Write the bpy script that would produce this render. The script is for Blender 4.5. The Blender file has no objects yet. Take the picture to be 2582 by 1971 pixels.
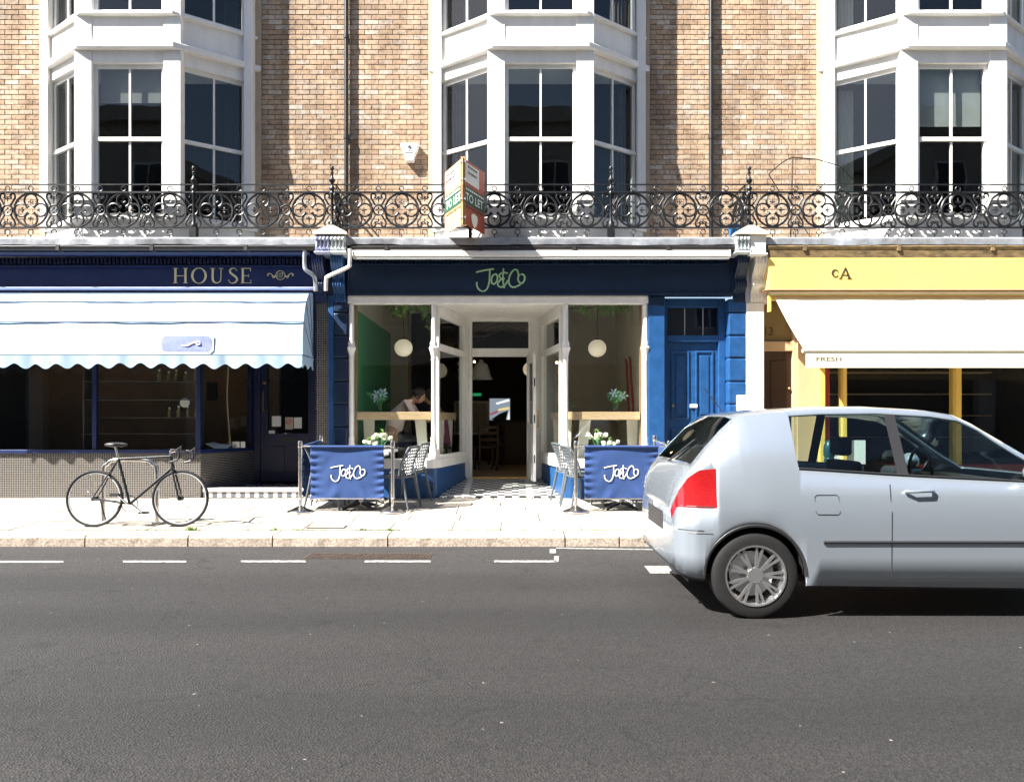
import bpy, bmesh, math, random
from mathutils import Vector, Matrix
random.seed(11)
S = bpy.context.scene
COL = S.collection
R = math.radians
PI = math.pi

# ------------------------------------------------------------------ camera
cam_d = bpy.data.cameras.new('camera')
cam = bpy.data.objects.new('camera', cam_d)
COL.objects.link(cam)
cam.location = (0, -11, 1.4)
cam.rotation_euler = (R(90), 0, 0)
cam_d.sensor_width = 36
cam_d.lens = 36 * 1870 / 2582
cam_d.shift_y = 74.5 / 2582
cam_d.clip_start = 0.05
cam_d.clip_end = 1500
S.camera = cam
S.render.resolution_x, S.render.resolution_y = 1024, 781
# ------------------------------------------------------------------ sky and sun
AZ, EL = R(63), R(46)                    # from the street normal towards the left, and up
to_sun = Vector((-math.sin(AZ) * math.cos(EL), -math.cos(AZ) * math.cos(EL), math.sin(EL)))
W = bpy.data.worlds.new('World')
S.world = W
W.use_nodes = True
wn = W.node_tree.nodes
sky = wn.new('ShaderNodeTexSky')
sky.sky_type = 'NISHITA'
sky.sun_disc = False
sky.sun_elevation = EL
sky.sun_rotation = math.atan2(to_sun.x, to_sun.y) % (2 * PI)
sky.air_density = 1.0
sky.dust_density = 1.5
wn['Background'].inputs[1].default_value = 0.05
W.node_tree.links.new(sky.outputs[0], wn['Background'].inputs[0])
sun_d = bpy.data.lights.new('sun', 'SUN')
sun_d.energy = 5.0
sun_d.angle = R(0.53)
sun_d.color = (1.0, 0.955, 0.89)
sun = bpy.data.objects.new('sun', sun_d)
COL.objects.link(sun)
sun.rotation_euler = to_sun.to_track_quat('Z', 'Y').to_euler()
S.view_settings.view_transform = 'Standard'
S.view_settings.look = 'None'
S.view_settings.exposure = 2.0
S.view_settings.gamma = 1.0
S.render.engine = 'CYCLES'
S.cycles.max_bounces = 6
S.cycles.transparent_max_bounces = 12
S.cycles.use_adaptive_sampling = True
S.cycles.adaptive_threshold = 0.02
S.cycles.use_denoising = True

# ------------------------------------------------------------------ helpers
def sc(y):            # pixels of the survey photo per metre on the plane at depth y
    return 1870.0 / (11.0 + y)
def PX(px, y):
    return (px - 1291) / sc(y)
def PZ(py, y):
    return 1.4 + (1060 - py) / sc(y)

KIDS = {}
def reg(o, parent):
    if parent is not None:
        o.parent = parent
        if parent.parent is None and parent.type == 'EMPTY':
            o.matrix_parent_inverse = parent.matrix_basis.inverted()
        KIDS.setdefault(parent.name, []).append(o)

class MB:
    def __init__(s):
        s.v = []; s.f = []
    def add(s, vs, fs):
        n = len(s.v)
        s.v += [tuple(v) for v in vs]
        s.f += [tuple(i + n for i in f) for f in fs]
        return s
    def box(s, x0, x1, y0, y1, z0, z1):
        return s.add([(x0,y0,z0),(x1,y0,z0),(x1,y1,z0),(x0,y1,z0),(x0,y0,z1),(x1,y0,z1),(x1,y1,z1),(x0,y1,z1)],
                     [(0,3,2,1),(4,5,6,7),(0,1,5,4),(1,2,6,5),(2,3,7,6),(3,0,4,7)])
    def wbox(s, p0, p1, z0, z1, t0, t1):
        """box along the plan line p0-p1, from t0 to t1 on its left normal"""
        a = Vector((p0[0], p0[1])); b = Vector((p1[0], p1[1]))
        d = (b - a).normalized(); n = Vector((-d.y, d.x))
        q = [a + n*t0, b + n*t0, b + n*t1, a + n*t1]
        return s.add([(p.x, p.y, z0) for p in q] + [(p.x, p.y, z1) for p in q],
                     [(0,3,2,1),(4,5,6,7),(0,1,5,4),(1,2,6,5),(2,3,7,6),(3,0,4,7)])
    def beam(s, a, b, w, h, up=(0,0,1)):
        a = Vector(a); b = Vector(b); d = (b-a).normalized(); up = Vector(up)
        x = d.cross(up)
        if x.length < 1e-4: x = d.cross(Vector((1,0,0)))
        x.normalize(); u = x.cross(d)
        q = [x*w/2*i + u*h/2*j for i, j in ((-1,-1),(1,-1),(1,1),(-1,1))]
        return s.add([a+p for p in q] + [b+p for p in q],
                     [(0,3,2,1),(4,5,6,7),(0,1,5,4),(1,2,6,5),(2,3,7,6),(3,0,4,7)])
    def prism(s, poly, a, b, axis='y'):
        n = len(poly)
        if axis == 'y': f = lambda p, t: (p[0], t, p[1])
        elif axis == 'z': f = lambda p, t: (p[0], p[1], t)
        else: f = lambda p, t: (t, p[0], p[1])
        return s.add([f(p, a) for p in poly] + [f(p, b) for p in poly],
                     [tuple(range(n)), tuple(range(2*n-1, n-1, -1))] +
                     [(i, (i+1) % n, n + (i+1) % n, n + i) for i in range(n)])
    def tube(s, path, r, n=6, closed=False, flat=None):
        P = [Vector(p) for p in path]; m = len(P)
        rr = r if isinstance(r, (list, tuple)) else [r]*m
        T = []
        for i in range(m):
            if closed: t = P[(i+1) % m] - P[i-1]
            else: t = P[min(i+1, m-1)] - P[max(i-1, 0)]
            T.append(t.normalized() if t.length > 1e-9 else Vector((0,0,1)))
        u = T[0].orthogonal().normalized()
        if flat is not None:
            u = Vector(flat)
        vs = []
        for i in range(m):
            if flat is None:
                u = (u - T[i]*u.dot(T[i]))
                if u.length < 1e-6: u = T[i].orthogonal()
                u.normalize()
            w = T[i].cross(u).normalized()
            for k in range(n):
                a = 2*PI*k/n
                vs.append(P[i] + (u*math.cos(a) * (0.35 if flat is not None else 1) + w*math.sin(a))*rr[i])
        fs = []
        for i in range(m if closed else m-1):
            for k in range(n):
                j = (i+1) % m
                fs.append((i*n+k, i*n+(k+1) % n, j*n+(k+1) % n, j*n+k))
        if not closed:
            fs.append(tuple(range(n-1, -1, -1))); fs.append(tuple((m-1)*n + k for k in range(n)))
        return s.add(vs, fs)
    def ring(s, c, r, t, axis='y', n=28, k=6, a0=0, a1=2*PI):
        full = abs(a1-a0-2*PI) < 1e-6
        pts = []
        for i in range(n if full else n+1):
            a = a0 + (a1-a0)*i/n
            if axis == 'y': pts.append((c[0]+r*math.cos(a), c[1], c[2]+r*math.sin(a)))
            elif axis == 'z': pts.append((c[0]+r*math.cos(a), c[1]+r*math.sin(a), c[2]))
            else: pts.append((c[0], c[1]+r*math.cos(a), c[2]+r*math.sin(a)))
        return s.tube(pts, t, k, closed=full)
    def lathe(s, prof, c=(0,0,0), n=16, axis='z', caps=True):
        vs = []; fs = []; m = len(prof)
        for r, z in prof:
            for k in range(n):
                a = 2*PI*k/n
                p = (r*math.cos(a), r*math.sin(a), z)
                if axis == 'y': p = (p[0], z, p[1])
                elif axis == 'x': p = (z, p[0], p[1])
                vs.append((c[0]+p[0], c[1]+p[1], c[2]+p[2]))
        for i in range(m-1):
            for k in range(n):
                fs.append((i*n+k, i*n+(k+1) % n, (i+1)*n+(k+1) % n, (i+1)*n+k))
        if caps:
            fs.append(tuple(range(n-1, -1, -1))); fs.append(tuple((m-1)*n+k for k in range(n)))
        return s.add(vs, fs)
    def ball(s, c, r, nu=12, nv=8, sx=1, sy=1, sz=1):
        prof = [(max(1e-4, math.sin(PI*i/nv)), -math.cos(PI*i/nv)) for i in range(nv+1)]
        t = MB().lathe(prof, (0,0,0), nu)
        return s.add([(c[0]+v[0]*r*sx, c[1]+v[1]*r*sy, c[2]+v[2]*r*sz) for v in t.v], t.f)
    def xf(s, M):
        s.v = [tuple(M @ Vector(v)) for v in s.v]
        return s
    def join(s, o, M=None):
        return s.add([tuple(M @ Vector(v)) for v in o.v] if M else o.v, o.f)
    def mesh(s, name, mat, smooth=False, recalc=True):
        me = bpy.data.meshes.new(name)
        me.from_pydata(s.v, [], s.f)
        if recalc:
            bm = bmesh.new(); bm.from_mesh(me)
            bmesh.ops.recalc_face_normals(bm, faces=bm.faces)
            bm.to_mesh(me); bm.free()
        if mat is not None: me.materials.append(mat)
        if smooth:
            me.polygons.foreach_set('use_smooth', [True]*len(me.polygons))
            me.set_sharp_from_angle(angle=R(40))
        me.update()
        return me
    def build(s, name, mat, parent=None, smooth=False, bevel=0, recalc=True):
        return put(name, s.mesh(name, mat, smooth, recalc), parent, bevel)

def put(name, me, parent=None, bevel=0, loc=None, rot=None):
    o = bpy.data.objects.new(name, me)
    COL.objects.link(o)
    reg(o, parent)
    if loc is not None: o.location = loc
    if rot is not None: o.rotation_euler = rot
    if bevel:
        b = o.modifiers.new('bevel', 'BEVEL'); b.width = bevel; b.segments = 2
        b.limit_method = 'ANGLE'; b.angle_limit = R(50)
    return o
def B(name, mat, parent, *dims, bevel=0):
    return MB().box(*dims).build(name, mat, parent, bevel=bevel)
def tag(o, label, cat, group=None, kind=None):
    if label: o['label'] = label
    if cat: o['category'] = cat
    if group: o['group'] = group
    if kind: o['kind'] = kind
    return o
def thing(name, label, cat, loc=(0,0,0), group=None):
    o = bpy.data.objects.new(name, None)
    o.empty_display_size = 0.1
    COL.objects.link(o)
    o.location = loc
    return tag(o, label, cat, group)
def structure(o):
    o['kind'] = 'structure'; return o
def stuff(o):
    o['kind'] = 'stuff'; return o
def copy_tree(o, parent=None):
    c = o.copy(); COL.objects.link(c)
    if parent is not None:
        c.parent = parent
        KIDS.setdefault(parent.name, []).append(c)
    for ch in KIDS.get(o.name, []):
        copy_tree(ch, c)
    return c
def smooth_path(pts, sub=6, closed=False):
    P = [Vector(p) for p in pts]; n = len(P); out = []
    rng = n if closed else n-1
    for i in range(rng):
        if closed: a, b, c, d = P[i-1], P[i], P[(i+1) % n], P[(i+2) % n]
        else: a, b, c, d = P[max(i-1,0)], P[i], P[i+1], P[min(i+2, n-1)]
        for k in range(sub):
            t = k/sub
            out.append(0.5*((2*b) + (c-a)*t + (2*a-5*b+4*c-d)*t*t + (3*b-a-3*c+d)*t**3))
    if not closed: out.append(P[-1])
    return out
def lerp(a, b, t): return a + (b-a)*t
def interp(x, pts):
    if x <= pts[0][0]: return pts[0][1]
    for (a, va), (b, vb) in zip(pts, pts[1:]):
        if x <= b:
            return va + (vb-va)*(x-a)/(b-a)
    return pts[-1][1]

# ------------------------------------------------------------------ materials
MATS = {}
def mat(name, col, rough=0.6, metal=0.0, var=0.0, vscale=4.0, bump=0.0, bscale=60.0, spec=0.5,
        coat=0.0, emit=None, estr=0.0, col2=None, stretch=None, trans=0.0):
    m = bpy.data.materials.new(name); m.use_nodes = True
    N = m.node_tree.nodes; L = m.node_tree.links
    b = N['Principled BSDF']
    b.inputs['Base Color'].default_value = (*col, 1)
    b.inputs['Roughness'].default_value = rough
    b.inputs['Metallic'].default_value = metal
    b.inputs['Specular IOR Level'].default_value = spec
    b.inputs['Coat Weight'].default_value = coat
    if coat: b.inputs['Coat Roughness'].default_value = 0.06
    if trans: b.inputs['Transmission Weight'].default_value = trans
    if emit:
        b.inputs['Emission Color'].default_value = (*emit, 1)
        b.inputs['Emission Strength'].default_value = estr
    g = None
    if var or bump:
        g = N.new('ShaderNodeNewGeometry')
        src = g.outputs['Position']
        if stretch:
            mp = N.new('ShaderNodeMapping'); mp.inputs['Scale'].default_value = stretch
            L.new(src, mp.inputs['Vector']); src = mp.outputs[0]
    if var:
        n = N.new('ShaderNodeTexNoise'); n.inputs['Scale'].default_value = vscale
        n.inputs['Detail'].default_value = 6; n.inputs['Roughness'].default_value = 0.65
        L.new(src, n.inputs['Vector'])
        r = N.new('ShaderNodeValToRGB')
        c2 = col2 or tuple(min(1, c*(1+var)) for c in col)
        r.color_ramp.elements[0].position = 0.3; r.color_ramp.elements[1].position = 0.72
        r.color_ramp.elements[0].color = (*[c*(1-var) for c in col], 1)
        r.color_ramp.elements[1].color = (*c2, 1)
        L.new(n.outputs['Fac'], r.inputs[0]); L.new(r.outputs[0], b.inputs['Base Color'])
        # a little roughness breakup as well
        ma = N.new('ShaderNodeMapRange')
        ma.inputs['To Min'].default_value = max(0.02, rough-0.12); ma.inputs['To Max'].default_value = min(1, rough+0.12)
        L.new(n.outputs['Fac'], ma.inputs['Value']); L.new(ma.outputs[0], b.inputs['Roughness'])
    if bump:
        n2 = N.new('ShaderNodeTexNoise'); n2.inputs['Scale'].default_value = bscale
        n2.inputs['Detail'].default_value = 5
        L.new(src, n2.inputs['Vector'])
        bp = N.new('ShaderNodeBump'); bp.inputs['Strength'].default_value = bump; bp.inputs['Distance'].default_value = 0.01
        L.new(n2.outputs['Fac'], bp.inputs['Height']); L.new(bp.outputs[0], b.inputs['Normal'])
    MATS[name] = m
    return m
def glass(name, tint=(0.93,0.96,0.95), ior=1.5, rough=0.0, wobble=0.0):
    m = bpy.data.materials.new(name); m.use_nodes = True
    N = m.node_tree.nodes; L = m.node_tree.links
    N.remove(N['Principled BSDF'])
    t = N.new('ShaderNodeBsdfTransparent'); t.inputs[0].default_value = (*tint, 1)
    g = N.new('ShaderNodeBsdfGlossy'); g.inputs['Roughness'].default_value = rough
    ge = N.new('ShaderNodeNewGeometry')              # Schlick's law on the true angle, same from both sides
    dt = N.new('ShaderNodeVectorMath'); dt.operation = 'DOT_PRODUCT'
    L.new(ge.outputs['Incoming'], dt.inputs[0]); L.new(ge.outputs['True Normal'], dt.inputs[1])
    ab = N.new('ShaderNodeMath'); ab.operation = 'ABSOLUTE'; L.new(dt.outputs['Value'], ab.inputs[0])
    om = N.new('ShaderNodeMath'); om.operation = 'SUBTRACT'; om.inputs[0].default_value = 1.0; L.new(ab.outputs[0], om.inputs[1])
    pw = N.new('ShaderNodeMath'); pw.operation = 'POWER'; pw.inputs[1].default_value = 5.0; L.new(om.outputs[0], pw.inputs[0])
    f0 = ((ior-1)/(ior+1))**2
    fr = N.new('ShaderNodeMath'); fr.operation = 'MULTIPLY_ADD'; fr.inputs[1].default_value = 1-f0; fr.inputs[2].default_value = f0; L.new(pw.outputs[0], fr.inputs[0])
    if wobble:                                       # old drawn glass: slightly uneven mirror image
        nw = N.new('ShaderNodeTexNoise'); nw.inputs['Scale'].default_value = 2.2; nw.inputs['Detail'].default_value = 1; L.new(ge.outputs['Position'], nw.inputs['Vector'])
        bw = N.new('ShaderNodeBump'); bw.inputs['Strength'].default_value = wobble; bw.inputs['Distance'].default_value = 0.02
        L.new(nw.outputs['Fac'], bw.inputs['Height']); L.new(bw.outputs[0], g.inputs['Normal'])
    mx = N.new('ShaderNodeMixShader')
    L.new(fr.outputs[0], mx.inputs[0]); L.new(t.outputs[0], mx.inputs[1]); L.new(g.outputs[0], mx.inputs[2])
    L.new(mx.outputs[0], N['Material Output'].inputs[0])
    return m

M_white = mat('white_paint', (0.78,0.765,0.73), 0.45, var=0.10, vscale=2.2, bump=0.12, bscale=30, stretch=(2,2,0.6), col2=(0.84,0.825,0.79))
M_white_shade = mat('cream_paint', (0.70,0.67,0.58), 0.5, var=0.05, vscale=3)
M_blue = mat('blue_paint', (0.012,0.070,0.205), 0.42, var=0.2, vscale=9, bump=0.08, bscale=45)
M_navy = mat('dark_blue_paint', (0.005,0.020,0.055), 0.42, var=0.12, vscale=5, bump=0.04, bscale=30)
M_royal = mat('royal_navy_paint', (0.009,0.021,0.088), 0.4, var=0.14, vscale=5)
M_navydark = mat('midnight_paint', (0.008,0.012,0.05), 0.4, var=0.15, vscale=5)
M_black = mat('black_iron', (0.008,0.009,0.011), 0.42, var=0.3, vscale=12, bump=0.15, bscale=80)
M_gutter = mat('black_gutter', (0.03,0.026,0.026), 0.5, var=0.4, vscale=4)
M_lead = mat('lead_sheet', (0.33,0.35,0.38), 0.5, metal=0.3, var=0.35, vscale=6, bump=0.3, bscale=14)
M_stonepale = mat('pale_limestone', (0.62,0.56,0.48), 0.8, var=0.12, vscale=8, bump=0.2)
M_architrave = mat('beige_render', (0.46,0.36,0.26), 0.85, var=0.14, vscale=6, bump=0.2)
M_mortar = mat('lime_mortar', (0.24,0.18,0.13), 0.95, var=0.2, vscale=20, bump=0.4, bscale=90)
M_curtain = mat('brown_curtain', (0.16,0.11,0.07), 0.9, var=0.2, vscale=6)
M_room = mat('dim_plaster', (0.10,0.08,0.065), 0.9, var=0.2, vscale=2)
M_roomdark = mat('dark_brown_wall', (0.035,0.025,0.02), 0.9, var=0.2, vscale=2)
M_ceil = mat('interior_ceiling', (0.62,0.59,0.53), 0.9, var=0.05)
M_green = mat('green_interior_paint', (0.075,0.36,0.18), 0.6, var=0.08, vscale=5)
M_taupe = mat('taupe_interior_paint', (0.45,0.40,0.33), 0.8, var=0.08, vscale=3)
M_wood = mat('pale_oak', (0.60,0.42,0.25), 0.5, var=0.22, vscale=5, stretch=(1.5,8,18))
M_woodv = mat('upright_oak', (0.42,0.26,0.13), 0.5, var=0.25, vscale=5, stretch=(18,18,1.5))
M_wooddark = mat('dark_timber', (0.07,0.04,0.022), 0.55, var=0.3, vscale=5, stretch=(2,10,20))
M_floorwood = mat('worn_floorboards', (0.34,0.24,0.15), 0.45, var=0.3, vscale=4, stretch=(12,1.5,1))
M_steel = mat('brushed_steel', (0.62,0.60,0.58), 0.22, metal=1.0, var=0.08, vscale=20)
M_greymetal = mat('grey_enamel', (0.45,0.46,0.47), 0.4, var=0.05)
M_brass = mat('brass', (0.55,0.38,0.14), 0.3, metal=1.0)
M_canvas = mat('blue_canvas', (0.020,0.056,0.185), 0.85, var=0.1, vscale=7, bump=0.35, bscale=320)
M_letterwhite = mat('white_print', (0.8,0.8,0.8), 0.7)
M_lettergreen = mat('sage_green_letters', (0.40,0.66,0.36), 0.4)
M_gold = mat('gold_leaf_letters', (0.78,0.64,0.36), 0.4, var=0.06)
M_ink = mat('dark_letters', (0.05,0.035,0.02), 0.6)
M_paper = mat('white_card', (0.72,0.72,0.70), 0.7, var=0.04)
M_chair = mat('grey_plastic', (0.085,0.10,0.112), 0.42, var=0.06)
M_tabletop = mat('white_table_laminate', (0.70,0.69,0.67), 0.3, var=0.04)
M_awnblue = mat('pale_blue_awning_cloth', (0.36,0.50,0.66), 0.85, var=0.10, vscale=2.5, bump=0.15, bscale=200)
M_awnseam = mat('awning_seam', (0.10,0.14,0.2), 0.9)
M_awnwhite = mat('white_awning_cloth', (0.66,0.62,0.48), 0.85, var=0.08, vscale=2, bump=0.1, bscale=200)
M_yellow = mat('yellow_fascia_paint', (0.74,0.55,0.16), 0.5, var=0.08, vscale=1.5)
M_yelframe = mat('yellow_awning_frame', (0.80,0.53,0.12), 0.45)
M_creamtan = mat('tan_paint', (0.55,0.37,0.21), 0.5, var=0.05)
M_tandark = mat('brown_shop_wall', (0.20,0.115,0.06), 0.8, var=0.15)
M_shelf = mat('smoked_shelf', (0.09,0.08,0.07), 0.4)
M_redpaint = mat('dark_red_paint', (0.30,0.03,0.015), 0.45)
M_browndoor = mat('brown_door_paint', (0.045,0.022,0.012), 0.4, var=0.2)
M_weather = mat('weathered_gutter', (0.16,0.11,0.05), 0.8, var=0.7, vscale=7, bump=0.4, bscale=30, stretch=(1,1,3))
M_globe = mat('opal_glass_globe', (0.85,0.80,0.70), 0.25, emit=(1.0,0.84,0.60), estr=0.10)
M_bulb = mat('warm_bulb', (1,0.8,0.5), 0.3, emit=(1.0,0.62,0.25), estr=9)
M_exit = mat('green_exit_light', (0.02,0.3,0.12), 0.4, emit=(0.04,0.8,0.30), estr=0.07)
M_leaf = mat('leaf_green', (0.13,0.30,0.06), 0.5, var=0.4, vscale=30, col2=(0.26,0.44,0.09))
M_leafdark = mat('lily_leaf', (0.08,0.30,0.08), 0.45, var=0.35, vscale=25)
M_petal = mat('white_petals', (0.80,0.80,0.66), 0.6, var=0.06, vscale=20)
M_lily = mat('pale_blue_petals', (0.58,0.74,0.86), 0.6, var=0.15, vscale=20)
M_skin = mat('skin', (0.52,0.30,0.21), 0.55)
M_hair = mat('dark_hair', (0.025,0.014,0.01), 0.5)
M_pink = mat('pale_pink_shirt', (0.78,0.62,0.60), 0.85, var=0.06)
M_purple = mat('plum_top', (0.20,0.05,0.11), 0.85)
M_jeans = mat('dark_trousers', (0.03,0.035,0.05), 0.9)
M_weed = mat('weed_green', (0.12,0.26,0.03), 0.7, var=0.3, vscale=40)
M_rubber = mat('tyre_rubber', (0.006,0.006,0.0065), 0.75, var=0.2, vscale=30)
M_alloy = mat('wheel_alloy', (0.62,0.62,0.63), 0.28, metal=0.9, var=0.05)
M_trim = mat('black_trim', (0.02,0.02,0.022), 0.5)
M_bollard = mat('bollard_teal_paint', (0.012,0.055,0.065), 0.35, var=0.1)
M_red = mat('red_sticker', (0.55,0.03,0.04), 0.5)
M_bottle = mat('amber_bottle', (0.42,0.40,0.16), 0.25, var=0.1)
M_chrome = mat('chrome', (0.75,0.75,0.76), 0.08, metal=1.0)
M_seat = mat('car_seat_cloth', (0.03,0.03,0.034), 0.9)
M_signorange = mat('board_orange', (0.62,0.36,0.20), 0.5, var=0.1, vscale=6)
M_signred = mat('board_red', (0.40,0.085,0.045), 0.5, var=0.1, vscale=6)
M_signgreen = mat('board_green', (0.02,0.09,0.05), 0.5)
M_plank = mat('board_post_timber', (0.50,0.27,0.10), 0.7, var=0.2, stretch=(20,20,2))
M_bluetub = mat('blue_plastic', (0.01,0.16,0.45), 0.4)
M_plaque = mat('lilac_blue_print', (0.20,0.24,0.62), 0.8, var=0.2, vscale=18)
M_tilew = mat('white_tile', (0.66,0.64,0.60), 0.35, var=0.08, vscale=9)
M_tileb = mat('black_tile', (0.035,0.036,0.04), 0.35, var=0.2, vscale=9)
M_tileg = mat('grey_tile', (0.14,0.15,0.18), 0.35, var=0.2, vscale=9)
M_marble = mat('pale_marble', (0.62,0.60,0.57), 0.3, var=0.1, vscale=5)
M_opp = mat('opposite_stucco', (0.42,0.38,0.33), 0.9, var=0.12, vscale=1)
M_oppdark = mat('opposite_shop_dark', (0.05,0.045,0.045), 0.5)
M_marking = mat('road_paint', (0.30,0.29,0.27), 0.7, var=0.9, vscale=26, bump=0.2, col2=(0.50,0.49,0.46))
M_cover = mat('rusty_cast_iron', (0.075,0.055,0.045), 0.65, metal=0.4, var=0.4, vscale=20)
G_shop = glass('shop_glass', (0.95,0.97,0.96), 1.5, wobble=0.02)
G_upper = glass('sash_glass', (0.72,0.76,0.78), 1.55, wobble=0.05)
G_car = glass('car_glass', (0.55,0.66,0.66), 1.5)
G_vase = glass('vase_glass', (0.80,0.88,0.84), 1.45)
M_lens = mat('red_lens', (0.26,0.008,0.010), 0.15, coat=1.0, var=0.35, vscale=60, stretch=(1,1,3))
M_lensw = mat('clear_lens', (0.6,0.6,0.6), 0.1, coat=1.0)

def brick_mat():
    m = bpy.data.materials.new('gault_brick'); m.use_nodes = True
    N = m.node_tree.nodes; L = m.node_tree.links; b = N['Principled BSDF']
    oi = N.new('ShaderNodeObjectInfo'); g = N.new('ShaderNodeNewGeometry')
    a = N.new('ShaderNodeMath'); a.operation = 'ADD'
    L.new(oi.outputs['Random'], a.inputs[0]); L.new(g.outputs['Random Per Island'], a.inputs[1])
    f = N.new('ShaderNodeMath'); f.operation = 'FRACT'; L.new(a.outputs[0], f.inputs[0])
    r = N.new('ShaderNodeValToRGB'); cr = r.color_ramp
    cols = [(0,(0.38,0.265,0.175)),(0.2,(0.46,0.325,0.215)),(0.45,(0.51,0.37,0.25)),(0.7,(0.52,0.40,0.285)),(0.85,(0.43,0.335,0.25)),(1,(0.58,0.50,0.41))]
    cr.elements[0].color = (*cols[0][1],1); cr.elements[1].color = (*cols[-1][1],1)
    for p, c in cols[1:-1]:
        e = cr.elements.new(p); e.color = (*c,1)
    L.new(f.outputs[0], r.inputs[0])
    n = N.new('ShaderNodeTexNoise'); n.inputs['Scale'].default_value = 22; n.inputs['Detail'].default_value = 6
    L.new(g.outputs['Position'], n.inputs['Vector'])
    mx = N.new('ShaderNodeMix'); mx.data_type = 'RGBA'; mx.blend_type = 'MULTIPLY'; mx.inputs['Factor'].default_value = 0.75
    r2 = N.new('ShaderNodeValToRGB'); r2.color_ramp.elements[0].position = 0.28; r2.color_ramp.elements[1].position = 0.55
    r2.color_ramp.elements[0].color = (0.42,0.38,0.36,1)
    L.new(n.outputs['Fac'], r2.inputs[0])
    L.new(r.outputs[0], mx.inputs['A']); L.new(r2.outputs[0], mx.inputs['B'])
    mp = N.new('ShaderNodeMapping'); mp.inputs['Scale'].default_value = (1.7,1.0,0.35); L.new(g.outputs['Position'], mp.inputs['Vector'])
    nw = N.new('ShaderNodeTexNoise'); nw.inputs['Scale'].default_value = 1.6; nw.inputs['Detail'].default_value = 6; L.new(mp.outputs[0], nw.inputs['Vector'])
    rw = N.new('ShaderNodeValToRGB'); rw.color_ramp.elements[0].position = 0.33; rw.color_ramp.elements[1].position = 0.6; rw.color_ramp.elements[0].color = (0.58,0.56,0.55,1)
    L.new(nw.outputs['Fac'], rw.inputs[0])
    m3 = N.new('ShaderNodeMix'); m3.data_type = 'RGBA'; m3.blend_type = 'MULTIPLY'; m3.inputs['Factor'].default_value = 1
    L.new(mx.outputs['Result'], m3.inputs['A']); L.new(rw.outputs[0], m3.inputs['B'])
    L.new(m3.outputs['Result'], b.inputs['Base Color'])
    b.inputs['Roughness'].default_value = 0.9
    bp = N.new('ShaderNodeBump'); bp.inputs['Strength'].default_value = 0.5; bp.inputs['Distance'].default_value = 0.006
    n2 = N.new('ShaderNodeTexNoise'); n2.inputs['Scale'].default_value = 70
    L.new(g.outputs['Position'], n2.inputs['Vector']); L.new(n2.outputs['Fac'], bp.inputs['Height'])
    L.new(bp.outputs[0], b.inputs['Normal'])
    return m
M_brick = brick_mat()

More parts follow.
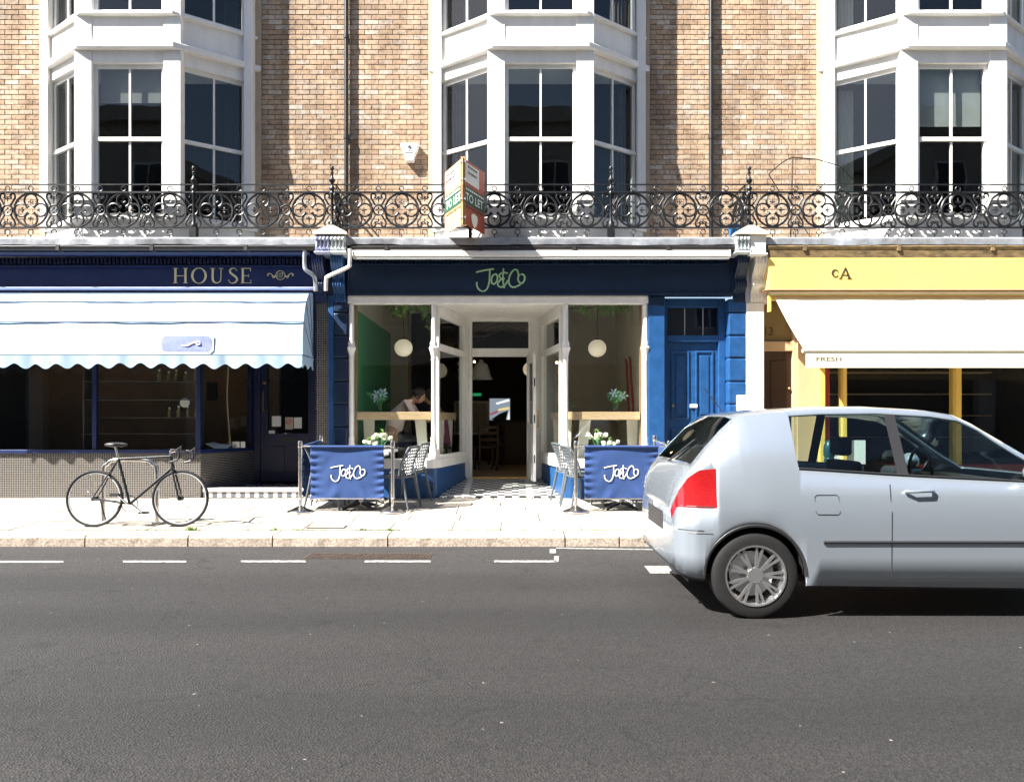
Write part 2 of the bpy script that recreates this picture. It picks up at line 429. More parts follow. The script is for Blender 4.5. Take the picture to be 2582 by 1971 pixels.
def speckle(name, c0, c1, scale, rough=0.85, bump=0.4, big=None, mid=0.5, rnd=0.0, aniso=None, gum=False):
    m = bpy.data.materials.new(name); m.use_nodes = True
    N = m.node_tree.nodes; L = m.node_tree.links; b = N['Principled BSDF']
    g = N.new('ShaderNodeNewGeometry')
    n = N.new('ShaderNodeTexNoise'); n.inputs['Scale'].default_value = scale; n.inputs['Detail'].default_value = 8; n.inputs['Roughness'].default_value = 0.75
    L.new(g.outputs['Position'], n.inputs['Vector'])
    r = N.new('ShaderNodeValToRGB'); r.color_ramp.elements[0].position = mid-0.12; r.color_ramp.elements[1].position = mid+0.14
    r.color_ramp.elements[0].color = (*c0,1); r.color_ramp.elements[1].color = (*c1,1)
    L.new(n.outputs['Fac'], r.inputs[0])
    out = r.outputs[0]
    if big:
        nb = N.new('ShaderNodeTexNoise'); nb.inputs['Scale'].default_value = big[0]; nb.inputs['Detail'].default_value = 5; nb.inputs['Roughness'].default_value = 0.6
        srcv = g.outputs['Position']
        if aniso:
            mp = N.new('ShaderNodeMapping'); mp.inputs['Scale'].default_value = aniso
            L.new(srcv, mp.inputs['Vector']); srcv = mp.outputs[0]
        L.new(srcv, nb.inputs['Vector'])
        rb = N.new('ShaderNodeValToRGB'); rb.color_ramp.elements[0].position = 0.32; rb.color_ramp.elements[1].position = 0.7
        rb.color_ramp.elements[0].color = (*big[1],1); rb.color_ramp.elements[1].color = (*big[2],1)
        L.new(nb.outputs['Fac'], rb.inputs[0])
        mx = N.new('ShaderNodeMix'); mx.data_type = 'RGBA'; mx.blend_type = 'MULTIPLY'; mx.inputs['Factor'].default_value = 1
        L.new(out, mx.inputs['A']); L.new(rb.outputs[0], mx.inputs['B']); out = mx.outputs['Result']
    if rnd:
        oi = N.new('ShaderNodeObjectInfo')
        mr = N.new('ShaderNodeMapRange'); mr.inputs['To Min'].default_value = 1-rnd; mr.inputs['To Max'].default_value = 1+rnd*0.4
        L.new(oi.outputs['Random'], mr.inputs['Value'])
        mx2 = N.new('ShaderNodeMix'); mx2.data_type = 'RGBA'; mx2.blend_type = 'MULTIPLY'; mx2.inputs['Factor'].default_value = 1
        L.new(out, mx2.inputs['A']); L.new(mr.outputs[0], mx2.inputs['B']); out = mx2.outputs['Result']
    if gum:
        v = N.new('ShaderNodeTexVoronoi'); v.inputs['Scale'].default_value = 5.0; L.new(g.outputs['Position'], v.inputs['Vector'])
        th = N.new('ShaderNodeMath'); th.operation = 'LESS_THAN'; th.inputs[1].default_value = 0.085; L.new(v.outputs['Distance'], th.inputs[0])
        ng = N.new('ShaderNodeTexNoise'); ng.inputs['Scale'].default_value = 1.7; L.new(g.outputs['Position'], ng.inputs['Vector'])
        t2 = N.new('ShaderNodeMath'); t2.operation = 'GREATER_THAN'; t2.inputs[1].default_value = 0.55; L.new(ng.outputs['Fac'], t2.inputs[0])
        mm = N.new('ShaderNodeMath'); mm.operation = 'MULTIPLY'; L.new(th.outputs[0], mm.inputs[0]); L.new(t2.outputs[0], mm.inputs[1])
        mg = N.new('ShaderNodeMix'); mg.data_type = 'RGBA'; L.new(mm.outputs[0], mg.inputs['Factor']); L.new(out, mg.inputs['A']); mg.inputs['B'].default_value = (0.12,0.11,0.10,1)
        out = mg.outputs['Result']
    L.new(out, b.inputs['Base Color'])
    b.inputs['Roughness'].default_value = rough
    bp = N.new('ShaderNodeBump'); bp.inputs['Strength'].default_value = bump; bp.inputs['Distance'].default_value = 0.008
    L.new(n.outputs['Fac'], bp.inputs['Height']); L.new(bp.outputs[0], b.inputs['Normal'])
    return m
def asphalt_mat():
    m = bpy.data.materials.new('asphalt'); m.use_nodes = True
    N = m.node_tree.nodes; L = m.node_tree.links; b = N['Principled BSDF']
    g = N.new('ShaderNodeNewGeometry'); P = g.outputs['Position']
    def noise(scale, detail=4, rough=0.6, vec=None):
        n = N.new('ShaderNodeTexNoise'); n.inputs['Scale'].default_value = scale; n.inputs['Detail'].default_value = detail; n.inputs['Roughness'].default_value = rough
        L.new(vec or P, n.inputs['Vector']); return n.outputs['Fac']
    def ramp(src, p0, p1, c0, c1):
        r = N.new('ShaderNodeValToRGB'); r.color_ramp.elements[0].position = p0; r.color_ramp.elements[1].position = p1
        r.color_ramp.elements[0].color = (*c0,1); r.color_ramp.elements[1].color = (*c1,1); L.new(src, r.inputs[0]); return r.outputs[0]
    def mul(a, c):
        mx = N.new('ShaderNodeMix'); mx.data_type = 'RGBA'; mx.blend_type = 'MULTIPLY'; mx.inputs['Factor'].default_value = 1
        L.new(a, mx.inputs['A']); L.new(c, mx.inputs['B']); return mx.outputs['Result']
    def math_(op, a, v):
        q = N.new('ShaderNodeMath'); q.operation = op; L.new(a, q.inputs[0])
        if isinstance(v, (int, float)): q.inputs[1].default_value = v
        else: L.new(v, q.inputs[1])
        return q.outputs[0]
    vo = N.new('ShaderNodeTexVoronoi'); vo.inputs['Scale'].default_value = 95; L.new(P, vo.inputs['Vector'])
    stone = ramp(vo.outputs['Color'], 0.15, 0.95, (0.009,0.0088,0.009), (0.039,0.037,0.036))
    col = mul(stone, ramp(noise(160,3), 0.35, 0.7, (0.75,0.75,0.75), (1.2,1.2,1.2)))
    mp = N.new('ShaderNodeMapping'); mp.inputs['Scale'].default_value = (0.22,1.0,1.0); L.new(P, mp.inputs['Vector'])
    col = mul(col, ramp(noise(1.3,6,0.65,mp.outputs[0]), 0.3, 0.7, (0.66,0.65,0.65), (1.16,1.12,1.10)))
    # dusty strip by the kerb, vignette-like fade painted into the colour beyond, ragged boundary
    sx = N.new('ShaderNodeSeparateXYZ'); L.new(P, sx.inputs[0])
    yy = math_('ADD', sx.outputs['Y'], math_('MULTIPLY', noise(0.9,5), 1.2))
    lane_fade = N.new('ShaderNodeMapRange'); lane_fade.inputs['From Min'].default_value = -4.3; lane_fade.inputs['From Max'].default_value = -2.9
    lane_fade.inputs['To Min'].default_value = 0.70; lane_fade.inputs['To Max'].default_value = 1.35; L.new(yy, lane_fade.inputs['Value'])
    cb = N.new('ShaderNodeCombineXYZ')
    for k in range(3): L.new(lane_fade.outputs[0], cb.inputs[k])
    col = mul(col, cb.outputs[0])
    for yt in (-4.35,-5.65,-7.35):                    # tyre-polished tracks
        dd = math_('ABSOLUTE', math_('ADD', math_('ADD', sx.outputs['Y'], -yt), math_('MULTIPLY', noise(0.5,3), 0.3)), 0)
        tk = N.new('ShaderNodeMapRange'); tk.interpolation_type = 'SMOOTHSTEP'; tk.inputs['From Min'].default_value = 0.08; tk.inputs['From Max'].default_value = 0.5
        tk.inputs['To Min'].default_value = 0.74; tk.inputs['To Max'].default_value = 1.0; L.new(dd, tk.inputs['Value'])
        cb2 = N.new('ShaderNodeCombineXYZ')
        for k in range(3): L.new(tk.outputs[0], cb2.inputs[k])
        col = mul(col, cb2.outputs[0])
    # oil drips
    col = mul(col, ramp(noise(2.6,3,0.5), 0.27, 0.36, (0.5,0.5,0.5), (1,1,1)))
    # hairline cracks where a coarse mask allows them
    vc = N.new('ShaderNodeTexVoronoi'); vc.feature = 'DISTANCE_TO_EDGE'; vc.inputs['Scale'].default_value = 0.55
    wob = N.new('ShaderNodeTexNoise'); wob.inputs['Scale'].default_value = 3; wob.inputs['Detail'].default_value = 6; L.new(P, wob.inputs['Vector'])
    ad = N.new('ShaderNodeVectorMath'); ad.operation = 'MULTIPLY_ADD'; ad.inputs[1].default_value = (0.5,0.5,0.5)
    L.new(wob.outputs['Color'], ad.inputs[0]); L.new(P, ad.inputs[2]); L.new(ad.outputs[0], vc.inputs['Vector'])
    cr = math_('ADD', vc.outputs['Distance'], math_('MULTIPLY', math_('GREATER_THAN', noise(0.35,2), 0.50), 1.0))
    col = mul(col, ramp(cr, 0.0, 0.006, (0.35,0.35,0.35), (1,1,1)))
    # pale chips and grit
    v2 = N.new('ShaderNodeTexVoronoi'); v2.inputs['Scale'].default_value = 9; L.new(P, v2.inputs['Vector'])
    sp = math_('MULTIPLY', math_('LESS_THAN', v2.outputs['Distance'], 0.075), math_('GREATER_THAN', noise(4,2), 0.58))
    mx = N.new('ShaderNodeMix'); mx.data_type = 'RGBA'; L.new(sp, mx.inputs['Factor']); L.new(col, mx.inputs['A']); mx.inputs['B'].default_value = (0.16,0.15,0.14,1)
    L.new(mx.outputs['Result'], b.inputs['Base Color'])
    b.inputs['Roughness'].default_value = 0.82
    bp = N.new('ShaderNodeBump'); bp.inputs['Strength'].default_value = 0.8; bp.inputs['Distance'].default_value = 0.006
    L.new(vo.outputs['Distance'], bp.inputs['Height']); L.new(bp.outputs[0], b.inputs['Normal'])
    return m
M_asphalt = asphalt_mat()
M_ground = speckle('street_ground', (0.05,0.05,0.05), (0.09,0.085,0.08), 30)
M_flag = speckle('york_stone', (0.38,0.35,0.30), (0.54,0.505,0.445), 30, 0.85, 0.25, big=(1.6,(0.66,0.63,0.60),(1,1,1)), rnd=0.22, gum=True)
M_joint = mat('sand_joint', (0.11,0.09,0.07), 0.95, var=0.3, vscale=20)
M_granite = speckle('granite', (0.13,0.10,0.075), (0.52,0.44,0.36), 55, 0.8, 0.6, mid=0.46, rnd=0.08)

def mosaic_mat():
    m = bpy.data.materials.new('black_mosaic'); m.use_nodes = True
    N = m.node_tree.nodes; L = m.node_tree.links; b = N['Principled BSDF']
    g = N.new('ShaderNodeNewGeometry')
    br = N.new('ShaderNodeTexBrick'); br.offset = 0.0
    br.inputs['Scale'].default_value = 1
    br.inputs['Brick Width'].default_value = 0.026; br.inputs['Row Height'].default_value = 0.026
    br.inputs['Mortar Size'].default_value = 0.0022
    br.inputs['Color1'].default_value = (0.012,0.012,0.014,1); br.inputs['Color2'].default_value = (0.022,0.022,0.025,1)
    br.inputs['Mortar'].default_value = (0.36,0.33,0.29,1)
    sx = N.new('ShaderNodeSeparateXYZ'); cx = N.new('ShaderNodeCombineXYZ')
    ad = N.new('ShaderNodeMath'); ad.operation = 'ADD'
    L.new(g.outputs['Position'], sx.inputs[0])
    L.new(sx.outputs['X'], ad.inputs[0]); L.new(sx.outputs['Y'], ad.inputs[1])
    L.new(ad.outputs[0], cx.inputs['X']); L.new(sx.outputs['Z'], cx.inputs['Y'])
    L.new(cx.outputs[0], br.inputs['Vector'])
    L.new(br.outputs['Color'], b.inputs['Base Color'])
    bp = N.new('ShaderNodeBump'); bp.inputs['Strength'].default_value = 0.5; bp.inputs['Distance'].default_value = 0.003; bp.invert = True
    L.new(br.outputs['Fac'], bp.inputs['Height']); L.new(bp.outputs[0], b.inputs['Normal'])
    b.inputs['Roughness'].default_value = 0.25
    return m
M_mosaic = mosaic_mat()

def car_mat():
    m = mat('silver_blue_metallic', (0.40,0.455,0.52), 0.26, metal=0.65, coat=1.0)
    return m
M_car = car_mat()

# ------------------------------------------------------------------ text
def text_mb(body, height, bold=0.0, depth=0.006, spacing=1.0):
    cu = bpy.data.curves.new('t', 'FONT'); cu.body = body; cu.size = 1; cu.offset = bold
    cu.space_character = spacing; cu.resolution_u = 3
    o = bpy.data.objects.new('t', cu); COL.objects.link(o)
    dg = bpy.context.evaluated_depsgraph_get()
    me = bpy.data.meshes.new_from_object(o.evaluated_get(dg))
    vs = [Vector(v.co) for v in me.vertices]; fs = [tuple(p.vertices) for p in me.polygons]
    bpy.data.objects.remove(o); bpy.data.meshes.remove(me); bpy.data.curves.remove(cu)
    x0 = min(v.x for v in vs); x1 = max(v.x for v in vs); y0 = min(v.y for v in vs); y1 = max(v.y for v in vs)
    k = height / (y1-y0)
    out = MB()
    out.v = [((v.x-(x0+x1)/2)*k, 0.0, (v.y-y0)*k) for v in vs]; out.f = fs
    return out, (x1-x0)*k
def text(parent, name, body, cx, y, z0, h, m, w=None, bold=0.0, spacing=1.0):
    t, tw = text_mb(body, h, bold, spacing=spacing)
    k = (w/tw) if w else 1
    t.v = [(cx+v[0]*k, y, z0+v[2]) for v in t.v]
    return t.build(name, m, parent, recalc=False)

# ------------------------------------------------------------------ ground, road, pavement, kerb
YK = -2.76                                  # kerb face
def pz(y): return 0.125 + 0.048*(min(y, 0.0) + 2.6)
structure(MB().box(-300,300,-300,300,-0.30,-0.06).build('ground', M_ground))
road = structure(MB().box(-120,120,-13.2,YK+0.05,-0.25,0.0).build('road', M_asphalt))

# dashes of the parking bay and the tick at its end (paint 4 mm proud)
def dash(px0, px1, pya, pyb, skew=0):
    ya = 1870*1.4/(pya-1060)-11; yb = 1870*1.4/(pyb-1060)-11
    MB().add([(PX(px0,yb),yb,0.004),(PX(px1,yb),yb,0.004),(PX(px1,ya)+skew,ya,0.004),(PX(px0,ya)+skew,ya,0.004)],[(0,1,2,3)]).build('road_marking', M_marking, road)
dash(607,771,1413,1418); dash(919,1086,1413,1418); dash(1246,1401,1413,1418)
dash(1397,1409,1402,1416.5); dash(1386,1402,1384,1395); dash(1640,1700,1427,1446,-0.06)
dash(310,470,1413.5,1418.5); dash(-10,160,1414,1419)
MB().add([(PX(1402,-2.85),-2.90,0.004),(PX(1700,-2.85),-3.02,0.004),(PX(1700,-2.85),-2.95,0.004),(PX(1402,-2.85),-2.83,0.004)],[(0,1,2,3)]).build('road_marking', M_marking, road)

# kerb stones
kerb = structure(MB().box(-14,14,YK+0.06,YK+0.34,-0.1,0.08).build('kerb', M_joint))
kx = [-14,-12.6,-11.1,-9.9,-8.6,-7.2,-5.9,-4.75]
for px in (473,686,977,1425,1562): kx.append(PX(px, YK))
kx += [2.35,3.7,5.0,6.5,7.6,9.0,10.5,12,14]
random.seed(3)
for a, b in zip(kx, kx[1:]):
    x0, x1 = a+0.008, b-0.008
    j = random.uniform(-0.006,0.006)
    poly = [(YK+j,-0.05),(YK+j+0.004,0.095),(YK+j+0.028,0.121),(YK+0.34,0.128),(YK+0.34,-0.05)]
    n = max(3, int((x1-x0)/0.12)); vs = []; fs = []
    for i in range(n+1):
        x = lerp(x0, x1, i/n)
        for q, (py_, pz_) in enumerate(poly):
            d = random.uniform(-0.006,0.006) if q in (1,2) and 0 < i < n else 0
            vs.append((x, py_+d, pz_+d*0.5))
    for i in range(n):
        for q in range(5): fs.append((i*5+q, i*5+(q+1) % 5, (i+1)*5+(q+1) % 5, (i+1)*5+q))
    fs.append((0,1,2,3,4)); fs.append(tuple(n*5+q for q in (4,3,2,1,0)))
    MB().add(vs, fs).build('kerb_stone', M_granite, kerb)
# pavement flags
ys = [YK+0.35, -1.86, -1.30, -0.72, -0.30, 0.02]
pave = MB()
pave.add([(-14,YK+0.345,pz(YK+0.345)-0.018),(14,YK+0.345,pz(YK+0.345)-0.018),(14,2.2,pz(0)-0.018),(14,0,pz(0)-0.018),(-14,0,pz(0)-0.018),(-14,2.2,pz(0)-0.018)],[(0,1,3,4),(4,3,2,5)])
pavement = structure(pave.build('pavement', M_joint))
random.seed(21)
for ri, (ya, yb) in enumerate(zip(ys, ys[1:])):
    x = -9.4 + random.uniform(0,0.5)
    while x < 9.4:
        w = random.uniform(0.55,1.05)
        dz = random.uniform(-0.0025,0.003); g = 0.007
        x0, x1, y0, y1 = x+g, x+w-g, ya+g, yb-g
        tz = random.uniform(-0.0015,0.0015)
        za, zb = pz(y0)+dz, pz(y1)+dz
        MB().add([(x0,y0,za-0.05),(x1,y0,za-0.05),(x1,y1,zb-0.05),(x0,y1,zb-0.05),(x0,y0,za),(x1,y0,za+tz),(x1,y1,zb+tz),(x0,y1,zb)],
                 [(0,3,2,1),(4,5,6,7),(0,1,5,4),(1,2,6,5),(2,3,7,6),(3,0,4,7)]).build('flagstone', M_flag, pavement)
        x += w
# inspection cover lines in the flags
cov = thing('inspection_cover', 'narrow stone inspection cover set in the flagstones near the kerb', 'cover', (PX(818,-2.2),-2.2,pz(-2.2)))
MB().add([(PX(772,-2.33),-2.33,pz(-2.33)+0.005),(PX(868,-2.33),-2.33,pz(-2.33)+0.005),(PX(868,-2.33),-2.14,pz(-2.14)+0.005),(PX(772,-2.33),-2.14,pz(-2.14)+0.005)],[(0,1,2,3)]).build('frame', M_cover, cov)
MB().add([(PX(775,-2.33),-2.32,pz(-2.32)+0.009),(PX(865,-2.33),-2.32,pz(-2.32)+0.009),(PX(865,-2.33),-2.15,pz(-2.15)+0.009),(PX(775,-2.33),-2.15,pz(-2.15)+0.009)],[(0,1,2,3)]).build('lid', M_flag, cov)

# drain cover in the road
dc = thing('drain_cover', 'long rusty cast iron service cover in the road by the kerb', 'drain cover', (-1.5,-3.33,0))
yd0, yd1 = -3.50, -3.20
xd0, xd1 = PX(771,-3.35), PX(1087,-3.35)
MB().box(xd0,xd1,yd0,yd1,-0.02,0.005).build('plate', M_cover, dc)
rb = MB()
n = 34
for i in range(n):
    x = lerp(xd0+0.02, xd1-0.02, (i+0.5)/n)
    for q in range(6):
        y = lerp(yd0+0.02, yd1-0.02, (q+0.5)/6)
        rb.box(x-0.014,x+0.014,y-0.017,y+0.017,0.004,0.011+random.uniform(-.002,.002))
stuff(rb.build('tread_blocks', M_cover, dc))

# ------------------------------------------------------------------ upper floors of the three houses
WY = 0.52                                    # brick face
PITCH = 6.03
BRICK = MB().box(-0.1042,0.1042,0,0.06,0,0.0685)
def bevelled_brick(w):
    b = 0.004
    m = MB()
    x0, x1, z0, z1 = -w/2, w/2, 0, 0.0685
    m.add([(x0+b,0,z0+b),(x1-b,0,z0+b),(x1-b,0,z1-b),(x0+b,0,z1-b),(x0,b,z0),(x1,b,z0),(x1,b,z1),(x0,b,z1),(x0,0.06,z0),(x1,0.06,z0),(x1,0.06,z1),(x0,0.06,z1)],
          [(0,1,2,3),(0,4,5,1),(1,5,6,2),(2,6,7,3),(3,7,4,0),(4,8,9,5),(5,9,10,6),(6,10,11,7),(7,11,8,4),(8,11,10,9)])
    return m
FULLBRICK = bevelled_brick(0.2085).mesh('brick', M_brick, recalc=False)
BL, FL, FR, BR = -1.21, -0.23, 1.07, 2.05     # bay corners (wall, front, front, wall)
FY = -0.17
def bricks(parent, xa, xb, z0, z1, skip=None):
    rest = MB(); nob = 0
    zc = 4.06; row = 0
    while zc < z1:
        if zc >= z0-0.001:
            x = xa - (0.10875 if row % 2 else 0) - (xa % 0.01)
            while x < xb:
                a, b = max(x+0.0045, xa), min(x+0.213, xb)
                if b-a > 0.03:
                    cx = (a+b)/2; dy = random.uniform(-0.002,0.002); dzz = random.uniform(-0.001,0.001)
                    seen = -5.15 < cx < 5.15 and zc < 5.86
                    if seen:
                        me = FULLBRICK if b-a > 0.207 else bevelled_brick(b-a).mesh('brick', M_brick, recalc=False)
                        put('brick', me, parent, loc=(cx, WY+dy, zc+dzz)); nob += 1
                    else:
                        t = bevelled_brick(b-a)
                        rest.join(t, Matrix.Translation((cx, WY+dy, zc+dzz)))
                x += 0.2175
        zc += 0.0775; row += 1
    if rest.v: stuff(rest.build('brickwork', M_brick, parent, recalc=False))
    return nob

def bay(house, ox):
    P = [(ox+BL,WY),(ox+FL,FY),(ox+FR,FY),(ox+BR,WY)]
    Z0, ZTOP = 4.04, 9.6
    poly = [P[0],P[1],P[2],P[3]]
    b = MB().prism(poly, Z0, 4.32, 'z').build('bay_window', M_white, house, bevel=0.006)
    for i in (1,2):
        x, y = P[i]; w = 0.13
        MB().prism([(x-w,y-0.012),(x+w,y-0.012),(x+w*0.95,y+0.12),(x-w*0.95,y+0.12)], 4.371, ZTOP, 'z').build('corner_post', M_white, b, bevel=0.01)
    for s, x in ((-1,P[0][0]),(1,P[3][0])):
        MB().box(min(x,x-s*0.13),max(x,x-s*0.13),WY-0.16,WY+0.03,4.371,ZTOP).build('side_post', M_white, b, bevel=0.008)
    MB().prism(poly, 6.62, 7.30, 'z').build('spandrel', M_white, b)
    corn = [(ox+BL-0.1,WY-0.01),(ox+FL-0.05,FY-0.09),(ox+FR+0.05,FY-0.09),(ox+BR+0.1,WY-0.01)]
    MB().prism(corn, 6.80, 6.90, 'z').build('cornice', M_white, b, bevel=0.02)
    for (ZS, ZM, ZH) in ((4.37,5.52,6.62),(7.35,8.45,9.55)):
        sill = [(ox+BL-0.05,WY-0.01),(ox+FL-0.03,FY-0.07),(ox+FR+0.03,FY-0.07),(ox+BR+0.05,WY-0.01)]
        MB().prism(sill, ZS-0.05, ZS, 'z').build('sill', M_white, b, bevel=0.008)
        for k, (a, c) in enumerate(((P[0],P[1]),(P[1],P[2]),(P[2],P[3]))):
            A = Vector(a); C = Vector(c); d = (C-A).normalized()
            e0 = 0.14 if k == 0 else 0.13; e1 = 0.14 if k == 2 else 0.13
            q0 = A + d*e0; q1 = C - d*e1
            mid = (q0+q1)/2
            fr = MB()
            for z0, z1, t in ((ZS,ZS+0.07,0.05),(ZM-0.025,ZM+0.03,0.03),(ZH-0.06,ZH,0.05)):
                fr.wbox(q0,q1,z0,z1,t,t+0.05)
            fr.wbox(q0,q0+d*0.05,ZS+0.07,ZH-0.06,0.05,0.10); fr.wbox(q1-d*0.05,q1,ZS+0.07,ZH-0.06,0.05,0.10)
            fr.wbox(mid-d*0.014,mid+d*0.014,ZS+0.07,ZM-0.025,0.055,0.09); fr.wbox(mid-d*0.014,mid+d*0.014,ZM+0.03,ZH-0.06,0.055,0.09)
            fr.build('sash_frame', M_white, b)
            for (u0,u1) in ((q0+d*0.05,mid-d*0.014),(mid+d*0.014,q1-d*0.05)):
                for z0, z1 in ((ZS+0.07,ZM-0.025),(ZM+0.03,ZH-0.06)):
                    MB().wbox(u0,u1,z0,z1,0.070,0.074).build('pane', G_upper, b)
    # rooms behind
    x0, x1 = ox+BL+0.02, ox+BR-0.02
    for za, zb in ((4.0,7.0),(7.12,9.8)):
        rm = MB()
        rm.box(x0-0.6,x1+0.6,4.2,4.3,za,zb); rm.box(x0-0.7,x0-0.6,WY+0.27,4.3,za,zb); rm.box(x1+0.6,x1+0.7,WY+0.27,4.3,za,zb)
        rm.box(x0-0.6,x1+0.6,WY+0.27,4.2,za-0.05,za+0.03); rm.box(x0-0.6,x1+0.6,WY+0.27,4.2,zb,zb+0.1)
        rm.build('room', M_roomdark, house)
    # curtains at the sides of the bay
    for s in (-1,1):
        for za, zb in ((4.34,6.55),(7.36,9.5)):
            xx = (x0+0.16) if s < 0 else (x1-0.16)
            n = 18; vs = []; fs = []
            for i in range(n+1):
                t = i/n
                px_, py_ = xx - s*t*0.34, WY+0.08+0.03*math.sin(i*2.1)
                vs += [(px_, py_, za), (px_, py_, zb)]
            for i in range(n): fs.append((2*i,2*i+2,2*i+3,2*i+1))
            MB().add(vs, fs).build('curtain', M_curtain if ox == 0 else (M_roomdark if ox < 0 else M_white_shade), house, smooth=True, recalc=False)
    if ox > 0:
        for (za,zb) in ((5.75,6.6),(8.3,9.5)): MB().box(ox+FL+0.16,ox+FR-0.16,FY+0.16,FY+0.165,za,zb).build('roller_blind', M_white_shade, house)
    elif ox < 0:
        for (za,zb) in ((6.1,6.6),(8.9,9.5)): MB().box(ox+FL+0.16,ox+FR-0.16,FY+0.16,FY+0.165,za,zb).build('roller_blind', M_taupe, house)
    return b

def upper_floor(house, ox, xl, xr):
    n = 0
    for xa, xb, ba, bb_ in ((xl,ox+BL,xl,ox+BL-0.09),(ox+BR,xr,ox+BR+0.09,xr)):
        wall = MB().box(xa,xb,WY+0.010,WY+0.25,4.04,9.6).build('wall', M_mortar, house)
        n += bricks(wall, ba, bb_, 4.06, 9.55)
    for x0, x1 in ((ox+BL-0.088,ox+BL),(ox+BR,ox+BR+0.088)):
        MB().box(x0,x1,WY-0.02,WY+0.05,4.04,9.6).build('architrave', M_architrave, house)
    bay(house, ox)
    # balcony slab, lead-dressed front edge
    MB().box(xl,xr,-0.30,WY+0.3,3.94,4.03).build('balcony_slab', M_stonepale, house)
    nn = int((xr-xl)/0.06); vs = []; fs = []
    for i in range(nn+1):
        x = lerp(xl+0.06, xr-0.06, i/nn)
        wv = 0.006*math.sin(x*2.3+ox)+0.005*math.sin(x*5.1+2)*math.sin(x*0.9)+0.003*math.sin(x*13)+random.uniform(-0.0025,0.0025)
        seam = 0.006 if (i % 17) == 0 else 0
        for (y, z) in ((WY-0.02,4.046),(-0.16,4.043),(-0.325,4.036),(-0.350-seam,4.012),(-0.348-seam+wv*0.6,3.97),(-0.345+wv,3.925+wv*1.2),(-0.32,3.928+wv*1.2)):
            vs.append((x, y, z))
    for i in range(nn):
        for q in range(6): fs.append((i*7+q,i*7+q+1,(i+1)*7+q+1,(i+1)*7+q))
    MB().add(vs, fs).build('lead_flashing', M_lead, house, smooth=True)
    return n

house_m = thing('terraced_house', 'brick house over the blue cafe front with white recessed entrance', 'house', (0.4,0.4,0.25), 'terraced houses along the pavement')
house_l = thing('terraced_house', 'brick house over the navy shopfront lettered HOUSE with number 117', 'house', (-5.6,0.4,0.25), 'terraced houses along the pavement')
house_r = thing('terraced_house', 'brick house over the yellow fascia shop at the right', 'house', (6.4,0.4,0.25), 'terraced houses along the pavement')
XL, XR = -2.60, 3.43
upper_floor(house_l, -PITCH, XL-PITCH, XL-0.001)
upper_floor(house_m, 0, XL, XR)
upper_floor(house_r, PITCH, XR+0.001, XR+PITCH)

# black downpipes on the brick
def pipe(house, px):
    x = PX(px, 0.40)
    m = MB().tube([(x,0.465,4.03),(x,0.465,9.6)], 0.034, 10)
    for z in (4.6,5.75,7.3): m.tube([(x,0.465,z),(x,0.465,z+0.07)], 0.043, 10)
    m.build('downpipe', M_black, house, smooth=True)
pipe(house_m, 871); pipe(house_m, 1796); pipe(house_l, 871-985)

# ------------------------------------------------------------------ iron balcony railings
RY = -0.28
RW, RH = 0.667, 0.509
def fleur(m, x, z, ang, k=1.0):
    """small three-lobed finial in the XZ plane pointing along ang"""
    t = MB()
    t.add([(0,0,0.075),(0.011,0,0.02),(-0.011,0,0.02),(0,0.009,0.02),(0,-0.009,0.02),(0,0,-0.035)],
          [(0,1,3),(0,3,2),(0,2,4),(0,4,1),(5,3,1),(5,2,3),(5,4,2),(5,1,4)])
    for s in (-1,1):
        t.tube([(0,0,-0.012),(s*0.020,0,0.006),(s*0.034,0,0.012),(s*0.040,0,-0.004),(s*0.033,0,-0.014)],[0.008,0.008,0.009,0.009,0.006],5)
    t.beam((-0.02,0,-0.018),(0.02,0,-0.018),0.014,0.009)
    M = Matrix.Translation((x,0,z)) @ Matrix.Rotation(ang,4,'Y') @ Matrix.Scale(k,4)
    m.join(t, M)
def rail_panel():
    m = MB(); c = RH/2; r0 = 0.0145
    m.ring((RW/2,0,c), 0.238, r0*1.15, n=40, k=6)
    for q in range(4):
        a = q*PI/2
        dx, dz = math.sin(a), math.cos(a)
        cx, cz = RW/2+dx*0.138, c+dz*0.138
        th = math.atan2(dz, dx)
        m.ring((cx,0,cz), 0.093, r0*0.95, n=22, k=5, a0=th-2.75, a1=th+2.75)
        fleur(m, RW/2+dx*0.118, c+dz*0.118, a, 0.85)
        # curl ends towards the centre
        for s in (-1,1):
            aa = th+PI+s*0.39
            p = Vector((cx+0.093*math.cos(aa),0,cz+0.093*math.sin(aa)))
            m.ball((p.x,0,p.z), 0.015, 6, 4)
    m.ring((0,0,c), 0.072, r0, n=20, k=5)
    for q in range(4): 
        a = q*PI/2
        m.ball((0.03*math.sin(a),0,c+0.03*math.cos(a)), 0.02, 6, 4, sx=0.55+0.6*abs(math.sin(a)), sy=0.6, sz=0.55+0.6*abs(math.cos(a)))
    for sx in (-1,1):
        for sz in (-1,1):
            pts = [(0.040,0.062),(0.070,0.115),(0.102,0.170),(0.104,0.215),(0.078,0.238),(0.048,0.225),(0.038,0.195),(0.052,0.180)]
            m.tube([(sx*p[0],0,c+sz*p[1]) for p in smooth_path([Vector((a,b,0)) for a,b in pts],3)] if False else
                   [(sx*p.x,0,c+sz*p.y) for p in smooth_path([Vector((a,b,0)) for a,b in pts],3)], r0*0.95, 5)
            m.ball((sx*0.052,0,c+sz*0.182), 0.014, 6, 4)
    fleur(m, 0, c+0.175, PI, 1.0); fleur(m, 0, c-0.175, 0, 1.0)
    for x in (0, RW/2):
        m.ring((x,0,RH+0.055), 0.034, 0.007, n=16, k=5)
        m.ring((x,0,-0.062), 0.036, 0.007, n=16, k=5)
        m.tube([(x,0,-0.098),(x,0,-0.135)],0.009,5)
    return m
PANEL = rail_panel().mesh('scroll_panel', M_black, smooth=True)
ZB = 4.185
POST = MB()
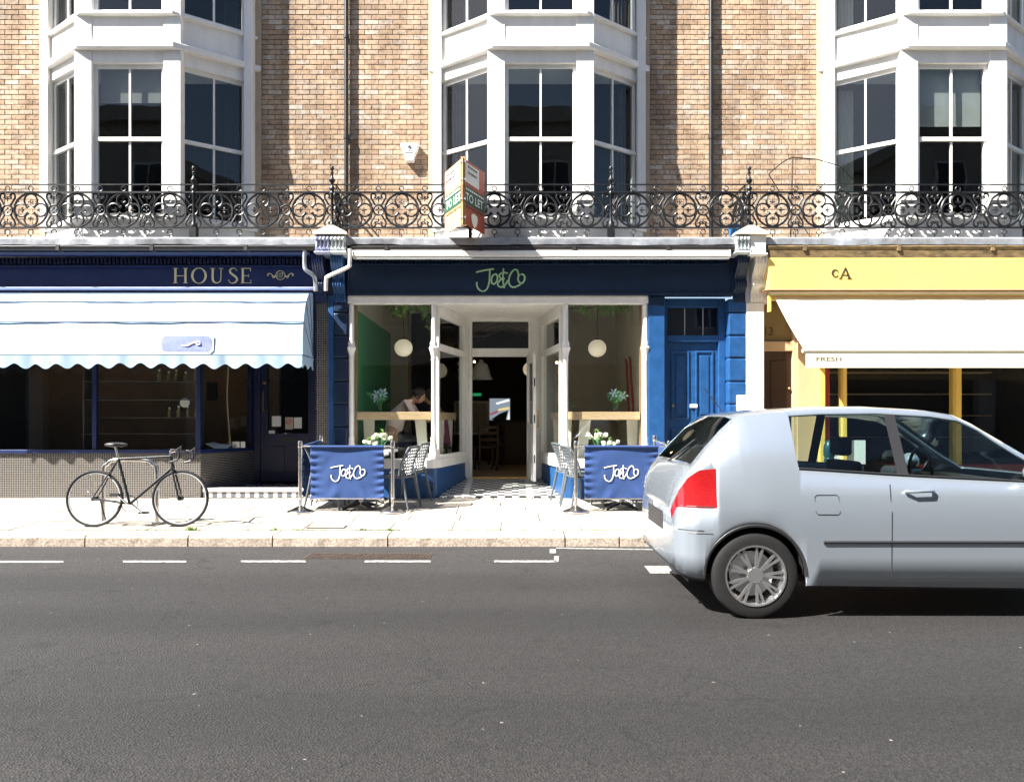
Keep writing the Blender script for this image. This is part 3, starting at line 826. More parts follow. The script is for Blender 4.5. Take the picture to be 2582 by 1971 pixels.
POST.box(-0.05,0.05,-0.05,0.05,0,0.16)
POST.lathe([(0.055,0.16),(0.055,0.18),(0.036,0.20),(0.025,0.24),(0.022,0.30),(0.021,0.62),(0.034,0.64),(0.034,0.66),(0.024,0.68),(0.036,0.70),(0.036,0.73),(0.020,0.75),(0.020,0.79),
            (0.040,0.82),(0.046,0.84),(0.020,0.88),(0.016,0.92),(0.026,0.95),(0.012,0.97),(0.022,0.985),(0.030,1.01),(0.022,1.035),(0.003,1.045)],(0,0,0),12)
POSTM = POST.mesh('post', M_black, smooth=True)
def railing(x0, x1, posts, label, ends=()):
    t = thing('balcony_railing', label, 'railing', ((x0+x1)/2,RY,4.04), 'ornate iron balcony railings')
    for nm, z, h, d in (('hand_rail',ZB+RH+0.113,0.016,0.022),('top_rail',ZB+RH,0.022,0.04),('bottom_rail',ZB,0.018,0.034)):
        MB().box(x0+0.01,x1-0.01,RY-d/2,RY+d/2,z-h/2,z+h/2).build(nm, M_black, t)
    n = round((x1-x0)/RW); w = (x1-x0)/n
    for i in range(n):
        o = put('scroll_panel', PANEL, t, loc=(x0+i*w,RY,ZB))
        o.scale = (w/RW,1,1)
    for x in posts: put('post', POSTM, t, loc=(x,RY,4.03))
    for x in ends:
        o = put('scroll_panel', PANEL, t, loc=(x,RY+0.04,ZB), rot=(0,0,PI/2)); 
        MB().beam((x,RY+0.02,ZB+RH+0.113),(x,WY-0.02,ZB+RH+0.113),0.02,0.02).build('hand_rail', M_black, t)
        MB().beam((x,RY+0.02,ZB+RH),(x,WY-0.02,ZB+RH),0.03,0.02).build('top_rail', M_black, t)
        MB().beam((x,RY+0.02,ZB),(x,WY-0.02,ZB),0.03,0.02).build('bottom_rail', M_black, t)
    return t
railing(XL-PITCH,XL,(XL-PITCH+4.03,),'black scrolled iron railing on the balcony above the HOUSE shop')
railing(XL,XR,(XL,XL+4.03,XR),'black scrolled iron railing on the balcony above the cafe, behind the board',ends=(XL+0.05,XR-0.05))
railing(XR,XR+PITCH,(XR+4.03,),'black scrolled iron railing on the balcony above the yellow shop')

# alarm box
al = thing('alarm_box', 'white burglar alarm box with blue emblem on the brick wall', 'alarm box', (PX(1031,0.35),WY,PZ(402,0.38)))
x0, x1, xa, xb = PX(1008,0.36), PX(1054,0.36), PX(1019,0.36), PX(1043,0.36)
zt, zm, zb = PZ(357,0.36), PZ(392,0.36), PZ(403,0.36)
am = MB().prism([(x0,zt),(x1,zt),(x1-0.015,zt-0.09),(xb,zm),(xb-0.01,zb),(xa+0.01,zb),(xa,zm),(x0+0.015,zt-0.09)], WY-0.10, WY-0.003, 'y')
am.build('casing', M_white, al, bevel=0.012)
MB().ring((PX(1031,0.34),WY-0.103,PZ(366,0.34)),0.022,0.004,n=16,k=4).build('emblem', M_royal, al)
MB().ball((PX(1031,0.34),WY-0.103,PZ(366,0.34)),0.009,8,6,sy=0.3).build('emblem', M_royal, al)
ln = MB()
for q in range(2): ln.box(PX(1024-q*5,0.34),PX(1040,0.34),WY-0.1035,WY-0.100,PZ(376+q*4.5,0.34)-0.003,PZ(376+q*4.5,0.34)+0.003)
ln.build('print', M_royal, al)

# TO LET board, a V projecting from the railing
tl = thing('to_let_board', 'V-shaped orange and green TO LET board on the balcony railing', 'sign', (PX(1168,-1.0),-0.75,4.04))
AX, AY = PX(1167,-0.95), -0.95
LXp, LYp = PX(1122,-0.33), -0.33
RXp, RYp = PX(1222,-0.33), -0.33
ZT_, ZB_ = PZ(397,-0.95), PZ(563,-0.95)
def board(p0, p1, base, flip):
    a = Vector(p0); b = Vector(p1); d = (b-a); L_ = d.length; d.normalize()
    n = Vector((-d.y, d.x))
    if n.y > 0: n = -n
    th = 0.012
    def quad(u0,u1,z0,z1,off,m,nm):
        q = [a+d*(u0*L_)+n*off, a+d*(u1*L_)+n*off]
        r = [a+d*(u0*L_)+n*(off-0.004), a+d*(u1*L_)+n*(off-0.004)]
        MB().add([(q[0].x,q[0].y,z0),(q[1].x,q[1].y,z0),(q[1].x,q[1].y,z1),(q[0].x,q[0].y,z1),
                  (r[0].x,r[0].y,z0),(r[1].x,r[1].y,z0),(r[1].x,r[1].y,z1),(r[0].x,r[0].y,z1)],
                 [(0,1,2,3),(7,6,5,4),(0,4,5,1),(1,5,6,2),(2,6,7,3),(3,7,4,0)]).build(nm, m, tl)
    H = ZT_-ZB_
    quad(0,1,ZB_,ZT_,0,base,'panel')
    quad(0.02,0.98,ZB_+0.33*H,ZB_+0.60*H,0.005,M_signgreen,'band')
    if flip: quad(0.10,0.72,ZB_+0.66*H,ZB_+0.96*H,0.005,M_paper,'white_patch')
    else: quad(0.30,0.95,ZB_+0.66*H,ZB_+0.96*H,0.005,M_paper,'white_patch')
    ang = math.atan2(d.y, d.x)
    def tx(body,u,z,h,m,w):
        t, tw = text_mb(body,h,0.012)
        c = a+d*(u*L_)+n*0.0095
        sgn = 1 if d.x > 0 else -1
        rot = Matrix.Rotation(ang if sgn > 0 else ang+PI,4,'Z')
        t.v = [(v[0]*w/tw, v[1], v[2]) for v in t.v]
        t.xf(Matrix.Translation((c.x,c.y,z)) @ rot).build('lettering', m, tl, recalc=False)
    tx('TO LET',0.5,ZB_+0.37*H,0.13*H,M_letterwhite,L_*0.8)
    # smaller lines of print that cannot be read, as dashes
    ln = MB(); random.seed(5)
    for zz, m_, uu0, uu1, hh in ((0.54,M_letterwhite,0.12,0.9,0.03),(0.89,M_ink,0.42 if not flip else 0.2,0.85 if not flip else 0.62,0.035),(0.80,M_ink,0.42 if not flip else 0.2,0.85 if not flip else 0.62,0.035),(0.27,M_ink if flip else M_signred,0.1,0.9,0.03)):
        mm = MB(); u = uu0
        while u < uu1:
            du = random.uniform(0.03,0.07)
            p = a+d*(u*L_)+n*0.0105; q = a+d*((u+du)*L_)+n*0.0105
            mm.add([(p.x,p.y,ZB_+zz*H),(q.x,q.y,ZB_+zz*H),(q.x,q.y,ZB_+(zz+hh)*H),(p.x,p.y,ZB_+(zz+hh)*H)],[(0,1,2,3)])
            u += du+0.025
        mm.build('print', m_, tl, recalc=False)
    if flip:
        # pale tulip-like emblem on the lower red part
        for k in (-1,0,1):
            t = MB().ball((0,0,0),1,10,8,sx=0.055,sy=0.004,sz=0.10).xf(Matrix.Rotation(k*0.5,4,'Y') @ Matrix.Translation((0,0,0.06)))
            c = a+d*(0.5*L_)+n*0.008
            t.xf(Matrix.Translation((c.x,c.y,ZB_+0.06*H)) @ Matrix.Rotation(ang,4,'Z')).build('emblem', M_petal, tl, smooth=True)
board((AX,AY),(LXp,LYp),M_signorange,False)
board((AX,AY),(RXp,RYp),M_signred,True)
MB().box(AX-0.03,AX+0.03,AY+0.02,AY+0.08,ZB_-0.02,ZT_+0.02).build('post', M_plank, tl)
MB().beam((AX,AY+0.10,ZB_+0.25),(AX+0.05,-0.23,4.30),0.05,0.05).build('strut', M_plank, tl)
MB().beam((AX,AY+0.10,ZT_-0.2),(AX+0.05,-0.23,4.72),0.05,0.05).build('strut', M_plank, tl)
MB().beam((AX+0.06,-0.23,4.05),(AX+0.06,-0.23,4.9),0.06,0.05).build('back_post', M_wooddark, tl)
for zz in (0.1,0.38,0.68,0.95):
    MB().box(AX-0.036,AX+0.036,AY+0.012,AY+0.019,ZB_+zz*(ZT_-ZB_)-0.012,ZB_+zz*(ZT_-ZB_)+0.012).build('clamp', M_greymetal, tl)

# bent metal frame and pole on the right balcony; blue tub on the middle one
fr_ = thing('pole_stand', 'thin bent metal pole stand on the right balcony', 'stand', (PX(1998,-0.1),-0.1,4.05))
yb_ = 0.0
MB().tube([(PX(1993,yb_),yb_,4.045),(PX(1999,yb_),yb_,PZ(398,yb_))],0.011,6).build('pole', M_wooddark, fr_)
MB().tube([(PX(1938,yb_-0.1),yb_-0.1,PZ(445,yb_)),(PX(1972,yb_),yb_,PZ(410,yb_)),(PX(1997,yb_),yb_,PZ(397,yb_)),(PX(2060,yb_),yb_,PZ(402,yb_)),(PX(2115,yb_+0.1),yb_+0.1,PZ(412,yb_)),(PX(2150,yb_+0.2),yb_+0.2,PZ(440,yb_))],0.008,6).build('rod', M_black, fr_)
MB().tube([(PX(1938,yb_-0.1),yb_-0.1,PZ(445,yb_)),(PX(1960,yb_),yb_,PZ(475,yb_)),(PX(2054,yb_+0.1),yb_+0.1,4.05)],0.007,6).build('rod', M_wooddark, fr_)
MB().tube([(PX(2080,yb_),yb_,PZ(462,yb_)),(PX(2035,yb_),yb_,PZ(505,yb_)),(PX(1998,yb_),yb_,PZ(560,yb_))],0.010,6).build('brace', M_black, fr_)
tub = thing('plastic_tub', 'small bright blue plastic tub on the balcony floor behind the railing', 'tub', (PX(1857,0.0),0.0,4.05))
MB().prism([(PX(1843,0),4.05),(PX(1872,0),4.05),(PX(1873,0),PZ(575,0)),(PX(1842,0),PZ(575,0))],-0.09,0.09,'y').build('body', M_bluetub, tub, bevel=0.01)
MB().box(PX(1841,0),PX(1874,0),-0.1,0.1,PZ(575,0)+0.001,PZ(575,0)+0.012).build('rim', M_bluetub, tub)

# ------------------------------------------------------------------ middle house: cafe shopfront
H = house_m
ZP = pz(0)                                   # pavement at the fronts, 0.25
FLR = 0.43                                   # cafe floor
def cornice_zone(h, x0, x1, mt, zd=3.80):
    MB().box(x0,x1,-0.24,0.1,3.86,3.94).build('soffit', mt, h)
    MB().prism([(-0.24,3.859),(-0.24,3.84),(-0.19,3.81),(-0.14,3.80),(-0.14,3.859)],x0,x1,'x').build('moulding', mt, h)
def dentils(h, x0, x1, z0, z1, mt, y=-0.12):
    m = MB(); x = x0
    while x < x1-0.03:
        m.box(x,x+0.032,y,y+0.06,z0,z1); x += 0.058
    stuff(m.build('dentils', mt, h))
def gutter(h, x0, x1, mt, z=3.895):
    m = MB(); n = 8
    prof = [(-0.30+0.055*math.cos(PI+PI*i/n), z+0.055*math.sin(PI+PI*i/n)) for i in range(n+1)] + [(-0.255,z+0.012),(-0.345,z+0.012)]
    m.prism(prof,x0,x1,'x')
    x = x0+0.5
    while x < x1:
        m.box(x,x+0.05,-0.359,-0.24,z-0.06,z+0.02); x += 1.35
    return m.build('gutter', mt, h, smooth=True)
gutter(H, -2.33, 3.22, M_gutter)
cornice_zone(H, -2.42, 3.30, M_navy)
dentils(H, -2.36, 3.2, 3.725, 3.79, M_navy)
fas = MB().box(PX(877,-0.06),PX(1850,-0.06),-0.06,0.1,3.245,3.80).build('fascia', M_navy, H)
fx0, fx1 = PX(877,-0.06), PX(1850,-0.06)
for z0, z1, dd in ((3.69,3.715,0.03),(3.25,3.275,0.028)):
    MB().box(fx0,fx1,-0.06-dd,-0.061,z0,z1).build('moulding', M_navy, fas, bevel=0.006)
for x0, x1 in ((fx0,fx0+0.03),(fx1-0.03,fx1)):
    MB().box(x0,x1,-0.085,-0.061,3.276,3.689).build('moulding', M_navy, fas, bevel=0.006)
# hand-drawn lettering, shared by the fascia and the canvases
JOCO = [
  [(1592,405),(1660,388),(1730,375),(1800,366)],
  [(1752,374),(1751,450),(1744,530),(1722,594),(1688,626),(1652,624),(1618,596),(1601,556),(1602,520)],
  [(1806,428),(1780,455),(1770,500),(1782,535),(1808,540),(1834,508),(1842,460),(1828,430),(1806,428)],
  [(1912,360),(1906,440),(1908,520),(1922,592)],
  [(1962,420),(1922,408),(1880,420),(1862,448),(1884,478),(1922,480),(1880,492),(1848,530),(1850,562),(1884,578),(1924,560),(1950,525),(1962,500)],
  [(2086,438),(2074,386),(2042,374),(2004,408),(1978,470),(1976,530),(1998,568),(2034,580),(2082,562),(2108,548)],
  [(2098,428),(2084,460),(2084,500),(2102,526),(2130,532),(2156,496),(2158,455),(2140,430),(2112,430)],
]
def joco(parent, name, cx, y, z_top, width, m, r, flatk=None):
    k = width/(2166-1588)
    t = MB()
    for st in JOCO:
        pts = [Vector((cx+(a-1877)*k, y, z_top-(b-358)*k)) for a, b in st]
        t.tube(smooth_path(pts,5), r, 8, flat=(0,1,0))
    return t.build(name, m, parent, smooth=True)
joco(fas, 'lettering', PX(1262,-0.07), -0.066, PZ(676,-0.07), 125/sc(-0.07), M_lettergreen, 0.0125)

# white shop windows ------------------------------------------------
WL0, WL1 = -2.435, -1.16                     # left window
WR0, WR1 = 0.775, 2.02                       # right window
DL, DR, DY = -0.80, 0.51, 1.63               # door screen
SILL0, SILL1 = 0.69, 0.83
HEAD0, HEAD1 = 3.13, 3.243
MB().box(WL0,WR1,-0.02,0.12,HEAD0,HEAD1).build('head_beam', M_white, H, bevel=0.008)
MB().box(WL0+0.02,WR1-0.02,-0.045,-0.021,HEAD1-0.035,HEAD1-0.002).build('moulding', M_white, H)
colprof = [(0.075,SILL1),(0.078,SILL1+0.06),(0.06,SILL1+0.10),(0.055,SILL1+0.2),(0.04,SILL1+0.27),(0.046,SILL1+0.30),(0.034,SILL1+0.34),(0.033,2.28),(0.042,2.30),(0.034,2.33),(0.045,2.40),(0.062,2.45),(0.072,2.48),(0.05,2.51),(0.056,2.55),(0.036,2.59),(0.034,3.12)]
for x in (WL0+0.045,WL1-0.005,WR0+0.025,WR1-0.035):
    MB().lathe(colprof,(x,0.03,0),14).build('column', M_white, H, smooth=True)
for x0, x1 in ((WL0,WL0+0.07),(WR1-0.075,WR1)):
    MB().box(x0,x1,0.05,0.13,SILL1,HEAD0).build('window_frame', M_white, H)
for (x0, x1) in ((WL0,WL1),(WR0,WR1)):
    nm = 'shop_window'
    p = MB().box(x0+0.03,x1-0.03,0.078,0.086,SILL1,HEAD0).build(nm, G_shop, H)
# sills and stall risers, with rounded corner into the recess
def riser_poly(s, out):
    """plan outline of the left (s=-1) or right sill from the front to the door screen"""
    if s < 0:
        pts = [(WL0,-out),(WL1-0.10,-out),(WL1-0.01,-out*0.4+0.02),(WL1+0.03+out*0.8,0.10),(DL+out*0.9,DY),(DL-0.10,DY),(WL1-0.16,0.22),(WL0,0.22)]
    else:
        pts = [(WR1,-out),(WR1,0.22),(WR0+0.16,0.22),(DR+0.10,DY),(DR-out*0.9,DY),(WR0-0.03-out*0.8,0.10),(WR0+0.01,-out*0.4+0.02),(WR0+0.10,-out)]
    return pts
for s in (-1,1):
    MB().prism(riser_poly(s,0.055), SILL0, SILL1, 'z').build('sill', M_white, H, bevel=0.015)
    MB().prism(riser_poly(s,0.012), ZP-0.05, SILL0-0.001, 'z').build('stall_riser', M_blue, H)
vent = MB()
for i in range(9):
    vent.box(PX(1086,0)+0.0,PX(1096,0),-0.022,-0.013,0.36+i*0.022,0.372+i*0.022)
vent.build('air_vent', M_navy, H)
# recess side screens
for s, a, b in ((-1,(WL1+0.02,0.12),(DL,DY)),(1,(WR0-0.02,0.12),(DR,DY))):
    A = Vector(a); Bv = Vector(b); d = (Bv-A).normalized(); Lg = (Bv-A).length
    t0, t1 = (-0.04,0.04)
    f = MB()
    f.wbox(A,Bv,2.98,3.149,t0,t1); f.wbox(A,Bv,SILL1,SILL1+0.05,t0,t1)
    f.wbox(A+d*0.08,Bv-d*0.1,2.47,2.56,t0,t1)
    f.wbox(A,A+d*0.07,SILL1+0.05,2.98,t0+0.002,t1-0.002); f.wbox(Bv-d*0.16,Bv,SILL1+0.05,2.98,t0-0.006,t1+0.006); 
    sc_ = f.build('side_screen', M_white, H)
    MB().wbox(A+d*0.06,Bv-d*0.15,SILL1+0.04,2.48,-0.003,0.003).build('pane', G_shop, sc_)
    MB().wbox(A+d*0.06,Bv-d*0.15,2.55,2.99,-0.003,0.003).build('pane', G_shop, sc_)
# ceiling of the recess
MB().prism([(WL1-0.02,0.121),(WR0+0.02,0.121),(DR+0.05,DY+0.1),(DL-0.05,DY+0.1)],3.15,3.20,'z').build('recess_ceiling', M_white, H)
for py_, y in ((765,0.25),(783,1.05)):
    l = thing('ceiling_light', 'round white spotlight in the recess ceiling %s' % ('nearest the street' if y < 0.5 else 'nearest the door'), 'light', (PX(1262,y),y,3.14), 'lights in the entrance ceiling')
    MB().lathe([(0.055,3.148),(0.06,3.140),(0.045,3.132),(0.035,3.139)],(PX(1262,y),y,0),16).build('rim', M_white, l, smooth=True)
    MB().lathe([(0.030,3.142),(0.030,3.137)],(PX(1262,y),y,0),12).build('lamp_face', M_greymetal, l)
# door screen: posts, transom, fanlight, open leaf
OL, OR = -0.68, 0.28
ds = MB()
ds.box(DL-0.02,OL,DY,DY+0.12,FLR-0.1,3.17); ds.box(OR,DR+0.02,DY,DY+0.12,FLR-0.1,3.17)
ds.box(OL,OR,DY+0.01,DY+0.11,2.49,2.63); ds.box(OL,OR,DY+0.01,DY+0.11,3.09,3.17)
ds.box(DL-0.03,DL+0.05,DY-0.03,DY-0.001,FLR+0.02,3.15); ds.box(OL-0.05,OL-0.01,DY-0.02,DY-0.001,FLR+0.02,3.0)
ds.box(OR+0.01,OR+0.05,DY-0.02,DY-0.001,FLR+0.02,3.0); ds.box(DR-0.05,DR+0.03,DY-0.03,DY-0.001,FLR+0.02,3.15)
dsc = ds.build('door_screen', M_white, H, bevel=0.006)
for z0, z1 in ((2.34,2.40),(2.26,2.28),(2.10,2.14)):
    for x0, x1 in ((DL-0.036,OL-0.005),(OR+0.005,DR+0.036)):
        MB().box(x0,x1,DY-0.045,DY-0.031,z0,z1).build('moulding', M_white, dsc)
MB().box(OL,OR,DY+0.05,DY+0.056,2.63,3.09).build('fanlight', G_shop, dsc)
# leaf swung outwards
hx, hy = OR-0.01, DY-0.01
ex, ey = 0.36, 0.82
lf = MB()
A = Vector((hx,hy)); E = Vector((ex,ey)); d = (E-A).normalized(); Lg = (E-A).length
zb0, zt0 = FLR-0.0, 2.47
lf.wbox(A,A+d*0.10,zb0,zt0,-0.022,0.022); lf.wbox(E-d*0.10,E,zb0,zt0,-0.022,0.022)
lf.wbox(A+d*0.1,E-d*0.1,zt0-0.12,zt0,-0.022,0.022); lf.wbox(A+d*0.1,E-d*0.1,zb0,zb0+0.28,-0.022,0.022); lf.wbox(A+d*0.1,E-d*0.1,1.22,1.34,-0.022,0.022)
lf.wbox(A+d*0.1,E-d*0.1,zb0+0.28,1.22,-0.008,0.008)
leaf = lf.build('door', M_white, H, bevel=0.004)
MB().wbox(A+d*0.1,E-d*0.1,1.34,zt0-0.12,-0.003,0.003).build('pane', G_shop, leaf)
n_ = Vector((-d.y,d.x)); hp = E-d*0.06
hs = [hp+n_*0.022, hp+n_*0.07, hp+n_*0.07, hp+n_*0.022]
MB().tube([(hs[0].x,hs[0].y,1.30),(hs[1].x,hs[1].y,1.30),(hs[2].x,hs[2].y,1.56),(hs[3].x,hs[3].y,1.56)],0.010,8).build('handle', M_brass, leaf, smooth=True)
for z in (0.72,1.36,1.95):
    e2 = E+d*0.001
    MB().wbox(e2,e2+d*0.003,z,z+0.13,-0.010,0.010).build('lock_plate', M_trim, leaf)
# tiled lobby floor rising to the threshold
def lobz(y): return lerp(ZP+0.012, FLR-0.012, max(0,min(1,y/DY)))
def lobx(y):
    t = (y-0.05)/(DY-0.05)
    return lerp(WL1+0.03,DL+0.02,t), lerp(WR0-0.03,DR-0.02,t)
vs = [(WL1-0.05,0.0,ZP-0.012),(WR0+0.05,0.0,ZP-0.012),(DR,DY+0.02,FLR-0.03),(DL,DY+0.02,FLR-0.03)]
lob = MB().add(vs+[(v[0],v[1],v[2]-0.15) for v in vs],[(0,1,2,3),(0,4,5,1),(1,5,6,2),(2,6,7,3),(3,7,4,0),(4,7,6,5)]).build('lobby_floor', M_joint, H)
ts = 0.108; ny = int(DY/ts)
for j in range(ny):
    ya, yb = 0.03+j*ts, 0.03+(j+1)*ts
    xa, xb = lobx((ya+yb)/2)
    i0 = int(math.floor(xa/ts)); i1 = int(math.ceil(xb/ts))
    for i in range(i0, i1):
        x0, x1 = max(i*ts,xa)+0.002, min((i+1)*ts,xb)-0.002
        if x1-x0 < 0.015: continue
        cxm = (x0+x1)/2
        strip = (-0.73 < cxm < -0.60) or (0.20 < cxm < 0.33)
        mm = M_marble if strip else (M_tileb if (i+j) % 2 else M_tilew)
        za, zb = lobz(ya), lobz(yb)
        MB().add([(x0,ya+0.002,za-0.012),(x1,ya+0.002,za-0.012),(x1,yb-0.002,zb-0.012),(x0,yb-0.002,zb-0.012),(x0,ya+0.002,za),(x1,ya+0.002,za),(x1,yb-0.002,zb),(x0,yb-0.002,zb)],
                 [(4,5,6,7),(0,1,5,4),(1,2,6,5),(2,3,7,6),(3,0,4,7)]).build('floor_tile', mm, lob, recalc=False)
MB().box(OL,OR,DY-0.02,DY+0.14,FLR-0.02,FLR+0.012).build('threshold', M_brass, H)

# blue pilaster beside the right window, private door, rusticated piers
MB().box(2.022,2.265,-0.015,0.2,ZP-0.03,3.235).build('pilaster', M_blue, H, bevel=0.01)
MB().box(2.03,2.25,-0.027,-0.0155,3.10,3.235).build('pilaster_cap', M_navy, H, bevel=0.006)
def rusticated(h, name, x0, x1, mt, z_top=3.20, bev=0.018, core=M_navydark):
    zs = [PZ(p,0) for p in (962+57*4,962+57*3,962+57*2,962+57,962,903,846.5,788.5)]
    zs = [z for z in zs if z > ZP] + [z_top]
    prev = ZP-0.03
    core_ = MB().box(x0+0.012,x1-0.012,0.0,0.25,ZP-0.03,z_top).build(name, mt, h)
    for z in zs:
        if z-prev > 0.06:
            MB().box(x0,x1,-0.03,0.24,prev+0.009,z-0.009).build('stone_block', mt, core_, bevel=bev)
        prev = z
rusticated(H,'pier',PX(1836,0),PX(1880,0)-0.003,M_blue)
rusticated(H,'pier',PX(842,0),PX(877,0)-0.003,M_navy)
DX0, DX1 = 2.266, PX(1836,0)-0.002
dy_ = 0.20
MB().box(DX0,DX1,dy_+0.10,dy_+0.2,ZP-0.03,3.24).build('door_backing', M_navydark, H)
fr = MB()
fr.box(DX0,DX0+0.07,dy_-0.06,dy_+0.099,ZP-0.03,3.235); fr.box(DX1-0.1,DX1,dy_-0.06,dy_+0.099,ZP-0.03,3.235)
fr.box(DX0+0.07,DX1-0.1,dy_-0.06,dy_+0.099,2.58,2.68); fr.box(DX0+0.07,DX1-0.1,dy_-0.06,dy_+0.099,3.10,3.235)
dfr = fr.build('door_frame', M_blue, H, bevel=0.008)
MB().box(DX0+0.07,DX1-0.1,dy_+0.03,dy_+0.036,2.68,3.10).build('fanlight', G_upper, dfr)
bars = MB()
for t in (0.36,0.72): bars.box(lerp(DX0+0.07,DX1-0.1,t)-0.006,lerp(DX0+0.07,DX1-0.1,t)+0.006,dy_+0.015,dy_+0.029,2.68,3.10)
bars.build('glazing_bar', M_greymetal, dfr)
bx0, bx1 = DX0+0.072, DX1-0.102
dm = MB().box(bx0,bx1,dy_,dy_+0.045,ZP+0.14,2.575)
drb = dm.build('front_door', M_blue, H)
MB().box(DX0,DX1,-0.05,dy_+0.1,ZP-0.03,ZP+0.13).build('doorstep', M_stonepale, H, bevel=0.01)
for (u0,u1) in ((0.08,0.44),(0.56,0.92)):
    for (z0,z1) in ((1.42,2.45),(0.55,1.28)):
        a, b_ = lerp(bx0,bx1,u0), lerp(bx0,bx1,u1)
        m = MB()
        for q in ((a,b_,z1-0.03,z1),(a,b_,z0,z0+0.03),(a,a+0.03,z0+0.03,z1-0.03),(b_-0.03,b_,z0+0.03,z1-0.03)):
            m.box(q[0],q[1],dy_-0.018,dy_-0.001,q[2],q[3])
        m.build('panel_moulding', M_blue, drb, bevel=0.006)
        MB().box(a+0.07,b_-0.07,dy_-0.012,dy_-0.001,z0+0.07,z1-0.07).build('panel', M_blue, drb, bevel=0.008)
MB().box(PX(1739,dy_),PX(1758,dy_),dy_-0.024,dy_-0.001,PZ(1028,dy_),PZ(1019,dy_)).build('letterbox', M_paper, drb, bevel=0.004)
MB().ball((PX(1695,dy_),dy_-0.035,PZ(1022,dy_)),0.022,10,8).build('knob', M_brass, drb, smooth=True)

# corbels (console brackets) between the shops
def corbel(h, x0, x1, mt, ztop=3.82, ribs=5):
    w = x1-x0
    side = [(0,3.14),(-0.03,3.15),(-0.05,3.20),(-0.045,3.27),(-0.075,3.33),(-0.125,3.36),(-0.14,3.40),(-0.12,3.44),(-0.10,3.47),(-0.12,3.53),(-0.19,3.60),(-0.255,3.68),(-0.27,3.76),(-0.25,ztop),(0,ztop)]
    MB().prism(side,x0+0.008,x1-0.008,'x').build('corbel', mt, h, bevel=0.004)
    m = MB()
    for i in range(ribs):
        x = lerp(x0+0.02,x1-0.02,i/(ribs-1))
        pts = smooth_path([Vector((x,y-0.004,z)) for y, z in side[1:14]],3)
        m.tube(pts,0.013,6)
    m.build('corbel_ribs', mt, h, smooth=True)
def cap_block(h, x0, x1, mt, z0=3.825, z1=4.06, y=-0.40, carve=True, leafm=None):
    b = MB().box(x0,x1,y+0.03,0.2,z0,z1).build('cap_block', mt, h, bevel=0.01)
    if carve:
        m = MB(); n = 4
        for i in range(n):
            x = lerp(x0,x1,(i+0.5)/n)
            m.ball((x,y+0.03,(z0+z1)/2+0.02),0.5,8,6,sx=0.05*(x1-x0)/0.23,sy=0.05,sz=0.13)
            m.ball((x,y+0.012,z1-0.06),0.5,8,6,sx=0.07*(x1-x0)/0.23,sy=0.06,sz=0.07)
            m.tube([(x-0.02,y+0.02,z0+0.03),(x,y+0.0,z0+0.07),(x+0.02,y+0.02,z0+0.03)],0.009,5)
        m.build('carved_leaves', leafm or mt, b, smooth=True)
    MB().box(x0-0.015,x1+0.015,y,0.2,z0-0.03,z0-0.001).build('base_moulding', mt, b, bevel=0.008)
    return b
M_capblue = mat('worn_lilac_blue_stone', (0.20,0.23,0.55), 0.8, var=0.5, vscale=16, col2=(0.62,0.64,0.72), bump=0.3)
M_cappale = mat('worn_pale_blue_stone', (0.42,0.50,0.54), 0.8, var=0.4, vscale=16, col2=(0.72,0.74,0.74), bump=0.3)
cxm = PX(827,-0.5)
cap_block(house_l, PX(789,-0.5), cxm-0.001, M_capblue)
cap_block(house_m, cxm+0.001, PX(866,-0.5), M_cappale)
def cap_top(h, x0, x1):
    MB().add([(x0-0.03,-0.42,4.062),(x1+0.03,-0.42,4.062),(x1+0.03,0.1,4.062),(x0-0.03,0.1,4.062),
              (x0-0.03,-0.42,4.085),(x1+0.03,-0.42,4.085),(x1+0.03,0.1,4.085),(x0-0.03,0.1,4.085),
              (lerp(x0,x1,0.40),-0.36,4.20),(lerp(x0,x1,0.60),-0.36,4.20),(lerp(x0,x1,0.60),-0.1,4.20),(lerp(x0,x1,0.40),-0.1,4.20)],
             [(0,3,2,1),(0,1,5,4),(1,2,6,5),(2,3,7,6),(3,0,4,7),(4,5,9,8),(5,6,10,9),(6,7,11,10),(7,4,8,11),(8,9,10,11)]).build('cap_stone', M_stonepale, h)
cap_top(house_m, PX(789,-0.5), PX(866,-0.5))
corbel(house_l, PX(789,-0.15), PX(820,-0.15), M_royal)
corbel(house_m, PX(836,-0.15), PX(869,-0.15), M_blue)
corbel(house_m, PX(1853,-0.15), PX(1886,-0.15), M_navy)
corbel(house_r, PX(1897,-0.15), PX(1940,-0.15), M_white)
cap_block(house_m, PX(1862,-0.5), PX(1899,-0.5), M_cappale)
cap_block(house_r, PX(1900,-0.5), PX(1940,-0.5), M_white, carve=False, z0=3.80)
cap_top(house_r, PX(1864,-0.5), PX(1940,-0.5))
# hopper pipes either side of the left corbels
MB().tube(smooth_path([Vector(p) for p in ((PX(768,-0.30),-0.30,3.86),(PX(768,-0.30),-0.30,3.64),(PX(772,-0.30),-0.30,3.57),(PX(790,-0.26),-0.26,3.50),(PX(795,-0.22),-0.22,3.42),(PX(796,-0.2),-0.2,3.28))],4),0.030,8).build('hopper_pipe', M_lead, house_l, smooth=True)
MB().tube(smooth_path([Vector(p) for p in ((PX(882,-0.36),-0.36,3.86),(PX(882,-0.36),-0.36,3.66),(PX(877,-0.34),-0.34,3.60),(PX(830,-0.32),-0.32,3.48),(PX(823,-0.30),-0.30,3.44),(PX(822,-0.25),-0.25,3.28))],4),0.028,8).build('hopper_pipe', M_white, house_m, smooth=True)
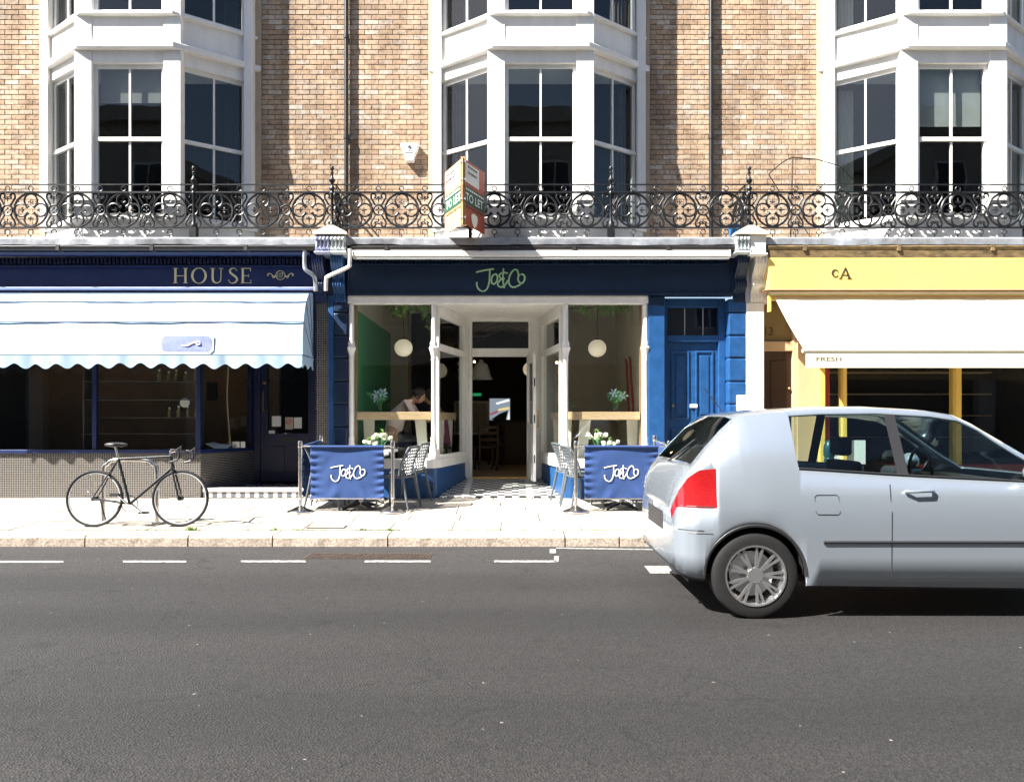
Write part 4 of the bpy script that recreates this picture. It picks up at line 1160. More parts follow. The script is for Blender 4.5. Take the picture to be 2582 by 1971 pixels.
# strip between the shops: mosaic pier and blue post
MB().box(PX(797,0),PX(828,0),0.0,0.25,ZP-0.03,3.25).build('mosaic_pier', M_mosaic, house_l)
MB().box(PX(828,0)+0.002,PX(842,0)-0.001,-0.02,0.25,ZP-0.03,3.25).build('door_post', M_blue, house_m, bevel=0.008)
MB().box(PX(786,0),PX(876,0),0.0,0.3,3.252,3.94).build('pier_head', M_navydark, house_m)

# white awning cassette above the cafe fascia
aw = thing('awning_cassette', 'long white rolled-up awning box above the cafe fascia', 'awning', (0.42,-0.36,3.74))
ax0, ax1 = PX(890,-0.38), PX(1841,-0.38)
MB().prism([(-0.33,3.735),(-0.365,3.76),(-0.372,3.82),(-0.34,3.845),(-0.27,3.845),(-0.27,3.735)],ax0,ax1,'x').build('case', M_white, aw, bevel=0.006)
for x0, x1 in ((ax0-0.012,ax0-0.001),(ax1+0.001,ax1+0.012)):
    MB().prism([(-0.335,3.73),(-0.375,3.76),(-0.38,3.83),(-0.34,3.852),(-0.265,3.852),(-0.265,3.73)],x0,x1,'x').build('end_cap', M_white, aw)
MB().box(ax0+0.02,ax1-0.02,-0.355,-0.285,3.722,3.734).build('front_bar', M_greymetal, aw)

# cafe interior --------------------------------------------------------
IX0, IX1, IYB = -2.44, 2.06, 7.2
B('interior_floor', M_floorwood, H, IX0,IX1,DY+0.12,IYB,FLR-0.12,FLR)
MB().prism([(IX0,0.22),(WL1-0.16,0.22),(DL-0.10,DY+0.119),(IX0,DY+0.119)],FLR-0.1,FLR,'z').build('interior_floor', M_floorwood, H)
MB().prism([(IX1,0.22),(IX1,DY+0.119),(DR+0.10,DY+0.119),(WR0+0.16,0.22)],FLR-0.1,FLR,'z').build('interior_floor', M_floorwood, H)
B('interior_wall', M_green, H, IX0-0.12,IX0,0.14,3.9,FLR-0.1,3.14)
B('interior_wall', M_white_shade, H, IX0-0.12,IX0,0.14,3.9,3.14,3.86)
B('interior_wall', M_taupe, H, IX0-0.12,IX0+0.35,3.9,4.4,FLR-0.1,3.86)
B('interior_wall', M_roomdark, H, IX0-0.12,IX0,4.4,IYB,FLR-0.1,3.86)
B('interior_wall', M_white_shade, H, IX1,IX1+0.12,0.14,3.6,FLR-0.1,3.86)
B('interior_wall', M_taupe, H, IX1,IX1+0.12,3.6,IYB,FLR-0.1,3.86)
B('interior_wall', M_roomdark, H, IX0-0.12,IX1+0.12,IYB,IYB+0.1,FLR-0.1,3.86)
B('interior_wall', M_taupe, H, 1.05,IX1,3.6,3.75,FLR,3.6)
B('interior_ceiling', M_ceil, H, IX0-0.12,IX1+0.12,0.13,4.4,3.62,3.70)
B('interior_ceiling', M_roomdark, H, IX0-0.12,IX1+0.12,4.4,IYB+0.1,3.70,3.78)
B('bressumer', M_white_shade, H, IX0,IX1,0.13,0.30,3.245,3.62)
for i in range(4):
    y = 4.9+i*0.6
    MB().beam((IX0,y,2.6),(-0.2,y,3.65),0.08,0.14).build('rafter', M_wooddark, H)
    MB().beam((IX1,y,2.6),(-0.2,y,3.65),0.08,0.14).build('rafter', M_wooddark, H)
B('timber_strip', M_woodv, H, IX0+0.002,IX0+0.10,0.16,0.24,FLR,3.6)
B('timber_strip', M_woodv, H, IX1-0.13,IX1-0.002,0.16,0.24,FLR,3.6)
# bar tops along the windows
def bar(name, label, pts, legs, x_leg):
    t = thing(name, label, 'counter', (pts[0][0],0.3,FLR))
    MB().prism(pts,1.41,1.53,'z').build('top', M_wood, t, bevel=0.006)
    for (x,y,dx) in legs:
        MB().add([(x-0.085,y-0.02,1.409),(x+0.085,y-0.02,1.409),(x+dx+0.05,y-0.02,FLR+0.001),(x+dx-0.05,y-0.02,FLR+0.001),(x-0.085,y+0.03,1.409),(x+0.085,y+0.03,1.409),(x+dx+0.05,y+0.03,FLR+0.001),(x+dx-0.05,y+0.03,FLR+0.001)],
                 [(0,1,2,3),(7,6,5,4),(0,4,5,1),(1,5,6,2),(2,6,7,3),(3,7,4,0)]).build('leg', M_white_shade, t)
    return t
bar('window_bar','pale oak bar top inside the left cafe window',[(IX0+0.11,0.12),(WL1-0.05,0.12),(DL-0.14,DY-0.15),(DL-0.52,DY-0.15),(WL1-0.42,0.52),(IX0+0.11,0.52)],
    [(-1.40,0.34,0.08),(-1.16,0.75,0.0),(-1.06,1.2,0.0),(-2.2,0.42,0.0)],0)
bar('window_bar','pale oak bar top inside the right cafe window',[(IX1-0.14,0.12),(IX1-0.14,0.52),(WR0+0.42,0.52),(DR+0.52,DY-0.15),(DR+0.14,DY-0.15),(WR0+0.05,0.12)],
    [(1.12,0.34,-0.08),(0.86,0.75,0.0),(0.76,1.2,0.0),(1.85,0.42,0.0)],0)
# pendants
def globe(x, y, z, r, label, ceil=3.61):
    t = thing('globe_pendant', label, 'pendant lamp', (x,y,z-r), 'globe pendants in the cafe')
    g = MB().ball((x,y,z),r,24,16,sz=0.96).build('globe', M_globe, t, smooth=True)
    MB().lathe([(0.055,z+r*0.93),(0.05,z+r*1.08),(0.015,z+r*1.14)],(x,y,0),12).build('cap', M_wooddark, t, smooth=True)
    MB().tube([(x,y,z+r),(x,y,ceil)],0.005,5).build('cord', M_trim, t)
globe(PX(1017.5,1.0),1.0,PZ(877,1.0),0.147,'cream globe pendant behind the left cafe window')
globe(PX(1506,1.0),1.0,PZ(878,1.0),0.147,'cream globe pendant behind the right cafe window')
globe(PX(1339,2.7),2.7,PZ(931,2.7),0.15,'globe pendant half hidden by the open door leaf')
pl = thing('metal_pendant', 'grey bell-shaped metal pendant lamp inside the doorway', 'pendant lamp', (PX(1214,3.2),3.2,2.2))
xx, yy = PX(1213,3.2), 3.2; z0 = PZ(957,3.2)
MB().lathe([(0.215,z0),(0.222,z0+0.015),(0.19,z0+0.05),(0.165,z0+0.17),(0.12,z0+0.29),(0.05,z0+0.33),(0.03,z0+0.38),(0.029,z0+0.37),(0.045,z0+0.32),(0.11,z0+0.28),(0.155,z0+0.17),(0.18,z0+0.05)],(xx,yy,0),28).build('shade', M_greymetal, pl, smooth=True)
MB().tube([(xx,yy,z0+0.36),(xx,yy,3.61)],0.006,5).build('cord', M_trim, pl)
MB().ball((xx,yy,z0+0.1),0.04,8,6).build('bulb', M_globe, pl, smooth=True)
for i, (px_, py_, y, lab) in enumerate(((1196,912,4.0,'small warm bare bulb seen at the top left of the doorway'),(1404,914,2.2,'small warm bare bulb seen through the right side screen'),(1158,885,2.4,'small warm bare bulb seen above the left side screen transom'))):
    t = thing('bare_bulb', lab, 'light bulb', (PX(px_,y),y,PZ(py_,y)), 'warm bare bulbs')
    MB().ball((PX(px_,y),y,PZ(py_,y)),0.022,10,8).build('bulb', M_bulb, t, smooth=True)
    MB().tube([(PX(px_,y),y,PZ(py_,y)+0.02),(PX(px_,y),y,3.61)],0.004,5).build('cord', M_trim, t)
# back of the room: panel with glow added to brighten it, framed mirror, exit sign, counter
mp_ = thing('glow_panel', 'framed panel of bright diagonal shapes with added glow on the back wall of the cafe', 'screen', (PX(1260,6.9),IYB,1.4))
px0, px1, pz0, pz1 = PX(1234,7.0), PX(1286,7.0), PZ(1059,7.0), PZ(1004,7.0)
MB().box(px0-0.03,px1+0.03,IYB-0.03,IYB-0.002,pz0-0.03,pz1+0.03).build('frame', M_wooddark, mp_)
M_pic = mat('glow_grey', (0.05,0.05,0.05), 0.3, emit=(0.30,0.36,0.42), estr=0.22); M_picl = mat('glow_light', (0.05,0.05,0.05), 0.3, emit=(0.85,0.9,1.0), estr=0.30)
M_picr = mat('glow_red', (0.05,0.02,0.02), 0.3, emit=(0.8,0.12,0.2), estr=0.12); M_picy = mat('glow_amber', (0.05,0.04,0.02), 0.3, emit=(0.95,0.75,0.35), estr=0.22)
MB().box(px0,px1,IYB-0.036,IYB-0.031,pz0,pz1).build('print', M_pic, mp_)
w_ = px1-px0; h_ = pz1-pz0
for pts, mm in (([(0.3,0.8),(0.95,0.98),(0.98,0.88),(0.35,0.72)],M_picl),([(0.02,0.3),(0.4,0.45),(0.4,0.36),(0.03,0.22)],M_picr),([(0.42,0.42),(0.98,0.62),(0.98,0.5),(0.42,0.52)],M_picy),([(0.05,0.02),(0.5,0.3),(0.9,0.45),(0.8,0.02)],M_tileb),([(0.86,0.02),(0.97,0.5),(0.98,0.02)],M_picl)):
    MB().prism([(px0+a*w_,pz0+b*h_) for a,b in pts],IYB-0.040,IYB-0.0365,'y').build('print_shape', mm, mp_)
mr = thing('framed_mirror', 'white framed mirror leaning at the back left of the cafe', 'mirror', (PX(1205,6.6),6.6,FLR))
mx0, mx1, mz0, mz1 = PX(1150,6.6), PX(1228,6.6), PZ(1090,6.6), PZ(1016,6.6)
m = MB(); m.box(mx0-0.05,mx0,6.58,6.63,mz0-0.05,mz1+0.05).box(mx1,mx1+0.05,6.58,6.63,mz0-0.05,mz1+0.05).box(mx0,mx1,6.58,6.63,mz1,mz1+0.05).box(mx0,mx1,6.58,6.63,mz0-0.05,mz0)
m.build('frame', M_white_shade, mr); MB().box(mx0,mx1,6.60,6.62,mz0,mz1).build('glass', M_taupe, mr)
MB().beam((mx0,6.7,FLR),(mx0,6.64,mz0),0.04,0.04).build('leg', M_wooddark, mr); MB().beam((mx1,6.7,FLR),(mx1,6.64,mz0),0.04,0.04).build('leg', M_wooddark, mr)
es = thing('exit_sign', 'small glowing green exit sign inside the dark doorway', 'sign', (PX(1200,6.8),IYB,2.0))
MB().box(PX(1190,6.9),PX(1212,6.9),IYB-0.05,IYB-0.002,PZ(997,6.9),PZ(990,6.9)).build('lit_face', M_exit, es)
MB().box(PX(1189,6.9),PX(1213,6.9),IYB-0.04,IYB-0.003,PZ(988.5,6.9),PZ(987.5,6.9)).build('casing', M_trim, es)
ct = thing('service_counter', 'dark timber service counter at the back of the cafe', 'counter', (0.1,5.6,FLR))
MB().box(-0.35,1.9,5.3,5.9,FLR,FLR+0.95).build('body', M_wooddark, ct); MB().box(-0.4,1.95,5.25,5.95,FLR+0.951,FLR+0.99).build('top', M_roomdark, ct)
for i in range(8): MB().box(-0.33+i*0.28,-0.10+i*0.28,5.285,5.299,FLR+0.05,FLR+0.9).build('panel', M_wooddark, ct)
def cafe_chair(x, y, rz, lab):
    t = thing('wooden_chair', lab, 'chair', (0,0,0), 'dark wooden chairs inside the cafe')
    MB().box(-0.21,0.21,-0.2,0.2,0.43,0.46).build('seat', M_wooddark, t, bevel=0.01)
    for sx in (-1,1):
        MB().beam((sx*0.18,0.17,0),(sx*0.18,0.17,0.43),0.035,0.035).build('leg', M_wooddark, t)
        MB().beam((sx*0.18,-0.19,0),(sx*0.18,-0.23,0.88),0.035,0.035).build('leg', M_wooddark, t)
    for z in (0.6,0.72,0.84): MB().box(-0.18,0.18,-0.235,-0.21,z-0.03,z+0.03).build('back_slat', M_wooddark, t)
    t.location = (x,y,FLR); t.rotation_euler = (0,0,rz)
cafe_chair(-0.52,3.6,0.3,'dark wooden chair just inside the doorway on the left')
cafe_chair(-0.45,5.0,2.6,'dark wooden chair deeper in the cafe, facing the counter')
# skis leaning on the right wall
for i, (pxa, pxb, lab) in enumerate(((1585,1581,'dark red wooden ski leaning on the cafe wall, the further one'),(1597,1590,'dark red wooden ski leaning on the cafe wall, the nearer one'))):
    y = 1.9-0.45*i
    t = thing('ski', lab, 'ski', (PX(pxa,y),y,FLR), 'skis by the right window')
    zt_ = PZ(905 if i == 0 else 899, y)
    pts = [Vector((PX(pxa+3,y),y,FLR+0.01)),Vector((PX(pxa+1,y),y,1.4)),Vector((PX(pxb,y),y,zt_-0.25)),Vector((PX(pxb-1,y),y,zt_-0.06)),Vector((PX(pxb-5,y),y-0.01,zt_))]
    MB().tube(smooth_path(pts,5),[0.020]*16+[0.020,0.019,0.016,0.012,0.006],8,flat=(0,1,0)).build('blade', M_redpaint, t, smooth=True)
    MB().box(PX(pxa,y)-0.03,PX(pxa,y)+0.035,y-0.03,y-0.014,1.15,1.32).build('binding', M_greymetal, t)
# hanging greenery behind the window heads
def garland(x0, x1, label, n, seed, y=0.24):
    random.seed(seed)
    t = thing('hanging_plant', label, 'plant', ((x0+x1)/2,y,3.1), 'trailing plants in the cafe windows')
    m = MB(); st = MB()
    for i in range(n):
        x = random.uniform(x0,x1); L_ = random.choice((0.06,0.1,0.15,0.2,0.3))*random.uniform(0.6,1.2)
        yy = y+random.uniform(-0.06,0.1)
        st.tube([(x,yy,3.24),(x+random.uniform(-.03,.03),yy,3.13-L_)],0.002,4)
        for k in range(int(6+L_*40)):
            zz = 3.16-random.random()*L_; a = random.uniform(0,2*PI); ln_ = random.uniform(0.03,0.055)
            dx, dy2, dz = math.cos(a)*0.6, math.sin(a)*0.5, -random.uniform(0.5,1.1)
            v = Vector((dx,dy2,dz)).normalized(); u = v.orthogonal().normalized()*ln_*0.28
            p = Vector((x+random.uniform(-.02,.02),yy,zz))
            m.add([p,p+v*ln_*0.5+u,p+v*ln_,p+v*ln_*0.5-u],[(0,1,2,3)])
    stuff(m.build('leaves', M_leaf, t, recalc=False)); st.build('stems', M_leaf, t)
garland(-2.0,-1.2,'trailing green plant along the top of the left cafe window',20,1)
garland(0.86,1.75,'trailing green plant along the top of the right cafe window',22,2)
garland(1.6,1.9,'leafy sprig hanging in the top right corner of the right cafe window',7,9)
# vases of lilies on the bars
def vase_flowers(name, label, x, y, z, kind, k=1.0, seed=0, group=None):
    random.seed(seed)
    t = thing(name, label, 'flowers', (x,y,z), group)
    MB().lathe([(0.032*k,z+0.001),(0.036*k,z+0.01),(0.034*k,z+0.06*k),(0.042*k,z+0.12*k),(0.039*k,z+0.12*k),(0.031*k,z+0.06*k),(0.03*k,z+0.014)],(x,y,0),14).build('vase', G_vase, t, smooth=True)
    st = MB(); lv = MB(); pt = MB()
    n = 9 if kind == 'lily' else 7
    for i in range(n):
        a = 2*PI*i/n+random.uniform(-.3,.3); sp = random.uniform(0.25,0.9)
        hh = random.uniform(0.20,0.30)*k
        if kind != 'lily': hh = random.uniform(0.13,0.18)*k
        tip = Vector((x+math.cos(a)*sp*0.12*k*1.25,y+math.sin(a)*sp*0.09*k,z+hh))
        base = Vector((x,y,z+0.02))
        st.tube([base,lerp(base,tip,0.5)+Vector((0,0,0.03)),tip],0.0035*k,5)
        if kind == 'lily':
            if i % 2 == 0:
                for q in range(6):
                    b_ = 2*PI*q/6; v = Vector((math.cos(b_)*0.8,-0.25+math.sin(b_)*0.5,math.sin(b_)*0.8)).normalized(); u = v.orthogonal().normalized()*0.018*k
                    pt.add([tip,tip+v*0.05*k+u,tip+v*0.095*k+Vector((0,0,-0.01)),tip+v*0.05*k-u],[(0,1,2,3)])
            else:
                pt_dir = (tip-base).normalized(); u = pt_dir.orthogonal().normalized()*0.013*k
                for q in range(3):
                    uu = Matrix.Rotation(q*PI/3,3,pt_dir) @ u
                    lv.add([tip-pt_dir*0.03*k,tip+uu,tip+pt_dir*0.06*k,tip-uu],[(0,1,2,3)])
            for q in range(6):
                c = lerp(base,tip,random.uniform(0.5,0.95)); b_ = a+random.uniform(-1.2,1.2)
                v = Vector((math.cos(b_),math.sin(b_)*0.6,random.uniform(0.1,0.9))).normalized(); u = v.orthogonal().normalized()*0.014*k
                l2 = random.uniform(0.08,0.13)*k
                lv.add([c,c+v*l2*0.5+u,c+v*l2,c+v*l2*0.5-u],[(0,1,2,3)])
        else:
            for q in range(26):
                v = Vector((random.gauss(0,1),random.gauss(0,1),random.gauss(0,1))).normalized()
                c = tip+v*0.020*k; u = v.orthogonal().normalized()*0.015*k; w2 = v.cross(u)
                pt.add([c+u,c+w2+v*0.008*k,c-u,c-w2+v*0.008*k],[(0,1,2,3)])
            for q in range(3):
                b_ = random.uniform(0,2*PI); c = lerp(base,tip,0.8); v = Vector((math.cos(b_),math.sin(b_),0.5)).normalized(); u = v.orthogonal().normalized()*0.012*k
                lv.add([c,c+v*0.03*k+u,c+v*0.06*k,c+v*0.03*k-u],[(0,1,2,3)])
    if kind != 'lily':
        for q in range(4):
            c = Vector((x+random.uniform(-.01,.01),y,z+0.17*k)); v = Vector((random.uniform(-.4,.4),0,1)).normalized(); u = Vector((0.012*k,0,0))
            lv.add([c,c+v*0.04*k+u,c+v*0.08*k,c+v*0.04*k-u],[(0,1,2,3)])
    st.build('stems', M_leafdark, t); lv.build('leaves', M_leaf if kind != 'lily' else M_leafdark, t, recalc=False)
    pt.build('petals', M_lily if kind == 'lily' else M_petal, t, recalc=False)
    return t
vase_flowers('lily_vase','glass vase of pale blue lilies on the left window bar',PX(957,0.3),0.3,1.53,'lily',1.0,4,'lilies on the window bars')
vase_flowers('lily_vase','glass vase of pale blue lilies on the right window bar',PX(1552,0.3),0.3,1.53,'lily',1.0,6,'lilies on the window bars')
for i,(px_,y) in enumerate(((1446,0.3),)):
    t = thing('tumbler','small empty glass on the right window bar by the column','glass',(PX(px_,y),y,1.53))
    MB().lathe([(0.03,1.531),(0.036,1.62),(0.033,1.62),(0.028,1.538)],(PX(px_,y),y,0),12).build('bowl', G_vase, t, smooth=True)

# ------------------------------------------------------------------ left shop (navy, lettered HOUSE)
HL = house_l
LX0 = -8.4
cornice_zone(HL, LX0, PX(786,-0.1), M_royal)
gutter(HL, LX0, PX(790,-0.43), M_gutter, 3.90)
dentils(HL, LX0+0.1, PX(760,-0.1), 3.70, 3.775, M_navydark)
lf_ = MB().box(LX0,PX(793,-0.06),-0.06,0.1,3.36,3.80).build('fascia', M_royal, HL)
MB().box(LX0,PX(793,-0.06),-0.10,-0.061,3.655,3.68).build('moulding', M_royal, lf_)
MB().prism([(-0.14,3.355),(-0.14,3.345),(-0.05,3.325),(0.05,3.325),(0.05,3.359),(-0.06,3.359)],LX0,PX(793,-0.06),'x').build('ledge', mat('pale_lilac_paint',(0.55,0.55,0.72),0.5,var=0.1), lf_)
MB().box(LX0,PX(793,-0.06),-0.02,0.2,3.26,3.324).build('sub_fascia', M_navydark, lf_)
# serif capitals, drawn as outlines
def letter_poly(polys, x, z, h, name='letter', y=-0.066):
    m = MB()
    for P_ in polys:
        m.prism([(x+a*h, z+b*h) for a, b in P_], y-0.004, y+0.004, 'y')
    return m.build(name, M_gold, lf_)
def band(outer, inner):
    """quads between two closed loops"""
    n = len(outer)
    return [[outer[i],outer[(i+1)%n],inner[(i+1)%n],inner[i]] for i in range(n)]
def stroke(path, widths):
    P_ = [Vector((a,b,0)) for a,b in path]; S_ = smooth_path(P_,6); out = []
    ws = []
    for i in range(len(path)-1):
        for k in range(6): ws.append(lerp(widths[i],widths[i+1],k/6))
    ws.append(widths[-1]); L_ = []; R_ = []
    for i, p in enumerate(S_):
        t = S_[min(i+1,len(S_)-1)]-S_[max(i-1,0)]; t.normalize(); n = Vector((-t.y,t.x,0))*ws[i]/2
        L_.append((p.x+n.x,p.y+n.y)); R_.append((p.x-n.x,p.y-n.y))
    return [[L_[i],L_[i+1],R_[i+1],R_[i]] for i in range(len(S_)-1)]
def rect(a,b,c,d): return [(a,c),(b,c),(b,d),(a,d)]
def serif(cx, z, w=0.30): return rect(cx-w/2,cx+w/2,z,z+0.035)
zl = PZ(714,-0.066); hl = PZ(676,-0.066)-zl
letter_poly([rect(0.07,0.21,0.035,0.965),rect(0.74,0.88,0.035,0.965),rect(0.21,0.74,0.47,0.51),serif(0.14,0),serif(0.14,0.965),serif(0.81,0),serif(0.81,0.965)],PX(437,-0.066),zl,hl)
no = 40
letter_poly(band([(0.52+0.52*math.cos(2*PI*i/no),0.5+0.53*math.sin(2*PI*i/no)) for i in range(no)],[(0.52+0.37*math.cos(2*PI*i/no),0.5+0.48*math.sin(2*PI*i/no)) for i in range(no)]),PX(482,-0.066),zl,hl)
letter_poly(stroke([(0.17,0.965),(0.17,0.35),(0.22,0.13),(0.42,0.02),(0.62,0.09),(0.71,0.3),(0.72,0.965)],[0.14,0.14,0.13,0.07,0.05,0.045,0.045])+[serif(0.17,0.965,0.32),serif(0.72,0.965,0.28)],PX(530,-0.066),zl,hl)
letter_poly(stroke([(0.55,0.80),(0.50,0.93),(0.32,1.0),(0.13,0.90),(0.12,0.72),(0.28,0.57),(0.48,0.42),(0.57,0.24),(0.44,0.05),(0.22,0.0),(0.06,0.09),(0.02,0.25)],[0.03,0.04,0.05,0.10,0.12,0.14,0.14,0.12,0.09,0.05,0.04,0.03]),PX(576,-0.066),zl,hl)
letter_poly([rect(0.07,0.21,0.035,0.965),rect(0.0,0.66,0.965,1.0),rect(0.0,0.70,0,0.035),rect(0.21,0.52,0.48,0.52),rect(0.64,0.67,0.80,0.965),rect(0.67,0.70,0.035,0.22),rect(0.50,0.53,0.40,0.60)],PX(607,-0.066),zl,hl)
cm_ = (PX(707,-0.066),-0.066,PZ(694,-0.066))
MB().ring(cm_,0.066,0.0055,n=28,k=4).build('medallion_ring', M_gold, lf_)
text(lf_,'numerals','117',cm_[0],-0.0655,cm_[2]-0.036,0.072,M_gold,w=0.085,bold=0.01)
fl = MB()
for s in (-1,1):
    fl.tube([(cm_[0]+s*p.x,-0.064,cm_[2]+p.y) for p in smooth_path([Vector((0.068,0.0,0)),Vector((0.10,-0.015,0)),Vector((0.13,0.012,0)),Vector((0.165,0.028,0)),Vector((0.192,0.012,0)),Vector((0.185,-0.006,0)),Vector((0.172,0.004,0))],4)],0.006,5)
    fl.tube([(cm_[0]+s*p.x,-0.064,cm_[2]+p.y) for p in smooth_path([Vector((0.07,-0.01,0)),Vector((0.095,-0.035,0)),Vector((0.12,-0.02,0)),Vector((0.115,-0.005,0))],4)],0.006,5)
fl.build('flourish', M_gold, lf_)

# pale blue dutch canopy ------------------------------------------------
ca = thing('dutch_awning', 'pale blue scalloped canopy awning over the left shop window', 'awning', (-5.6,-0.05,2.35))
AXL, AXR = -8.3, PX(791,0)
ZHG, HT, PR = 2.32, 0.955, 0.56
def hoop(a):   # 0 = up the wall, 1 = horizontal bottom bar
    th = a*PI/2
    return (-0.03-PR*math.sin(th)**0.75 if th > 0 else -0.03, ZHG+HT*math.cos(th)**0.9 if a < 1 else ZHG)
angs = [0,0.18,0.42,0.70,1.0]
cv = []; cf = []
NS = 24
prof = []
for i in range(NS+1):
    prof.append(hoop(i/NS))
def canopy_sag(x, a_, z):
    lo = max([v for v in angs if v <= a_+1e-6]); hi = min([v for v in angs if v > lo] or [1.0])
    t_ = 0 if hi == lo else (a_-lo)/(hi-lo)
    return 0.016*math.sin(PI*t_)+0.005*math.sin(x*3.1+z*4)+0.003*math.sin(x*11+a_*NS), -0.010*math.sin(PI*t_)
xs = [lerp(AXL,AXR,i/40) for i in range(41)]
m = MB(); vs = []
for x in xs:
    for q, (y,z) in enumerate(prof):
        dy_s, dz_s = canopy_sag(x, q/NS, z)
        vs.append((x,y+dy_s,z+dz_s))
fs = []
for i in range(40):
    for q in range(NS): fs.append((i*(NS+1)+q,i*(NS+1)+q+1,(i+1)*(NS+1)+q+1,(i+1)*(NS+1)+q))
m.add(vs,fs).build('cover', M_awnblue, ca, smooth=True, recalc=False)
for x in (AXL,AXR):
    vs = [(x,-0.03,ZHG)]+[(x,y,z) for y,z in prof]
    MB().add(vs,[(0,i,i+1) for i in range(1,NS+1)]).build('side_panel', M_awnblue, ca, recalc=False)
for a in angs[1:]:
    y, z = hoop(a)
    sm = MB().tube([(AXL,y-0.008,z),(AXR+0.004,y-0.008,z)],0.007,5)
    sm.tube([(AXR+0.005,y,z),(AXR+0.005,-0.03,ZHG)],0.005,5)
    sm.build('seam', M_awnseam, ca)
yb, zb_ = hoop(1.0)
vs = []; n = 260
for i in range(n+1):
    x = lerp(AXL,AXR,i/n); sca = 0.155+0.035*math.cos((x-AXR+0.35)*2*PI/0.295)+0.006*math.sin(x*2.7)+0.004*math.sin(x*7.3)
    vs += [(x,yb-0.012,zb_-0.008),(x,yb-0.010+0.012*math.sin(x*9)+0.008*math.sin(x*23),zb_-sca)]
MB().add(vs,[(2*i,2*i+2,2*i+3,2*i+1) for i in range(n)]).build('valance', M_awnblue, ca, smooth=True, recalc=False)
vs = []; n = 24
for i in range(n+1):
    y = lerp(yb-0.012,-0.04,i/n); sca = 0.155+0.03*math.cos(i/n*2*PI*2)
    vs += [(AXR+0.002,y,zb_-0.008),(AXR+0.002+0.006*math.sin(i*2.2),y,zb_-sca)]
MB().add(vs,[(2*i,2*i+2,2*i+3,2*i+1) for i in range(n)]).build('valance', M_awnblue, ca, smooth=True, recalc=False)
# printed plaque with a white scroll
def on_canopy(x, z):
    best = min(prof, key=lambda p: abs(p[1]-z))
    for q, ((y0,z0),(y1,z1)) in enumerate(zip(prof,prof[1:])):
        if z1 <= z <= z0:
            t_ = (z-z0)/(z1-z0)
            return (x, y0+(y1-y0)*t_+canopy_sag(x,(q+t_)/NS,z)[0]-0.012, z)
    return (x,best[0]-0.008,z)
pxl, pxr = PX(410,-0.55), PX(536,-0.55); pzt, pzb = PZ(847,-0.55), PZ(888,-0.55)
def plaque(x0,x1,z0,z1,c,off,m,nm):
    pts = [(x0,z0+c),(x0+c,z0),(x1-c,z0),(x1,z0+c),(x1,z1-c),(x1-c,z1),(x0+c,z1),(x0,z1-c)]
    vs = []; rows = 6
    mm = MB(); ring = []
    for r_ in range(rows+1):
        z = lerp(z0,z1,r_/rows)
        ins = max(0,c-(z-z0),c-(z1-z))
        a = on_canopy(x0+ins,z); b = on_canopy(x1-ins,z)
        vs += [(a[0],a[1]-off,a[2]),(b[0],b[1]-off,b[2])]
    mm.add(vs,[(2*i,2*i+1,2*i+3,2*i+2) for i in range(rows)]).build(nm, m, ca, recalc=False)
plaque(pxl-0.03,pxr+0.03,pzb-0.03,pzt+0.03,0.05,0,M_letterwhite,'plaque_border')
plaque(pxl,pxr,pzb,pzt,0.045,0.004,M_plaque,'plaque')
MB().tube([(lambda q:(q[0],q[1]-0.008,q[2]))(on_canopy(pxr+p.x,(pzt+pzb)/2+p.y)) for p in smooth_path([Vector((-0.42,-0.02,0)),Vector((-0.34,-0.03,0)),Vector((-0.28,0.0,0)),Vector((-0.22,0.02,0)),Vector((-0.17,0.03,0)),Vector((-0.16,-0.005,0)),Vector((-0.20,-0.01,0)),Vector((-0.21,0.015,0))],5)],0.010,6).build('scroll_print', M_letterwhite, ca)
for x in (AXL+0.02,AXR-0.02):
    MB().box(x-0.02,x+0.02,-0.05,-0.001,ZHG-0.04,ZHG+0.04).build('hinge', M_greymetal, ca)

# shop window, splayed side, door
LDY = 1.2
WX1 = PX(505,0); SX1 = PX(640,LDY)
SZ0, SZ1 = PZ(1143,0), PZ(1137,0)
MB().box(LX0,WX1+0.02,-0.03,0.14,SZ0,SZ1+0.02).build('window_sill', M_royal, HL, bevel=0.006)
MB().box(LX0,WX1,0.0,0.14,ZP-0.03,SZ0-0.001).build('stall_riser', M_mosaic, HL)
MB().wbox((WX1,0.0),(SX1,LDY),ZP-0.03,SZ0-0.001,0.001,0.14).build('stall_riser', M_mosaic, HL)
MB().wbox((WX1+0.02,0.0),(SX1+0.02,LDY),SZ0,SZ1+0.02,0.0,0.16).build('window_sill', M_royal, HL)
MB().box(WX1-0.06,WX1,0.0,0.06,SZ1+0.02,3.26).build('mullion', M_royal, HL, bevel=0.006)
for x in (-6.2,-7.8): MB().box(x-0.03,x+0.03,0.0,0.06,SZ1+0.02,3.26).build('mullion', M_royal, HL)
MB().wbox((SX1-0.02,LDY-0.07),(SX1,LDY),SZ1+0.02,3.26,0.0,0.07).build('mullion', M_navydark, HL)
MB().box(LX0,WX1-0.06,0.03,0.036,SZ1+0.02,3.26).build('shop_window', G_shop, HL)
MB().wbox((WX1,0.06),(SX1,LDY-0.07),SZ1+0.02,3.26,0.03,0.036).build('shop_window', G_shop, HL)
MB().box(SX1-0.02,PX(656,LDY),LDY,LDY+0.12,ZP,3.26).build('door_jamb', M_navydark, HL)
MB().box(PX(790,LDY),PX(797,0)+0.01,LDY,LDY+0.12,ZP,3.26).build('door_jamb', M_navydark, HL)
MB().box(PX(797,0)-0.02,PX(797,0)-0.001,0.0,LDY,ZP,3.26).build('reveal', M_navydark, HL)
MB().box(WX1-0.3,PX(797,0),0.0,LDY+0.1,3.262,3.30).build('lobby_ceiling', M_navydark, HL)
ldz = ZP+0.15
dx0, dx1 = PX(656,LDY)+0.002, PX(790,LDY)-0.002
